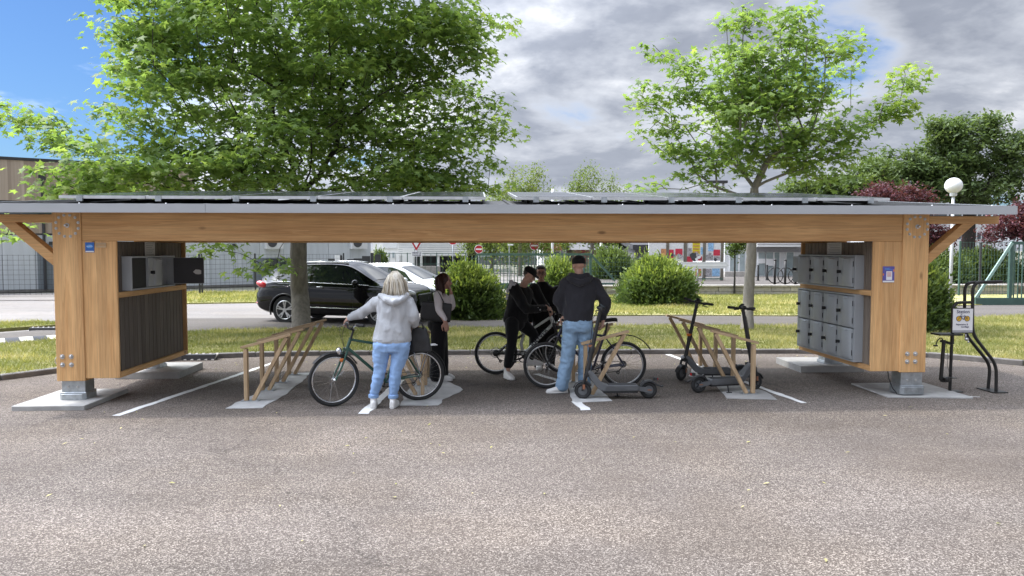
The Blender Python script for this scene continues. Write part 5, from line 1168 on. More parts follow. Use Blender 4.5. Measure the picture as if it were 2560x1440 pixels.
# street name plate on a thin pole
t = thing('street_name_sign', 'small white street name plate on a thin pole above the bushes', 'road sign', (P(1273, 620, 34).x, 34, 0)); mb, x = pole(1273, 34, P(1273, 611, 34).z, .025); part(mb, 'pole', M['galv'], t)
a, b = P(1269, 613.5, 34), P(1283, 610, 34); mb = MB(); mb.bx(a.x, b.x, 33.94, 33.97, a.z, b.z); part(mb, 'name_plate', M['sign_white'], t)
t = thing('flag_mast', 'thin white mast above the facing man', 'mast', (P(1381, 620, 44).x, 44, 0)); mb, x = pole(1381, 44, 5.5, .075); part(mb, 'shaft', M['sign_white'], t, smooth=True); mb = MB(); mb.bx(x - .2, x + .2, 43.8, 44.2, 0, .15); part(mb, 'footing', M['kerb'], t)
t = thing('lamp_column', 'white lamp column to the right of the capped man, top hidden by the beam', 'street lamp', (P(1503, 620, 40).x, 40, 0)); mb, x = pole(1503, 40, 3.6, .07); part(mb, 'shaft', M['white_wall'], t, smooth=True); mb = MB(); mb.ell((x, 40, 3.7), (.25, .25, .14)); part(mb, 'head', M['white_wall'], t, smooth=True)
# globe lamp
YG = 20.8; c = P(2384, 464, YG); t = thing('globe_lamp', 'white globe street lamp on a slim post above the right end of the roof', 'street lamp', (c.x, YG, .05))
pmat('opal', (.80, .80, .80), .25, 0, .02, 2)
mb = MB(); mb.ell(c, (.235, .235, .225), nu=28, nv=18); part(mb, 'globe', M['opal'], t, smooth=True)
mb = MB(); mb.lathe([(.09, -.30), (.10, -.24), (.085, -.205)], c, (0, 0, 1), 16); part(mb, 'collar', M['pale_clad'], t); mb = MB(); mb.tube((c.x, YG, 0), (c.x, YG, c.z - .29), .05, .042, 10); part(mb, 'post', M['pale_clad'], t, smooth=True)
# small lamp head peeking between the maple limbs
t = thing('lantern', 'dark square lantern head on a pale post at the foot of the small maple crown', 'street lamp', (P(1806, 620, 37).x, 37, .40)); mb, x = pole(1806, 37, P(1803, 455, 37).z, .06, .4); part(mb, 'post', M['pale_clad'], t, smooth=True)
z = P(1803, 455, 37).z; mb = MB(); mb.box((x - .38, 37, z), (1.1, .4, .14)); part(mb, 'head', M['anthracite'], t, bevel=.02)
# slim dark posts of the fence seen between the trees
t = thing('slim_post', 'slim black fence post rising beside the pale green gate', 'post', (P(2452, 620, 27).x, 27, 0)); mb, x = pole(2452, 27, P(2452, 607, 27).z, .04); part(mb, 'shaft', M['anthracite'], t); mb = MB(); mb.ell((x, 27, P(2452, 607, 27).z), (.05, .05, .04)); part(mb, 'cap', M['anthracite'], t)
# ================================================================== cars
def interp(pts, x):
    if x <= pts[0][0]: return pts[0][1]
    for (a, b), (c, d) in zip(pts, pts[1:]):
        if x <= c:
            f = (x - a)/(c - a); return b + (d - b)*f
    return pts[-1][1]
def smooth_pts(pts, k=2):
    """round a polyline profile a little (Chaikin)"""
    for _ in range(k):
        o = [pts[0]]
        for (a, b), (c, d) in zip(pts, pts[1:]): o += [(a*.75 + c*.25, b*.75 + d*.25), (a*.25 + c*.75, b*.25 + d*.75)]
        pts = o + [pts[-1]]
    return pts
def carpaint(name, col, coat=.8, rough=.35):
    m = pmat(name, col, rough, 0, .02, 2, coat=coat, spec=.5); return m
carpaint('paint_black', (.002, .002, .003), 0, .04); carpaint('paint_white', (.62, .63, .64))
pmat('car_glass', (.012, .016, .017), .03, 0, .05, 2, spec=.9); pmat('tail_red', (.50, .012, .02), .15, 0, .1, 9, coat=.6); pmat('lamp_clear', (.55, .57, .6), .1, .3, .2, 20, coat=1); pmat('tyre', (.02, .02, .02), .85, 0, .2, 12)
def car(name, lab, loc, rz, p, paint):
    t = thing(name, lab, 'car', loc, rz); T = smooth_pts(p['top']); Bt = smooth_pts(p['belt']); Wd = smooth_pts(p['wid']); Lo = smooth_pts(p['low']); wr = p['roofw']
    def sec(x):
        zt, zb, hw, zl = interp(T, x), interp(Bt, x), interp(Wd, x), interp(Lo, x); zb = min(zb, zt - .045); g = max(0, min(1, (zt - zb - .05)/.42)); yt = hw*.86*(1-g) + wr*g
        zm = zl + (zb - zl)*.45
        return [(0, zl), (hw*.84, zl), (hw*.955, zl + .05), (hw*.995, zl + (zb-zl)*.28), (hw, zm), (hw*.985, zl + (zb-zl)*.72), (hw*.975, zb - .07*(zb > .8)), (hw*.945, zb), (hw*.92*(1-g) + (hw*.945-.02)*g, zb + .012), (yt + .045*g, zt - .075*g - .018*(1-g)), (yt*.93, zt - .035*g - .008*(1-g)), (yt*.7, zt - .012*g - .003), (0, zt)]
    xs = np.concatenate([np.linspace(p['x0'], p['x0'] + .25, 6), np.linspace(p['x0'] + .3, p['x1'] - .3, 46), np.linspace(p['x1'] - .25, p['x1'], 6)]); S_ = [sec(x) for x in xs]; k = len(S_[0]); vs = []; fs = []
    ring = lambda s: [(y, z) for y, z in s] + [(-y, z) for y, z in s[-2:0:-1]]
    for x, s in zip(xs, S_): vs += [(x, y, z) for y, z in ring(s)]
    n = 2*k - 2
    for i in range(len(xs)-1): fs += [(i*n+j, i*n+(j+1) % n, (i+1)*n+(j+1) % n, (i+1)*n+j) for j in range(n)]
    fs += [tuple(range(n))[::-1], tuple((len(xs)-1)*n + j for j in range(n))]
    mb = MB(); mb.add(vs, fs); body = part(mb, 'body', M[paint], t, local=True, smooth=38)
    R_ = p['wr']
    for wx in p['wx']:
        for s in (-1, 1):
            c = MB(); c.lathe([(R_ + .05, 0), (R_ + .05, .34)], (wx, s*1.05, R_), (0, -s, 0), 30); cut = part(c, 'arch_cutter', None, None, local=True); cut.hide_render = True
            cut.matrix_world = _ROOT[t.name]; KILL.append(cut); bo = body.modifiers.new('cut', 'BOOLEAN'); bo.object = cut; bo.operation = 'DIFFERENCE'; bo.solver = 'EXACT'
            hw = interp(Wd, wx)
            mb = MB(); mb.torus((wx, s*(hw - .03), R_), (0, 1, 0), R_ + .055, .026, 24, 6, (R(-10) + math.pi*0, math.pi + R(10))) if False else mb.path([(wx + (R_+.055)*math.cos(a), s*(hw - .012), R_ + (R_+.055)*math.sin(a)) for a in np.linspace(R(-18), R(198), 25)], .022, 6); part(mb, 'arch_trim', M['black_plastic'], t, local=True, smooth=True)
            y = s*(hw - .12); wh_ = MB(); prof = [(R_*.66, -.10), (R_*.93, -.11), (R_*.985, -.085), (R_, -.05), (R_, .05), (R_*.985, .085), (R_*.93, .11), (R_*.66, .10)]; wh_.lathe(prof, (wx, y, R_), (0, 1, 0), 36); w_ = part(wh_, 'wheel', M['tyre'], t, local=True, smooth=40)
            rm = MB(); yo = y + s*.112; rm.torus((wx, yo - s*.012, R_), (0, 1, 0), R_*.655, .014, 30, 6)
            for q in range(5):
                for dq in (-.16, .16):
                    a = 2*math.pi*q/5 + .3; rm.bar((wx + .05*math.cos(a), yo - s*.02, R_ + .05*math.sin(a)), (wx + R_*.64*math.cos(a + dq), yo - s*.01, R_ + R_*.64*math.sin(a + dq)), .034, .03, (0, 1, 0))
            rm.lathe([(.06, 0), (.05, .02)], (wx, yo - s*.02, R_), (0, s, 0), 12); part(rm, 'rim', M['rim_grey'], w_, local=True)
            bk = MB(); bk.lathe([(R_*.64, 0), (R_*.64, .01)], (wx, yo - s*.075, R_), (0, s, 0), 24); part(bk, 'brake_disc', M['dark_wall'], w_, local=True)
    defer(body)
    def patch_side(x0, x1, v0, v1, s, nm, mat, off=.006, nx=14, parent=t, slope0=0, slope1=0):
        vs = []; fs = []
        for i in range(nx+1):
            for j, v in enumerate((v0, (v0+v1)/2, v1)):
                x = x0 + (x1-x0)*i/nx + (slope0*(1-i/nx) + slope1*i/nx)*(v - v0); q = sec(x); a, b = q[8], q[9]; vs.append((x, s*(a[0] + (b[0]-a[0])*v + off), a[1] + (b[1]-a[1])*v + off*.3))
        for i in range(nx):
            for j in range(2): fs.append((i*3+j, i*3+j+1, (i+1)*3+j+1, (i+1)*3+j))
        mb = MB(); mb.add(vs, fs); return part(mb, nm, M[mat], parent, local=True, smooth=True)
    for s in (-1, 1):
        for x0, x1, s0, s1 in p['side']: patch_side(x0, x1, .06, .93, s, 'side_window', 'car_glass', slope0=s0, slope1=s1)
        xa, xb = p['side'][0][0] - .03, p['side'][-1][1] + .04
        mb = MB(); mb.path([(x, s*(sec(x)[8][0] + .004), sec(x)[8][1] + .008) for x in np.linspace(xa, xb, 20)], .011, 5); part(mb, 'chrome_strip', M['chrome'], t, local=True, smooth=True)
        mb = MB(); mb.path([(x, s*(sec(x)[10][0]), sec(x)[10][1] + .02) for x in np.linspace(p['rail'][0], p['rail'][1], 16)], .016, 6); part(mb, 'roof_rail', M['chrome'], t, local=True, smooth=True)
        mb = MB(); mb.path([(x, s*(sec(x)[6][0] + .001), sec(x)[6][1] - .02) for x in np.linspace(p['x0'] + .3, p['x1'] - .5, 30)], .007, 5); part(mb, 'crease', M[paint], t, local=True, smooth=True)
        mb = MB(); mb.path([(x, s*(sec(x)[3][0] + .004), sec(x)[3][1] - .02) for x in np.linspace(p['wx'][0] + .5, p['wx'][1] - .5, 20)], .016, 5); part(mb, 'sill_moulding', M['chrome' if paint == 'paint_black' else 'black_plastic'], t, local=True, smooth=True)
        for x in p['doors']:
            mb = MB(); mb.path([(x, s*(q[0] + .0015), q[1]) for q in sec(x)[2:9]], .004, 4); part(mb, 'door_seam', M['lock_black'], t, local=True)
        for x in p['handles']:
            q = sec(x)[6]; mb = MB(); mb.ell((x, s*(q[0] + .015), q[1] - .005), (.10, .014, .016)); part(mb, 'door_handle', M['chrome'], t, local=True, smooth=True)
        x = p['mirror']; q = sec(x)[8]; mb = MB(); mb.ell((x, s*(q[0] + .13), q[1] + .07), (.075, .12, .075)); mb.bar((x, s*(q[0] - .02), q[1] + .01), (x, s*(q[0] + .09), q[1] + .05), .05, .03); mi = part(mb, 'mirror', M[paint], t, local=True, smooth=50)
        # lamps
        q = sec(p['x0'] + .10); mb = MB(); mb.ell((p['x0'] + .20, s*(interp(Wd, p['x0'] + .20) - .062), p['tail'] - .0), (.19, .08, .085), Matrix.Rotation(R(14), 3, 'Y') @ Matrix.Rotation(s*R(14), 3, 'Z')); part(mb, 'tail_lamp', M['tail_red'], t, local=True, smooth=True)
        mb = MB(); mb.ell((p['x1'] - .22, s*(interp(Wd, p['x1'] - .22) - .07), p['head']), (.24, .085, .075), Matrix.Rotation(R(8), 3, 'Y') @ Matrix.Rotation(-s*R(16), 3, 'Z')); part(mb, 'headlamp', M['lamp_clear'], t, local=True, smooth=True)
        mb = MB(); mb.ell((p['x0'] + .06, s*(interp(Wd, p['x0'] + .08) - .05), .52), (.06, .05, .025)); part(mb, 'reflector', M['tail_red'], t, local=True, smooth=True)
    def patch_top(x0, x1, nm, mat, inset=.93):
        vs = []; fs = []; nx = 12
        for i in range(nx+1):
            x = x0 + (x1-x0)*i/nx; q = sec(x); row = [(-q[9][0]*inset, q[9][1]), (-q[10][0]*inset, q[10][1]), (-q[11][0], q[11][1]), (0, q[12][1]), (q[11][0], q[11][1]), (q[10][0]*inset, q[10][1]), (q[9][0]*inset, q[9][1])]; vs += [(x, y, z + .012) for y, z in row]
        for i in range(nx): fs += [(i*7+j, i*7+j+1, (i+1)*7+j+1, (i+1)*7+j) for j in range(6)]
        mb = MB(); mb.add(vs, fs); part(mb, nm, M[mat], t, local=True, smooth=True)
    patch_top(*p['wind'], 'windscreen', 'car_glass'); patch_top(*p['rearw'], 'rear_window', 'car_glass')
    hw = interp(Wd, p['x1'] - .05)*.62; mb = MB(); mb.bx(p['x1'] - .10, p['x1'] + .012, -hw, hw, .50, .78); gr = part(mb, 'grille', M['black_plastic'], t, local=True, bevel=.02)
    mb = MB(); mb.bx(p['x0'] - .012, p['x0'] + .02, -.26, .26, .62, .73); part(mb, 'number_plate', M['sign_white'], t, local=True)
    return t
SUV = dict(x0=-2.2, x1=2.2, top=[(-2.2, .86), (-2.17, 1.05), (-2.10, 1.17), (-1.98, 1.27), (-1.55, 1.495), (-1.15, 1.56), (-.4, 1.60), (.15, 1.59), (.5, 1.535), (1.18, 1.10), (1.3, 1.06), (1.8, .99), (2.08, .90), (2.17, .78), (2.2, .66)],
           belt=[(-2.2, .74), (-1.9, 1.06), (-1.2, 1.055), (0, 1.02), (1.0, .985), (1.4, .965), (2.0, .86), (2.2, .62)], wid=[(-2.2, .74), (-2.1, .84), (-1.8, .90), (-1.2, .915), (1.2, .915), (1.75, .89), (2.05, .80), (2.2, .66)], low=[(-2.2, .42), (-2.0, .30), (-1.6, .24), (1.6, .22), (2.0, .24), (2.2, .34)], roofw=.60, wr=.355, wx=(-1.29, 1.31),
           side=[(-1.50, -.62, .42, .05), (-.54, .98, .03, -.38)], rail=(-1.35, .35), doors=(-.58, .62, -1.05), handles=(-.78, .32-.6), mirror=.72, tail=1.0, head=.84, wind=(.56, 1.13), rearw=(-1.88, -1.5))
wr_ = G(716, 809); ca = R(-17); fx = Vector((math.cos(ca), math.sin(ca), 0)); lf = Vector((-math.sin(ca), math.cos(ca), 0))
car('black_car', 'glossy black SUV with silver alloy wheels parked behind the maple trunk', Vector((wr_.x, wr_.y, .0)) + fx*1.29 + lf*.82, ca, SUV, 'paint_black')
HB = dict(SUV); HB.update(top=[(-2.05, .8), (-2.0, 1.0), (-1.85, 1.15), (-1.4, 1.40), (-.9, 1.46), (-.1, 1.475), (.3, 1.43), (1.25, .98), (1.4, .94), (1.85, .84), (2.05, .7), (2.1, .6)], x0=-2.05, x1=2.1, belt=[(-2.05, .7), (-1.8, .98), (-1, .96), (.9, .89), (1.4, .84), (2.1, .55)], wid=[(-2.05, .7), (-1.8, .86), (-1, .88), (1.3, .88), (1.8, .84), (2.1, .62)], low=[(-2.05, .38), (-1.8, .22), (1.7, .2), (2.1, .3)], wr=.31, wx=(-1.28, 1.28), side=[(-1.4, -.5, .4, .04), (-.42, 1.0, .03, -.45)], rail=(-1.1, .2), doors=(-.46, .66), handles=(-.66, .4), mirror=.74, tail=.92, head=.74, wind=(.38, 1.2), rearw=(-1.8, -1.42))
wc = P(998, 720, 23.6)
car('white_car', 'white hatchback parked beyond the black SUV, mostly hidden', Vector((wc.x, 23.6, 0)), R(-24), HB, 'paint_white')

# ================================================================== bicycles
GRIPS = {}
def wheel(t, c, R_, steer=0, rimmat='rim_grey', name='wheel', tyre=.021, disc=False):
    """c: axle centre (local); wheel plane xz turned by steer about z"""
    ax = Vector((-math.sin(steer), math.cos(steer), 0)); u = Vector((math.cos(steer), math.sin(steer), 0)); c = Vector(c); z = Vector((0, 0, 1))
    mb = MB(); mb.torus(c, ax, R_ - tyre, tyre, 56, 8); w = part(mb, name, M['rubber'], t, local=True, smooth=True)
    mb = MB(); mb.torus(c, ax, R_ - tyre*2 - .008, .0115, 56, 6); part(mb, 'rim', M[rimmat], w, local=True, smooth=True)
    mb = MB()
    for k in range(28):
        a = 2*math.pi*k/28; a2 = a + (.32 if k % 2 else -.32)*(1 if k % 4 < 2 else -1); s = .028 if k % 2 else -.028
        mb.tube(c + ax*s + (u*math.cos(a2) + z*math.sin(a2))*.022, c + (u*math.cos(a) + z*math.sin(a))*(R_ - tyre*2 - .012), .0013, n=3)
    part(mb, 'spokes', M['chrome'], w, local=True)
    mb = MB(); mb.lathe([(.012, -.05), (.024, -.034), (.014, -.03), (.014, .03), (.024, .034), (.012, .05)], c, ax, 12)
    if disc: mb.torus(c + ax*.04, ax, .075, .006, 24, 4); mb.lathe([(.05, .036), (.05, .04)], c, ax, 16)
    part(mb, 'hub', M['chrome'], w, local=True); return w
def bicycle(lab, rear, front, R_, paint, kind='diamond', steer=0, lean=0, bar='riser', saddle_z=.92, rimmat='rim_grey', crank=0.0, guard=None, basket=False, decal=None, crown=.36, headtop=.50, barz=.15, name='bicycle'):
    rear = Vector((rear.x, rear.y, 0)); front = Vector((front.x, front.y, 0)); wb = (front - rear).length; hd = math.atan2(front.y - rear.y, front.x - rear.x)
    t = thing(name, lab, 'bicycle', rear, hd, 'bicycles'); V = Vector
    ra, fa = V((0, 0, R_)), V((wb, 0, R_)); bb = V((.415, 0, .27)); st = V((.26, 0, saddle_z - .19)); hb_ = V((wb - .155, 0, R_ + crown)); ht = V((wb - .205, 0, R_ + headtop)); sd = V((.225, 0, saddle_z))
    wheel(t, ra, R_, 0, rimmat, 'rear_wheel', disc=(kind == 'full')); wheel(t, fa, R_, steer, rimmat, 'front_wheel', disc=(kind == 'full'))
    fr = MB()
    if kind == 'diamond':
        fr.tube(bb, st, .0165); fr.tube(st - V((0, 0, .03)), ht - (ht-hb_)*.15, .0165); fr.tube(bb, hb_ + (ht-hb_)*.15, .019); fr.tube(hb_, ht, .021, n=10)
        for s in (-1, 1): fr.path([bb + V((-.02, s*.03, 0)), V((.12, s*.055, R_*.97)), ra + V((0, s*.062, 0))], .0105, 6); fr.path([st + V((0, s*.015, -.04)), V((.12, s*.045, R_ + .2)), ra + V((0, s*.062, 0))], .008, 6)
        fr.lathe([(.022, -.036), (.022, .036)], bb, (0, 1, 0), 12); fm = part(fr, 'frame', M[paint], t, local=True, smooth=50)
    else:
        mid = V((.42, 0, .60)); fr.path([bb + V((.02, 0, .05)), hb_ + V((.01, 0, .02))], [.034, .042], 12, flat=.6); fr.path([mid, ht - V((.01, 0, .02))], [.022, .030], 10, flat=.7); fr.path([V((.40, 0, .62)), V((.365, 0, saddle_z - .10))], .019); fr.path([bb + V((0, 0, .03)), V((.38, 0, .46)), mid], .024, 8); fr.tube(hb_, ht, .03, n=12)
        fr.path([V((.58, 0, .62)), V((.62, 0, .47))], .016); fr.lathe([(.03, -.04), (.03, .04)], bb, (0, 1, 0), 12); fm = part(fr, 'frame', M[paint], t, local=True, smooth=50)
        sw = MB()
        for s in (-1, 1): sw.path([bb + V((-.03, s*.04, .03)), ra + V((.02, s*.065, 0))], .014, 6); sw.path([ra + V((.02, s*.065, 0)), V((.27, s*.04, .54)), V((.36, s*.02, .56))], .013, 6)
        part(sw, 'swing_arm', M['black_steel'], t, local=True, smooth=50)
        sp = MB(); sp.path([V((.31 + .11*k/40, .022*math.cos(k*1.1), .545 + .0015*k + .022*math.sin(k*1.1))) for k in range(41)], .005, 5); sp.tube((.30, 0, .54), (.46, 0, .61), .009); part(sp, 'shock', M['black_plastic'], t, local=True, smooth=True)
    # fork turns with the wheel
    Rz = Matrix.Translation(fa) @ Matrix.Rotation(steer, 4, 'Z') @ Matrix.Translation(-fa)
    fk = MB(); legs = .017 if kind == 'full' else .0125; bend = .0 if kind == 'full' else .03
    for s in (-1, 1): fk.path([hb_ + V((0, s*.05, -.01)), hb_.lerp(fa, .55) + V((-bend*.4, s*.055, 0)), fa + V((-bend, s*.055, .07)), fa + V((0, s*.055, 0))], [legs*1.15, legs, legs*.85, legs*.8], 8)
    fk.bar(hb_ + V((0, -.06, -.005)), hb_ + V((0, .06, -.005)), .04, .04); fk.xf(Rz); part(fk, 'fork', M['black_steel' if kind == 'full' or paint == 'paint_indigo' else paint], t, local=True, smooth=50)
    top = ht + (ht - hb_).normalized()*barz; hbm = MB(); fwd = V((.05, 0, .02))
    stm = MB(); stm.tube(ht - (ht-hb_)*.1, top, .014); stm.path([top, top + fwd], .016, 8); stm.xf(Matrix.Translation(top) @ Matrix.Rotation(steer, 4, 'Z') @ Matrix.Translation(-top)); part(stm, 'stem', M['black_steel'], t, local=True, smooth=50)
    c = top + fwd; pts = {'riser': [(.0, 0, 0), (.0, .06, 0), (-.015, .12, .05), (-.06, .30, .055)], 'flat': [(0, 0, 0), (0, .1, 0), (-.03, .28, .01)]}[bar]
    Rb = Matrix.Translation(top) @ Matrix.Rotation(steer, 4, 'Z') @ Matrix.Translation(-top)
    full = [c + V((x, -y, z)) for x, y, z in pts[::-1]] + [c + V(q) for q in pts[1:]]; hbm.path(rounded(full, .04, 3), .0115, 8); hbm.xf(Rb); hbo = part(hbm, 'handlebar', M['black_steel'], t, local=True, smooth=50)
    for s in (-1, 1):
        e = c + V((pts[-1][0], s*pts[-1][1], pts[-1][2])); GRIPS.setdefault(t.name, {})[s] = _ROOT[t.name] @ (Rb @ (e + (c + V((pts[-2][0], s*pts[-2][1], pts[-2][2])) - e).normalized()*.06)); d = (c + V((pts[-2][0], s*pts[-2][1], pts[-2][2])) - e).normalized(); g = MB(); g.path([e, e + d*.12], .0175, 8); g.xf(Rb); part(g, 'grip', M['rubber'], hbo, local=True, smooth=50)
        lv = MB(); k0 = e + d*.15; lv.path([k0, k0 + V((.04, 0, -.02)), k0 + V((.055, s*.05, -.035)), k0 + V((.05, s*.11, -.035))], .006, 6); lv.box(k0, (.03, .03, .03)); lv.xf(Rb); part(lv, 'brake_lever', M['chrome'], hbo, local=True, smooth=50)
    cb = MB(); 
    for s in (-1, 1): k0 = c + V((-.01, s*.15, .05)); cb.path([k0, k0 + V((.10, -s*.05, .02)), k0 + V((.12, -s*.12, -.12)), hb_ + V((.03, 0, .0))], .0028, 5)
    cb.xf(Rb); part(cb, 'cables', M['black_plastic'], t, local=True, smooth=True)
    # saddle on its post
    sp = MB(); sp.tube(st - V((0, 0, .05)) if kind == 'diamond' else V((.37, 0, saddle_z - .12)), (sd if kind == 'diamond' else V((.355, 0, saddle_z))) + V((0, 0, -.04)), .0135); po = part(sp, 'seat_post', M['chrome' if kind == 'full' else 'black_steel'], t, local=True, smooth=50)
    s0 = sd if kind == 'diamond' else V((.35, 0, saddle_z)); sdm = MB()
    prof = [(-.135, .03, .0), (-.12, .065, .012), (-.06, .075, .012), (0, .05, .004), (.07, .026, .0), (.125, .019, -.004), (.14, .01, -.012)]
    vs = []; fs = []
    for x, w, z in prof:
        for a in range(10): an = 2*math.pi*a/10; vs.append(s0 + V((x, w*math.cos(an), z + (.020 if math.sin(an) > 0 else .034)*math.sin(an))))
    for i in range(len(prof)-1): fs += [(i*10+a, i*10+(a+1) % 10, (i+1)*10+(a+1) % 10, (i+1)*10+a) for a in range(10)]
    fs += [tuple(range(10))[::-1], tuple((len(prof)-1)*10+a for a in range(10))]; sdm.add(vs, fs); part(sdm, 'saddle', M['black_plastic'], t, local=True, smooth=60)
    # drive train
    dt = MB(); dt.torus(bb + V((0, -.045, 0)), (0, 1, 0), .082, .006, 28, 5); dt.lathe([(.03, .04), (.03, .05)], bb, (0, -1, 0), 12)
    for k in range(5): a = k*1.2566; dt.bar(bb + V((0, -.045, 0)), bb + V((.08*math.cos(a), -.045, .08*math.sin(a))), .012, .004, (0, 1, 0))
    part(dt, 'chainring', M['black_steel'], t, local=True)
    for s, a in ((-1, crank), (1, crank + math.pi)):
        e = bb + V((.17*math.cos(a), s*.07, .17*math.sin(a))); mb = MB(); mb.bar(bb + V((0, s*.055, 0)), e, .022, .014, (0, 1, 0)); ck = part(mb, 'crank', M['chrome' if kind == 'diamond' else 'black_steel'], t, local=True)
        mb = MB(); mb.box(e + V((0, s*.06, 0)), (.09, .09, .022)); part(mb, 'pedal', M['black_plastic'], ck, local=True, bevel=.004)
    ch = MB(); ch.path([bb + V((-.0, -.045, .084)), ra + V((0, -.045, .035))], .004, 4); ch.path([bb + V((0, -.045, -.084)), ra + V((.06, -.045, -.10)), ra + V((.03, -.045, -.06)), ra + V((-.03, -.045, -.02))], .004, 4); part(ch, 'chain', M['black_steel'], t, local=True)
    cs = MB(); cs.lathe([(.02, .03), (.05, .034), (.045, .045), (.028, .056)], ra, (0, -1, 0), 18); cs.path([ra + V((0, -.055, 0)), ra + V((.02, -.06, -.06)), ra + V((.07, -.06, -.12))], .009, 6); cs.torus(ra + V((.065, -.05, -.115)), (0, 1, 0), .02, .006, 10, 4); part(cs, 'derailleur', M['black_steel'], t, local=True, smooth=40)
    def arcguard(c, r, a0, a1, nm, steerM=None, w=.024):
        mb = MB(); n = 18; vs = []; fs = []
        for i in range(n+1):
            a = a0 + (a1-a0)*i/n
            for y, dr in ((-w, -.008), (-w*.5, .004), (w*.5, .004), (w, -.008)): vs.append(V(c) + V(((r+dr)*math.cos(a), y, (r+dr)*math.sin(a))))
        for i in range(n): fs += [(i*4+j, i*4+j+1, (i+1)*4+j+1, (i+1)*4+j) for j in range(3)]
        mb.add(vs, fs); 
        if steerM: mb.xf(steerM)
        part(mb, nm, M['black_plastic'], t, local=True, smooth=True)
    if guard == 'full':
        arcguard(ra, R_ + .018, R(20), R(185), 'rear_mudguard'); arcguard(fa, R_ + .018, R(40), R(150), 'front_mudguard', Rz)
        rk = MB(); z = R_*2 + .05
        for s in (-1, 1): rk.path([V((.22, s*.05, z)), V((-.22, s*.05, z))], .006, 5); rk.path([V((.0, s*.06, R_)), V((-.12, s*.055, z))], .005, 5); rk.path([V((.0, s*.06, R_)), V((.1, s*.055, z))], .005, 5)
        for x in (.15, 0, -.15): rk.path([V((x, -.05, z)), V((x, .05, z))], .005, 5)
        part(rk, 'luggage_rack', M['chrome'], t, local=True)
        fl = MB(); fl.ell(hb_ + V((.09, 0, -.02)), (.04, .04, .05)); fl.xf(Rz); part(fl, 'head_light', M['chrome'], t, local=True, smooth=True)
        rf = MB(); rf.ell(hb_ + V((.05, 0, -.13)), (.03, .032, .025)); rf.xf(Rz); part(rf, 'orange_reflector', M['orange'], t, local=True, smooth=True)
        ks = MB(); ks.path([V((.36, .05, .24)), V((.33, .15, .015))], .008, 6); part(ks, 'kickstand', M['chrome'], t, local=True)
    elif guard == 'rear': 
        arcguard(V((-.02, 0, R_)), R_ + .09, R(72), R(150), 'rear_mudguard'); mb = MB(); mb.tube(V((.17, 0, R_ + .40)), V((.10, 0, R_ + .40)), .01); part(mb, 'guard_clamp', M['black_plastic'], t, local=True)
    if kind == 'full': 
        mb = MB(); mb.path([V((wb - .16, 0, R_*2 + .06)), V((wb + .05, 0, R_*2 + .05)), V((wb + .2, 0, R_*2 - .02))], .014, 6, flat=2.2); mb.xf(Rz); part(mb, 'front_mudguard', M['black_plastic'], t, local=True)
        d = (hb_ - bb).normalized(); n_ = V((d.z, 0, -d.x)); Mw = _ROOT[t.name]; o = Mw @ (bb.lerp(hb_, .52) + V((0, -.030, .03)))
        text(decal, .095, o, Mw.to_3x3() @ d, Mw.to_3x3() @ V((-d.z, 0, d.x)), M['ink'], fm, depth=.012, bold=.002)
    lk = MB()
    return t
pmat('paint_green', (.018, .075, .050), .3, .2, .15, 8, coat=.6); pmat('paint_silver', (.50, .51, .48), .3, .3, .1, 8, coat=.5); pmat('paint_indigo', (.022, .020, .045), .35, .2, .2, 8, coat=.5)
f1_, r1_ = G(836, 1016), G(1049, 1001)
bicycle('dark green city bicycle with chrome rims and mudguards held by the woman in grey', r1_, f1_, .322, 'paint_green', steer=R(14), guard='full', rimmat='chrome', crank=R(-60), saddle_z=.90, barz=.10)
mbl = MB(); 
r2_, f2_ = G(1240, 936), G(1409, 934)
bicycle('white full suspension mountain bike straddled by the man in the black cap', r2_, f2_, .325, 'paint_silver', 'full', steer=R(-6), bar='flat', decal='RAYVER', saddle_z=.84, crank=R(200), crown=.44, headtop=.55, barz=.07)
r3_, f3_ = G(1558, 969), G(1366, 971)
bicycle('dark violet bicycle with black saddle held by the man in jeans', r3_, f3_, .318, 'paint_indigo', steer=R(-10), guard='rear', bar='flat', crank=R(-35), saddle_z=.93, barz=.12, crown=.38, headtop=.50)

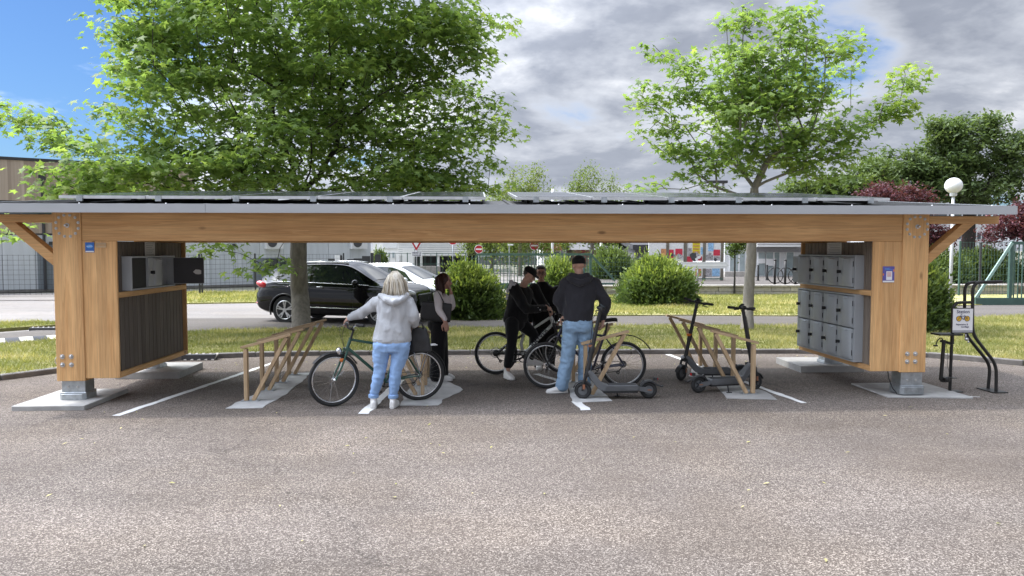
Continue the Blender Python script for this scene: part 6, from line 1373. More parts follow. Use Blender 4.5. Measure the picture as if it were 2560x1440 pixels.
# ================================================================== kick scooters
pmat('scooter_grey', (.12, .125, .13), .45, .2, .12, 8); pmat('grip_tape', (.045, .046, .048), .9, 0, .2, 40, .4, 120)
def scooter(lab, rear, front, steer, deckmat, stemmat, extra=None, stand=True, R_=.108, barz=1.13, light=False):
    rear = Vector((rear.x, rear.y, 0)); front = Vector((front.x, front.y, 0)); wb = (front - rear).length; hd = math.atan2(front.y - rear.y, front.x - rear.x); V = Vector
    t = thing('kick_scooter', lab, 'scooter', rear, hd, 'electric kick scooters'); fa = V((wb, 0, R_))
    for c, nm, s in ((V((0, 0, R_)), 'rear_wheel', 0), (fa, 'front_wheel', steer)):
        ax = V((-math.sin(s), math.cos(s), 0)); mb = MB(); mb.torus(c, ax, R_ - .027, .027, 32, 10); w = part(mb, nm, M['rubber'], t, local=True, smooth=True)
        mb = MB(); mb.lathe([(.056, -.018), (.062, -.012), (.062, .012), (.056, .018)], c, ax, 20); part(mb, 'hub', M['scooter_grey'], w, local=True)
        u, v = frame(ax); mb = MB()
        for k in range(5): a = k*1.2566; mb.tube(c - ax*.021, c - ax*.021 + (u*math.cos(a) + v*math.sin(a))*.055, .008, n=5)
        part(mb, 'hub_spokes', M['black_plastic'], w, local=True)
    # deck with upswept neck, rear fender
    hwid = .078; prof = [(-.05, .165), (-.02, .18), (.12, .185), (wb - .30, .185), (wb - .24, .205), (wb - .13, .34), (wb - .085, .37), (wb - .05, .345), (wb - .10, .24), (wb - .19, .135), (wb - .26, .105), (.12, .105), (.05, .13), (-.05, .14)]
    vs = []; n = len(prof)
    for y, k in ((-hwid, 0), (-hwid + .012, 1), (hwid - .012, 1), (hwid, 0)):
        for x, z in prof: q = max(0, (x - (wb - .28))/.25); yy = y*(1 - .62*min(1, q)); vs.append((x, yy, z))
    # side pieces only lie beside the rear wheel: deck body ends ahead of it
    mb = MB(); body = [(.135, .17), (.16, .185), (wb - .30, .185), (wb - .24, .205), (wb - .13, .34), (wb - .085, .37), (wb - .045, .35), (wb - .095, .24), (wb - .19, .135), (wb - .26, .105), (.16, .105), (.135, .12)]; n = len(body); vs = []
    for y in (-hwid, hwid):
        for x, z in body: q = max(0, min(1, (x - (wb - .28))/.2)); vs.append((x, y*(1 - .6*q), z))
    fs = [tuple(range(n)), tuple(range(n, 2*n))[::-1]] + [(k, n+k, n+(k+1) % n, (k+1) % n) for k in range(n)]; mb.add(vs, fs); dk = part(mb, 'deck', M[deckmat], t, local=True, bevel=.008)
    mb = MB(); mb.bx(.17, wb - .31, -hwid + .012, hwid - .012, .1855, .189); part(mb, 'grip_mat', M['grip_tape'], dk, local=True)
    mb = MB(); mb.bx(.15, wb - .25, -hwid + .006, hwid - .006, .086, .1045); part(mb, 'battery_tray', M['black_plastic'], dk, local=True)
    for s in (-1, 1):
        mb = MB(); mb.prism([(-.03, .09), (.0, .085), (.16, .115), (.16, .165), (.05, .155), (-.02, .13)], (0, s*.052, 0), (1, 0, 0), (0, 0, 1), (0, s*.014, 0)); part(mb, 'side_plate', M[deckmat], t, local=True)
        mb = MB(); mb.box((-.0, s*.0675, .12), (.05, .002, .012)); part(mb, 'side_reflector', M['brake_copper'], t, local=True)
    mb = MB(); pts = [V(((R_ + .022)*math.cos(a), 0, R_ + (R_ + .022)*math.sin(a))) for a in np.linspace(R(25), R(150), 14)]
    vs = []; fs = []
    for p in pts:
        for y, d in ((-.042, -.02), (-.034, 0), (.034, 0), (.042, -.02)): r = p - V((0, 0, R_)); vs.append(p + V((0, y, 0)) + r.normalized()*d)
    for i in range(len(pts)-1): fs += [(i*4+j, i*4+j+1, i*4+j+5, i*4+j+4) for j in range(3)]
    mb.add(vs, fs); mb.box((-.085, 0, R_*2 + .035), (.05, .045, .04)); mb.path([pts[-1], pts[-1] + V((-.05, 0, -.02)), pts[-1] + V((-.075, 0, -.012))], .012, 6); mb.path([V((.10, 0, .175)), V((.06, 0, R_*2 + .02))], .02, 6); rf = part(mb, 'rear_fender', M['black_plastic'], t, local=True, smooth=50)
    mb = MB(); mb.box((-.113, 0, R_*2 + .035), (.006, .04, .03)); part(mb, 'tail_light', M['tail_red'], rf, local=True)
    # front: fork and stem turn together about the stem axis
    lo = V((wb - .055, 0, .33)); hi = V((wb - .055 - .20*(barz - .33), 0, barz)); Rs = Matrix.Translation(lo) @ Matrix.Rotation(steer, 4, (hi - lo).normalized()) @ Matrix.Translation(-lo)
    fk = MB()
    for s in (-1, 1): fk.path([V((wb - .04, s*.045, .30)), V((wb - .012, s*.048, .2)), fa + V((0, s*.048, 0))], [.018, .016, .014], 8)
    fk.bar(V((wb - .045, -.05, .30)), V((wb - .045, .05, .30)), .05, .04); fk.xf(Rs); part(fk, 'fork', M['black_plastic'], t, local=True, smooth=50)
    ff = MB(); arc = [fa + V(((R_ + .02)*math.cos(a), 0, (R_ + .02)*math.sin(a))) for a in np.linspace(R(15), R(150), 12)]; vs = []; fs = []
    for p in arc:
        for y, d in ((-.036, -.015), (-.03, 0), (.03, 0), (.036, -.015)): vs.append(p + V((0, y, 0)) + (p - fa).normalized()*d)
    for i in range(len(arc)-1): fs += [(i*4+j, i*4+j+1, i*4+j+5, i*4+j+4) for j in range(3)]
    ff.add(vs, fs); ff.xf(Rs); part(ff, 'front_fender', M['black_plastic'], t, local=True, smooth=50)
    sm_ = MB(); sm_.path([lo - (hi-lo)*.04, lo.lerp(hi, .12), lo.lerp(hi, .5), hi], [.034, .027, .026, .022], 12); sm_.lathe([(.03, 0), (.034, .03), (.034, .08), (.028, .1)], lo.lerp(hi, .30), hi - lo, 12); sm_.xf(Rs); stm = part(sm_, 'stem', M[stemmat], t, local=True, smooth=50)
    lt = MB(); p = lo.lerp(hi, .36); lt.box(p + V((.02, 0, .05)), (.05, .05, .03)); lt.xf(Rs); part(lt, 'folding_latch', M['orange' if light else 'brake_copper'], stm, local=True)
    hb = MB(); hb.path(rounded([hi + V((-.03, -.25, .01)), hi + V((0, -.08, .0)), hi + V((0, .08, .0)), hi + V((-.03, .25, .01))], .05), .014, 8); hb.ell(hi + V((.0, 0, .015)), (.05, .045, .028)); hb.xf(Rs); hbo = part(hb, 'handlebar', M['black_plastic'], t, local=True, smooth=50)
    for s in (-1, 1):
        g = MB(); g.path([hi + V((-.03, s*.25, .01)), hi + V((-.017, s*.14, .006))], .0185, 8); g.xf(Rs); part(g, 'grip', M['rubber'], hbo, local=True, smooth=50)
        lv = MB(); lv.box(hi + V((-.01, s*.12, .0)), (.04, .03, .035)); lv.path([hi + V((0, s*.11, -.01)), hi + V((.045, s*.13, -.02)), hi + V((.04, s*.22, -.025))], .006, 6); lv.xf(Rs); part(lv, 'brake_lever', M['black_plastic'], hbo, local=True)
    dsp = MB(); dsp.box(hi + V((-.025, 0, .04)), (.07, .05, .014), Matrix.Rotation(R(-35), 3, 'Y')); dsp.xf(Rs); part(dsp, 'display', M['glass_dark'], hbo, local=True)
    if light: l_ = MB(); l_.ell(lo + V((.07, 0, .02)), (.03, .028, .028)); l_.bar(lo, lo + V((.06, 0, .02)), .02, .02); l_.xf(Rs); part(l_, 'head_light', M['lamp_clear'], t, local=True, smooth=True)
    cbm = MB(); cbm.path([hi + V((.03, .08, -.02)), hi + V((.09, .03, -.12)), lo.lerp(hi, .5) + V((.04, 0, 0)), lo + V((.03, 0, .02))], .004, 5); cbm.xf(Rs); part(cbm, 'cable', M['black_plastic'], t, local=True)
    ks = MB(); ks.path([V((.40, -.05, .10)), V((.37, -.13, .012))], .009, 6); ks.bar(V((.34, -.135, .01)), V((.41, -.135, .01)), .025, .012); part(ks, 'kickstand', M['black_plastic'], t, local=True)
    rfx = MB(); rfx.box(V((wb - .02, -.062, .16)), (.03, .004, .06)); rfx.box(V((wb - .02, .062, .16)), (.03, .004, .06)); rfx.xf(Rs); part(rfx, 'fork_reflector', M['brake_copper'], t, local=True)
    return t
pmat('brake_copper', (.30, .13, .07), .4, .3, .1, 9)
scooter('grey electric scooter on its kickstand in front of the man in jeans', G(1621, 996), G(1457, 997), R(-14), 'scooter_grey', 'black_plastic', barz=1.14)
scooter('black electric scooter with angled handlebar behind the right bike stands', G(1852, 952), G(1703, 951), R(42), 'scooter_grey', 'black_plastic', barz=1.13, light=True)
scooter('grey decked electric scooter nearest the right bike stands, facing right', G(1746, 982), G(1888, 974), R(10), 'scooter_grey', 'black_plastic', barz=1.10)
# ================================================================== people
def fabric(name, col, var=.10, fold=.5, fscale=9, weave=.25, rough=.9):
    m = bpy.data.materials.new(name); m.use_nodes = True; t = NT(m.node_tree); b = t.n['Principled BSDF']; tc = t.new('ShaderNodeTexCoord'); o = tc.outputs['Object']
    f = t.noise(o, 5, 5, .6); c = t.ramp(f, [(.3, tuple(x*(1-var) for x in col)), (.7, tuple(min(1, x*(1+var)) for x in col))]); t.put(b.inputs['Base Color'], c); b.inputs['Roughness'].default_value = rough; b.inputs['Specular IOR Level'].default_value = .2; b.inputs['Sheen Weight'].default_value = .15
    h = t.math('ADD', t.math('MULTIPLY', t.noise(t.mapping(o, (1, 1, .45)), fscale, 3, .5, .8), 1.0), t.math('MULTIPLY', t.noise(o, 240, 2), .03*weave))
    bn = t.new('ShaderNodeBump', ins={'Strength': fold, 'Distance': .03}); t.put(bn.inputs['Height'], h); t.put(b.inputs['Normal'], bn.outputs[0]); MATS[name] = m
fabric('knit_grey', (.42, .435, .455), .06, .8); fabric('denim_sky', (.27, .42, .68), .14, .35, 12); fabric('denim_blue', (.24, .36, .50), .16, .45, 12); fabric('knit_charcoal', (.030, .030, .036), .12, .55); fabric('cloth_black', (.008, .008, .009), .2, .5); fabric('knit_pale', (.68, .63, .635), .05, .4)
pmat('skin', (.50, .30, .225), .55, 0, .08, 14, .1, 60, spec=.4); pmat('skin_b', (.42, .235, .175), .55, 0, .08, 14, .1, 60, spec=.4); pmat('lip', (.35, .13, .11), .5); pmat('eye', (.03, .025, .02), .2)
pmat('hair_blond', (.47, .41, .30), .5, 0, .3, 30, .6, 60, stretch=(3, 3, .3), col2=(.64, .58, .46)); pmat('hair_brown', (.055, .020, .014), .45, 0, .3, 30, .6, 60, stretch=(3, 3, .3)); pmat('hair_dark', (.02, .014, .01), .5, 0, .3, 30, .6, 60)
pmat('shoe_white', (.68, .67, .65), .55, 0, .06, 12, .15, 60); pmat('sole', (.55, .54, .52), .7, 0, .1, 20); pmat('leather_black', (.018, .018, .02), .45, 0, .2, 9, .4, 70); pmat('sock', (.45, .44, .43), .9)
V3 = Vector
def loft(mb, secs, n=20, p=2.3):
    """secs: (centre, right axis, forward axis, half width, half depth)"""
    vs = []; m = len(secs)
    for c, rx, fy, a, b in secs:
        for k in range(n):
            q = 2*math.pi*k/n; cx, sy = math.cos(q), math.sin(q); e = 2/p; vs.append(V3(c) + rx*(a*math.copysign(abs(cx)**e, cx)) + fy*(b*math.copysign(abs(sy)**e, sy)))
    fs = [(i*n+k, i*n+(k+1) % n, (i+1)*n+(k+1) % n, (i+1)*n+k) for i in range(m-1) for k in range(n)] + [tuple(range(n))[::-1], tuple((m-1)*n+k for k in range(n))]
    mb.add(vs, fs)
def limb(mb, pts, rad, n=14, sub=5):
    """rounded tube through joints with a smooth taper"""
    P_ = [V3(p) for p in pts]; out = []; rr = []
    for i in range(len(P_)-1):
        p0 = P_[max(0, i-1)]; p1, p2 = P_[i], P_[i+1]; p3 = P_[min(len(P_)-1, i+2)]
        for k in range(sub):
            t = k/sub; cr = (p1*2 + (p2-p0)*t + (p0*2 - p1*5 + p2*4 - p3)*t*t + (p1*3 - p0 - p2*3 + p3)*t**3)*.5; out.append(p1.lerp(p2, t)*.5 + cr*.5); rr.append(rad[i]*(1-t) + rad[i+1]*t)
    out.append(P_[-1]); rr.append(rad[-1]); mb.path(out, rr, n); mb.ell(P_[0], (rad[0],)*3, nu=12, nv=8); mb.ell(P_[-1], (rad[-1],)*3, nu=12, nv=8)
def hand(mb, wrist, d, nrm, curl=.5, side=1, s=1.0):
    """palm and five fingers; d: direction of the hand, nrm: out of the back of the hand, side: thumb to +/- across"""
    d = V3(d).normalized(); nrm = (V3(nrm) - d*V3(nrm).dot(d)).normalized(); x = d.cross(nrm)*side; w = V3(wrist); Rm = Matrix((x, d, nrm)).transposed()
    mb.ell(w + d*.05*s, (.043*s, .056*s, .019*s), Rm, 14, 10); limb(mb, [w - d*.03, w + d*.03*s], [.026*s, .027*s], 10, 2)
    for i, (o, L) in enumerate(((-.031, .068), (-.0105, .078), (.0105, .074), (.031, .058))):
        b = w + d*(.093 - abs(i-1.3)*.004)*s - x*o*s; pts = [b - d*.03*s, b]; a = 0
        for k in range(3): a += curl*(.75, .95, .6)[k]; b = b + (d*math.cos(a) - nrm*math.sin(a))*L*s*(.45, .32, .25)[k]; pts.append(b)
        limb(mb, pts, [.0105*s, .0098*s, .0092*s, .0085*s, .0075*s], 8, 3)
    b = w + d*.035*s + x*.036*s; limb(mb, [b - x*.014, b + (x*.5 + d*.5 - nrm*.25)*.038*s, b + (x*.45 + d*1.2 - nrm*(.3 + curl*.5))*.055*s, b + (x*.35 + d*1.7 - nrm*(.4 + curl*.9))*.06*s], [.0145*s, .013*s, .0115*s, .009*s], 8, 3)
def head(mb, c, f, u, s=1.0):
    f = V3(f).normalized(); u = (V3(u) - f*V3(u).dot(f)).normalized(); r = f.cross(u); Rm = Matrix((r, f, u)).transposed(); c = V3(c); L = lambda a, b, g: c + (r*a + f*b + u*g)*s
    E_ = lambda p, q: mb.ell(p, tuple(x*s for x in q), Rm, 18, 12)
    E_(L(0, -.008, .025), (.074, .092, .088)); E_(L(0, .025, -.045), (.055, .058, .066)); E_(L(0, .045, -.088), (.030, .028, .022)); E_(L(0, .035, .0), (.064, .055, .07))
    mb.path([L(0, .084, .018), L(0, .097, -.006), L(0, .108, -.026)], [.008*s, .011*s, .015*s], 8); E_(L(0, .098, -.03), (.017, .013, .010)); E_(L(0, .083, -.056), (.024, .012, .007)); E_(L(0, .080, -.069), (.022, .012, .007)); E_(L(0, .077, .026), (.052, .013, .010))
    for q in (-1, 1): E_(L(q*.074, -.008, -.012), (.010, .020, .032)); E_(L(q*.042, .06, -.025), (.02, .02, .02))
    return L, Rm
def face_parts(t, body, L, Rm, brow='hair_dark', s=1.0):
    for q in (-1, 1):
        mb = MB(); mb.ell(L(q*.031, .083, .008), (.013*s, .007*s, .008*s), Rm, 10, 6); part(mb, 'eye', M['eye'], body, smooth=True)
        mb = MB(); mb.path([L(q*.014, .091, .027), L(q*.032, .090, .031), L(q*.05, .078, .026)], .0045*s, 6); part(mb, 'eyebrow', M[brow], body, smooth=True)
    mb = MB(); mb.ell(L(0, .091, -.060), (.023*s, .006*s, .006*s), Rm, 10, 6); part(mb, 'lips', M['lip'], body, smooth=True)
def skinned(mb, name, mat, parent, vox=.011, sm=6, wr=0, wscale=7.0, stretch=(1, 1, .5), tight=None):
    o = part(mb, name, M[mat], parent)
    r = o.modifiers.new('remesh', 'REMESH'); r.mode = 'VOXEL'; r.voxel_size = vox; r.use_smooth_shade = True
    if sm: q = o.modifiers.new('smooth', 'SMOOTH'); q.factor = .5; q.iterations = sm
    def post(me):
        me.materials.clear(); me.materials.append(M[mat]); me.shade_smooth()
        if wr:
            nv = len(me.vertices); co = np.empty(nv*3, np.float32); no = np.empty(nv*3, np.float32); me.vertices.foreach_get('co', co); me.vertex_normals.foreach_get('vector', no); co = co.reshape(-1, 3); no = no.reshape(-1, 3); sd = hash(name + parent.name) % 97
            d = np.array([(1 - abs(mnoise.noise(V3((c[0]*wscale*stretch[0] + sd, c[1]*wscale*stretch[1], c[2]*wscale*stretch[2] + c[0]*2)))*2) - .55) + .45*mnoise.noise(V3((c[0]*wscale*2.1, c[1]*wscale*2.1 + sd, c[2]*wscale*1.3))) for c in co.tolist()])
            co = co + no*(d*wr)[:, None]; me.vertices.foreach_set('co', co.astype(np.float32).ravel()); me.update()
    defer(o, post); return o
def shoe(t, ankle, toe_dir, L=.27, w=.048, mat='shoe_white', z0=0.0, high=.0, heel=.075):
    d = V3(toe_dir).normalized(); x = V3((d.y, -d.x, 0)).normalized(); u = x.cross(d); 
    if u.z < 0: u = -u
    h = V3((ankle[0], ankle[1], z0)) - d*heel; mb = MB(); up = u
    loft(mb, [(h + d*0 + up*.045, x, up, w*.55, .042), (h + d*.03 + up*.05, x, up, w*.82, .05), (h + d*.09 + up*.055, x, up, w*.85, .054), (h + d*.15 + up*.045, x, up, w*.95, .044), (h + d*.21 + up*.034, x, up, w*1.02, .034), (h + d*(L-.02) + up*.028, x, up, w*.85, .026), (h + d*L + up*.024, x, up, w*.4, .016)], 16, 2.6)
    limb(mb, [h + d*.06 + up*.07, h + d*.058 + up*(.115 + high)], [w*.92, w*.88], 12, 2); o = skinned(mb, 'shoe', mat, t, .007, 3)
    sl = MB(); loft(sl, [(h - d*.004 + up*.013, x, up, w*.5, .012), (h + d*.04 + up*.013, x, up, w*.92, .0128), (h + d*.12 + up*.012, x, up, w*.9, .0118), (h + d*.2 + up*.012, x, up, w*1.08, .0118), (h + d*(L-.02) + up*.013, x, up, w*.9, .0118), (h + d*(L+.004) + up*.016, x, up, w*.42, .010)], 16, 3.5); part(sl, 'sole', M['sole'], o, smooth=50)
X_, Y_, Z_ = V3((1, 0, 0)), V3((0, 1, 0)), V3((0, 0, 1))
LAB = {}
def person(lab, base): return thing('person', lab, 'person', V3((base.x, base.y, 0)), 0)
def strands(t, c, u, f, tips, mat, r=.006, n=110, spread=.085, length=.27, seed=2, front=.35, name='hair_strands'):
    rs = random.Random(seed); mb = MB(); c = V3(c); u = V3(u).normalized(); f = V3(f).normalized(); x = f.cross(u)
    for i in range(n):
        a = rs.uniform(front*math.pi, (2 - front)*math.pi); d = f*math.cos(a) + x*math.sin(a); top = c + u*.115 + d*rs.uniform(.0, .03); k = spread*rs.uniform(.95, 1.15); L = length*rs.uniform(.8, 1.08); w = rs.gauss(0, .022)
        mb.path([top, c + u*.06 + d*k*1.0, c - u*.02 + d*k*1.12 + x*w, c - u*(L*.5) + d*k*1.08 + x*w*1.5, c - u*(L*.8) + d*k*(1.1 + rs.uniform(-.1, .25)) + x*w*2], [r*.5, r, r*1.1, r, r*.3], 5)
    return part(mb, name, M[mat], t, smooth=True)

# --- A: woman in the grey hoodie, seen from behind, one hand on the green bicycle
Ya = 8.80; q = lambda px, py, dy=0: P(px, py, Ya + dy)
gA = GRIPS['bicycle'][-1] if (GRIPS['bicycle'][-1].x < GRIPS['bicycle'][1].x) else GRIPS['bicycle'][1]
tA = person('woman from behind in light grey hoodie and sky blue jeans holding the green bicycle', q(958, 1015))
hipL, hipR = q(953, 868), q(1005, 868); knL, knR = q(950, 925, -.02), q(990, 925, -.02); anL, anR = q(934, 990), q(983, 991)
shL, shR = q(946, 752), q(1021, 752); wrA = gA + V3((.045, -.02, .055)); elL = (shL + wrA)/2 + V3((.0, -.02, -.035)); elR = q(1034, 793, -.03); wrR = q(1036, 810, .20)
hd = q(988, 704, .0)
b = MB(); Lh, Rm = head(b, hd, (.18, .95, -.22), (0, .12, 1)); limb(b, [q(986, 735), q(987, 715)], [.056, .052])
loft(b, [(q(979, 860), X_, Y_, .17, .11), (q(981, 820), X_, Y_, .15, .10), (q(983, 770), X_, Y_, .165, .10), (q(984, 745), X_, Y_, .12, .07)])
for s0, e0, w0 in ((shL, elL, wrA), (shR, elR, wrR)): limb(b, [s0, e0, w0], [.045, .036, .026])
for h0, k0, a0 in ((hipL, knL, anL), (hipR, knR, anR)): limb(b, [h0, k0, a0, a0 - Z_*.06], [.085, .055, .038, .035])
hand(b, wrA, gA - wrA + V3((-.02, .01, -.01)), V3((-.3, -.3, 1)), .85, 1); hand(b, wrR, (.1, 1, -.25), (0, .2, 1), .9, -1); bd = skinned(b, 'body', 'skin', tA, .0075, 3); face_parts(tA, bd, Lh, Rm)
h = MB(); loft(h, [(q(980, 853), X_, Y_, .222, .155), (q(980, 846), X_, Y_, .228, .158), (q(981, 825), X_, Y_, .216, .15), (q(982, 795), X_, Y_, .200, .14), (q(983, 770), X_, Y_, .196, .135), (q(984, 753), X_, Y_, .190, .12), (q(985, 742), X_, Y_, .15, .10), (q(986, 735), X_, Y_, .085, .08)], 28)
limb(h, [shL + V3((.03, 0, 0)), shL.lerp(elL, .5), elL, elL.lerp(wrA, .6), wrA + (elL - wrA).normalized()*.035], [.085, .074, .066, .056, .042]); limb(h, [shR - V3((.03, 0, 0)), shR.lerp(elR, .5), elR, wrR - Y_*.03], [.085, .076, .070, .05]); h.box(q(980, 849), (.01, .01, .01))
skinned(h, 'hoodie', 'knit_grey', tA, .011, 5, .016, 8)
hb = MB(); loft(hb, [(q(980, 855), X_, Y_, .216, .15), (q(980, 846), X_, Y_, .226, .157)], 28); part(hb, 'hem_band', M['knit_grey'], tA, smooth=40)
hh = MB(); hh.path([q(955, 742, -.06), q(965, 749, -.12), q(984, 757, -.16), q(1003, 749, -.12), q(1014, 741, -.06)], [.035, .045, .05, .045, .035], 12); hh.path([q(950, 738, .04), q(950, 740, -.05), q(984, 748, -.11), q(1018, 738, -.05), q(1018, 736, .04)], [.03, .038, .04, .038, .03], 12); skinned(hh, 'hood', 'knit_grey', tA, .010, 6, .005, 12)
j = MB(); loft(j, [(q(979, 878), X_, Y_, .19, .14), (q(979, 862), X_, Y_, .225, .155), (q(980, 845), X_, Y_, .205, .145)], 24)
for h0, k0, a0, xo in ((hipL, knL, anL, -1), (hipR, knR, anR, 1)): limb(j, [h0 + V3((-.012*xo, -.015, 0)), h0.lerp(k0, .45), k0, k0.lerp(a0, .4), a0 + Z_*.01], [.110, .098, .073, .070, .050])
for s, cx in ((-1, 955), (1, 1003)): j.ell(q(cx, 866, -.05), (.105, .09, .10))
skinned(j, 'jeans', 'denim_sky', tA, .010, 4, .008, 10, (1, 1, 1.6))
for a0 in (anL, anR): mb = MB(); mb.lathe([(.056, -.02), (.061, -.012), (.061, .018), (.054, .024)], a0, (0, 0, 1), 18); part(mb, 'jeans_cuff', M['denim_sky'], tA, smooth=40)
for a0, dd in ((anL, (-.12, 1, 0)), (anR, (.12, 1, 0))): shoe(tA, (a0.x, a0.y, 0), dd, .255, .044); 
hr = MB(); hr.ell(hd + V3((0, -.010, .03)), (.077, .094, .092)); loft(hr, [(hd + V3((0, -.02, .03)), X_, Y_, .075, .08), (hd + V3((-.005, -.03, -.05)), X_, Y_, .078, .06), (hd + V3((-.010, -.04, -.10)), X_, Y_, .07, .04), (hd + V3((-.012, -.045, -.13)), X_, Y_, .05, .025)], 20); skinned(hr, 'hair', 'hair_blond', tA, .010, 3, .010, 22, (1, 1, .25))
pmat('hair_ash', (.30, .24, .17), .5, 0, .3, 30, .6, 60, stretch=(3, 3, .3)); pmat('hair_gold', (.66, .62, .54), .45, 0, .2, 30, .6, 60, stretch=(3, 3, .3))
for k_, (mt_, n_, L_, sp_) in enumerate((('hair_blond', 170, .25, .072), ('hair_ash', 100, .23, .070), ('hair_gold', 130, .27, .074))): strands(tA, hd + V3((0, -.015, .012)), (0, 0, 1), (.1, 1, 0), None, mt_, .0042, n_, sp_, L_, 4 + k_, .30)
# black handbag on her forearm
bg = thing('handbag', 'black soft handbag hanging from the forearm of the woman in grey', 'bag', q(1050, 880, .22)); c0 = q(1049, 849, .20)
mb = MB(); loft(mb, [(c0 - Z_*.150, X_, Y_, .128, .055), (c0 - Z_*.14, X_, Y_, .145, .065), (c0, X_, Y_, .125, .06), (c0 + Z_*.13, X_, Y_, .088, .035), (c0 + Z_*.15, X_, Y_, .075, .02)], 20, 4); skinned(mb, 'bag_body', 'leather_black', bg, .009, 3, .004, 9)
for dy in (-.03, .03): mb = MB(); mb.path([c0 + V3((-.06, dy, .13)), c0 + V3((-.05, dy, .20)), V3((wrR.x - .005, c0.y + dy*.6, c0.z + .235)), c0 + V3((.03, dy, .20)), c0 + V3((.05, dy, .13))], .008, 6); part(mb, 'handle', M['leather_black'], bg, smooth=True)

# --- B: woman in profile, pale top, black trousers, tote bag on the shoulder
Yb = 10.66; q = lambda px, py, dy=0: P(px, py, Yb + dy); tB = person('woman in pale top and wide black trousers standing in profile before the round bush', q(1099, 950))
hd = q(1112, 704, .02); shN, shF = q(1095, 738, -.16), q(1098, 736, .17); elN = q(1097, 775, -.315); wrN = q(1112, 803, -.32); elF = q(1130, 768, .12); wrF = q(1128, 735, -.02)
b = MB(); Lh, Rm = head(b, hd, (1, -.12, -.08), (0, 0, 1), .96); limb(b, [q(1103, 733), q(1107, 716)], [.048, .046])
loft(b, [(q(1098, 810), Y_, X_, .15, .10), (q(1102, 780), Y_, X_, .13, .09), (q(1103, 750), Y_, X_, .155, .10), (q(1101, 733), Y_, X_, .12, .06)])
limb(b, [shN, elN, wrN], [.042, .034, .025]); limb(b, [shF, elF, wrF], [.042, .034, .025]); hand(b, wrN, (.25, .05, -1), (.2, -1, 0), .28, 1, .95); hand(b, wrF, (-.15, -.1, 1), (1, 0, .1), .5, 1, .95)
for dy in (-.08, .08): limb(b, [q(1099, 815, dy), q(1099, 875, dy), q(1098, 932, dy)], [.07, .05, .036])
bd = skinned(b, 'body', 'skin_b', tB, .0075, 3); face_parts(tB, bd, Lh, Rm, 'hair_brown', .96)
h = MB(); loft(h, [(q(1101, 806), Y_, X_, .165, .115), (q(1103, 785), Y_, X_, .15, .105), (q(1106, 760), Y_, X_, .165, .125), (q(1104, 742), Y_, X_, .175, .105), (q(1101, 733), Y_, X_, .10, .065)], 22); h.ell(q(1117, 757, -.06), (.06, .065, .06)); h.ell(q(1117, 757, .08), (.06, .065, .06)); limb(h, [shN, shN.lerp(elN, .5), elN, wrN + Z_*.03], [.066, .058, .050, .036]); limb(h, [shF, elF, wrF - Z_*.03], [.064, .052, .036]); skinned(h, 'top', 'knit_pale', tB, .009, 4, .004, 10)
j = MB(); loft(j, [(q(1097, 812), Y_, X_, .175, .125), (q(1100, 798), Y_, X_, .155, .115)], 20); j.ell(q(1088, 812), (.11, .16, .11))
for dy, dx in ((-.085, -4), (.085, 5)): limb(j, [q(1098, 812, dy), q(1098+dx*.5, 850, dy), q(1098 + dx, 890, dy), q(1097 + dx, 938, dy)], [.118, .112, .105, .115])
skinned(j, 'trousers', 'cloth_black', tB, .010, 4, .006, 8, (1, 1, .4))
for dy, dx in ((-.085, -2), (.085, 4)): a0 = q(1103 + dx, 940, dy); shoe(tB, (a0.x, a0.y, 0), (1, -.05, 0), .25, .042)
hr = MB(); hr.ell(hd + V3((-.022, 0, .03)), (.098, .086, .098)); loft(hr, [(hd + V3((-.05, 0, .02)), Y_, X_, .088, .06), (hd + V3((-.062, 0, -.07)), Y_, X_, .09, .05), (hd + V3((-.085, 0, -.15)), Y_, X_, .085, .04), (hd + V3((-.11, 0, -.21)), Y_, X_, .06, .025)], 18); skinned(hr, 'hair', 'hair_brown', tB, .009, 3, .007, 22, (1, 1, .25)); strands(tB, hd + V3((-.03, 0, .0)), (-.1, 0, 1), (1, 0, 0), None, 'hair_brown', .006, 90, .088, .26, 9, .42)
bg = thing('tote_bag', 'large black tote bag under the arm of the woman in profile', 'bag', q(1090, 805, -.22)); c0 = q(1090, 779, -.225)
mb = MB(); u_ = V3((1, 0, -.10)).normalized(); v_ = V3((.10, 0, 1)).normalized(); loft(mb, [(c0 + u_*-.215 , Y_, v_, .025, .115), (c0 - u_*.20, Y_, v_, .032, .13), (c0, Y_, v_, .036, .14), (c0 + u_*.20, Y_, v_, .032, .135), (c0 + u_*.215, Y_, v_, .025, .125)], 20, 4.5); skinned(mb, 'bag_body', 'leather_black', bg, .009, 3, .004, 8)
for dy in (-.03, .03): mb = MB(); mb.path([c0 + V3((-.11, dy, .13)), c0 + V3((-.09, dy*.7, .24)), shN + V3((-.02, dy*.8 + .03, .07)), c0 + V3((.06, dy*.7, .24)), c0 + V3((.11, dy, .13))], .011, 6, flat=.5); part(mb, 'strap', M['leather_black'], bg, smooth=True)

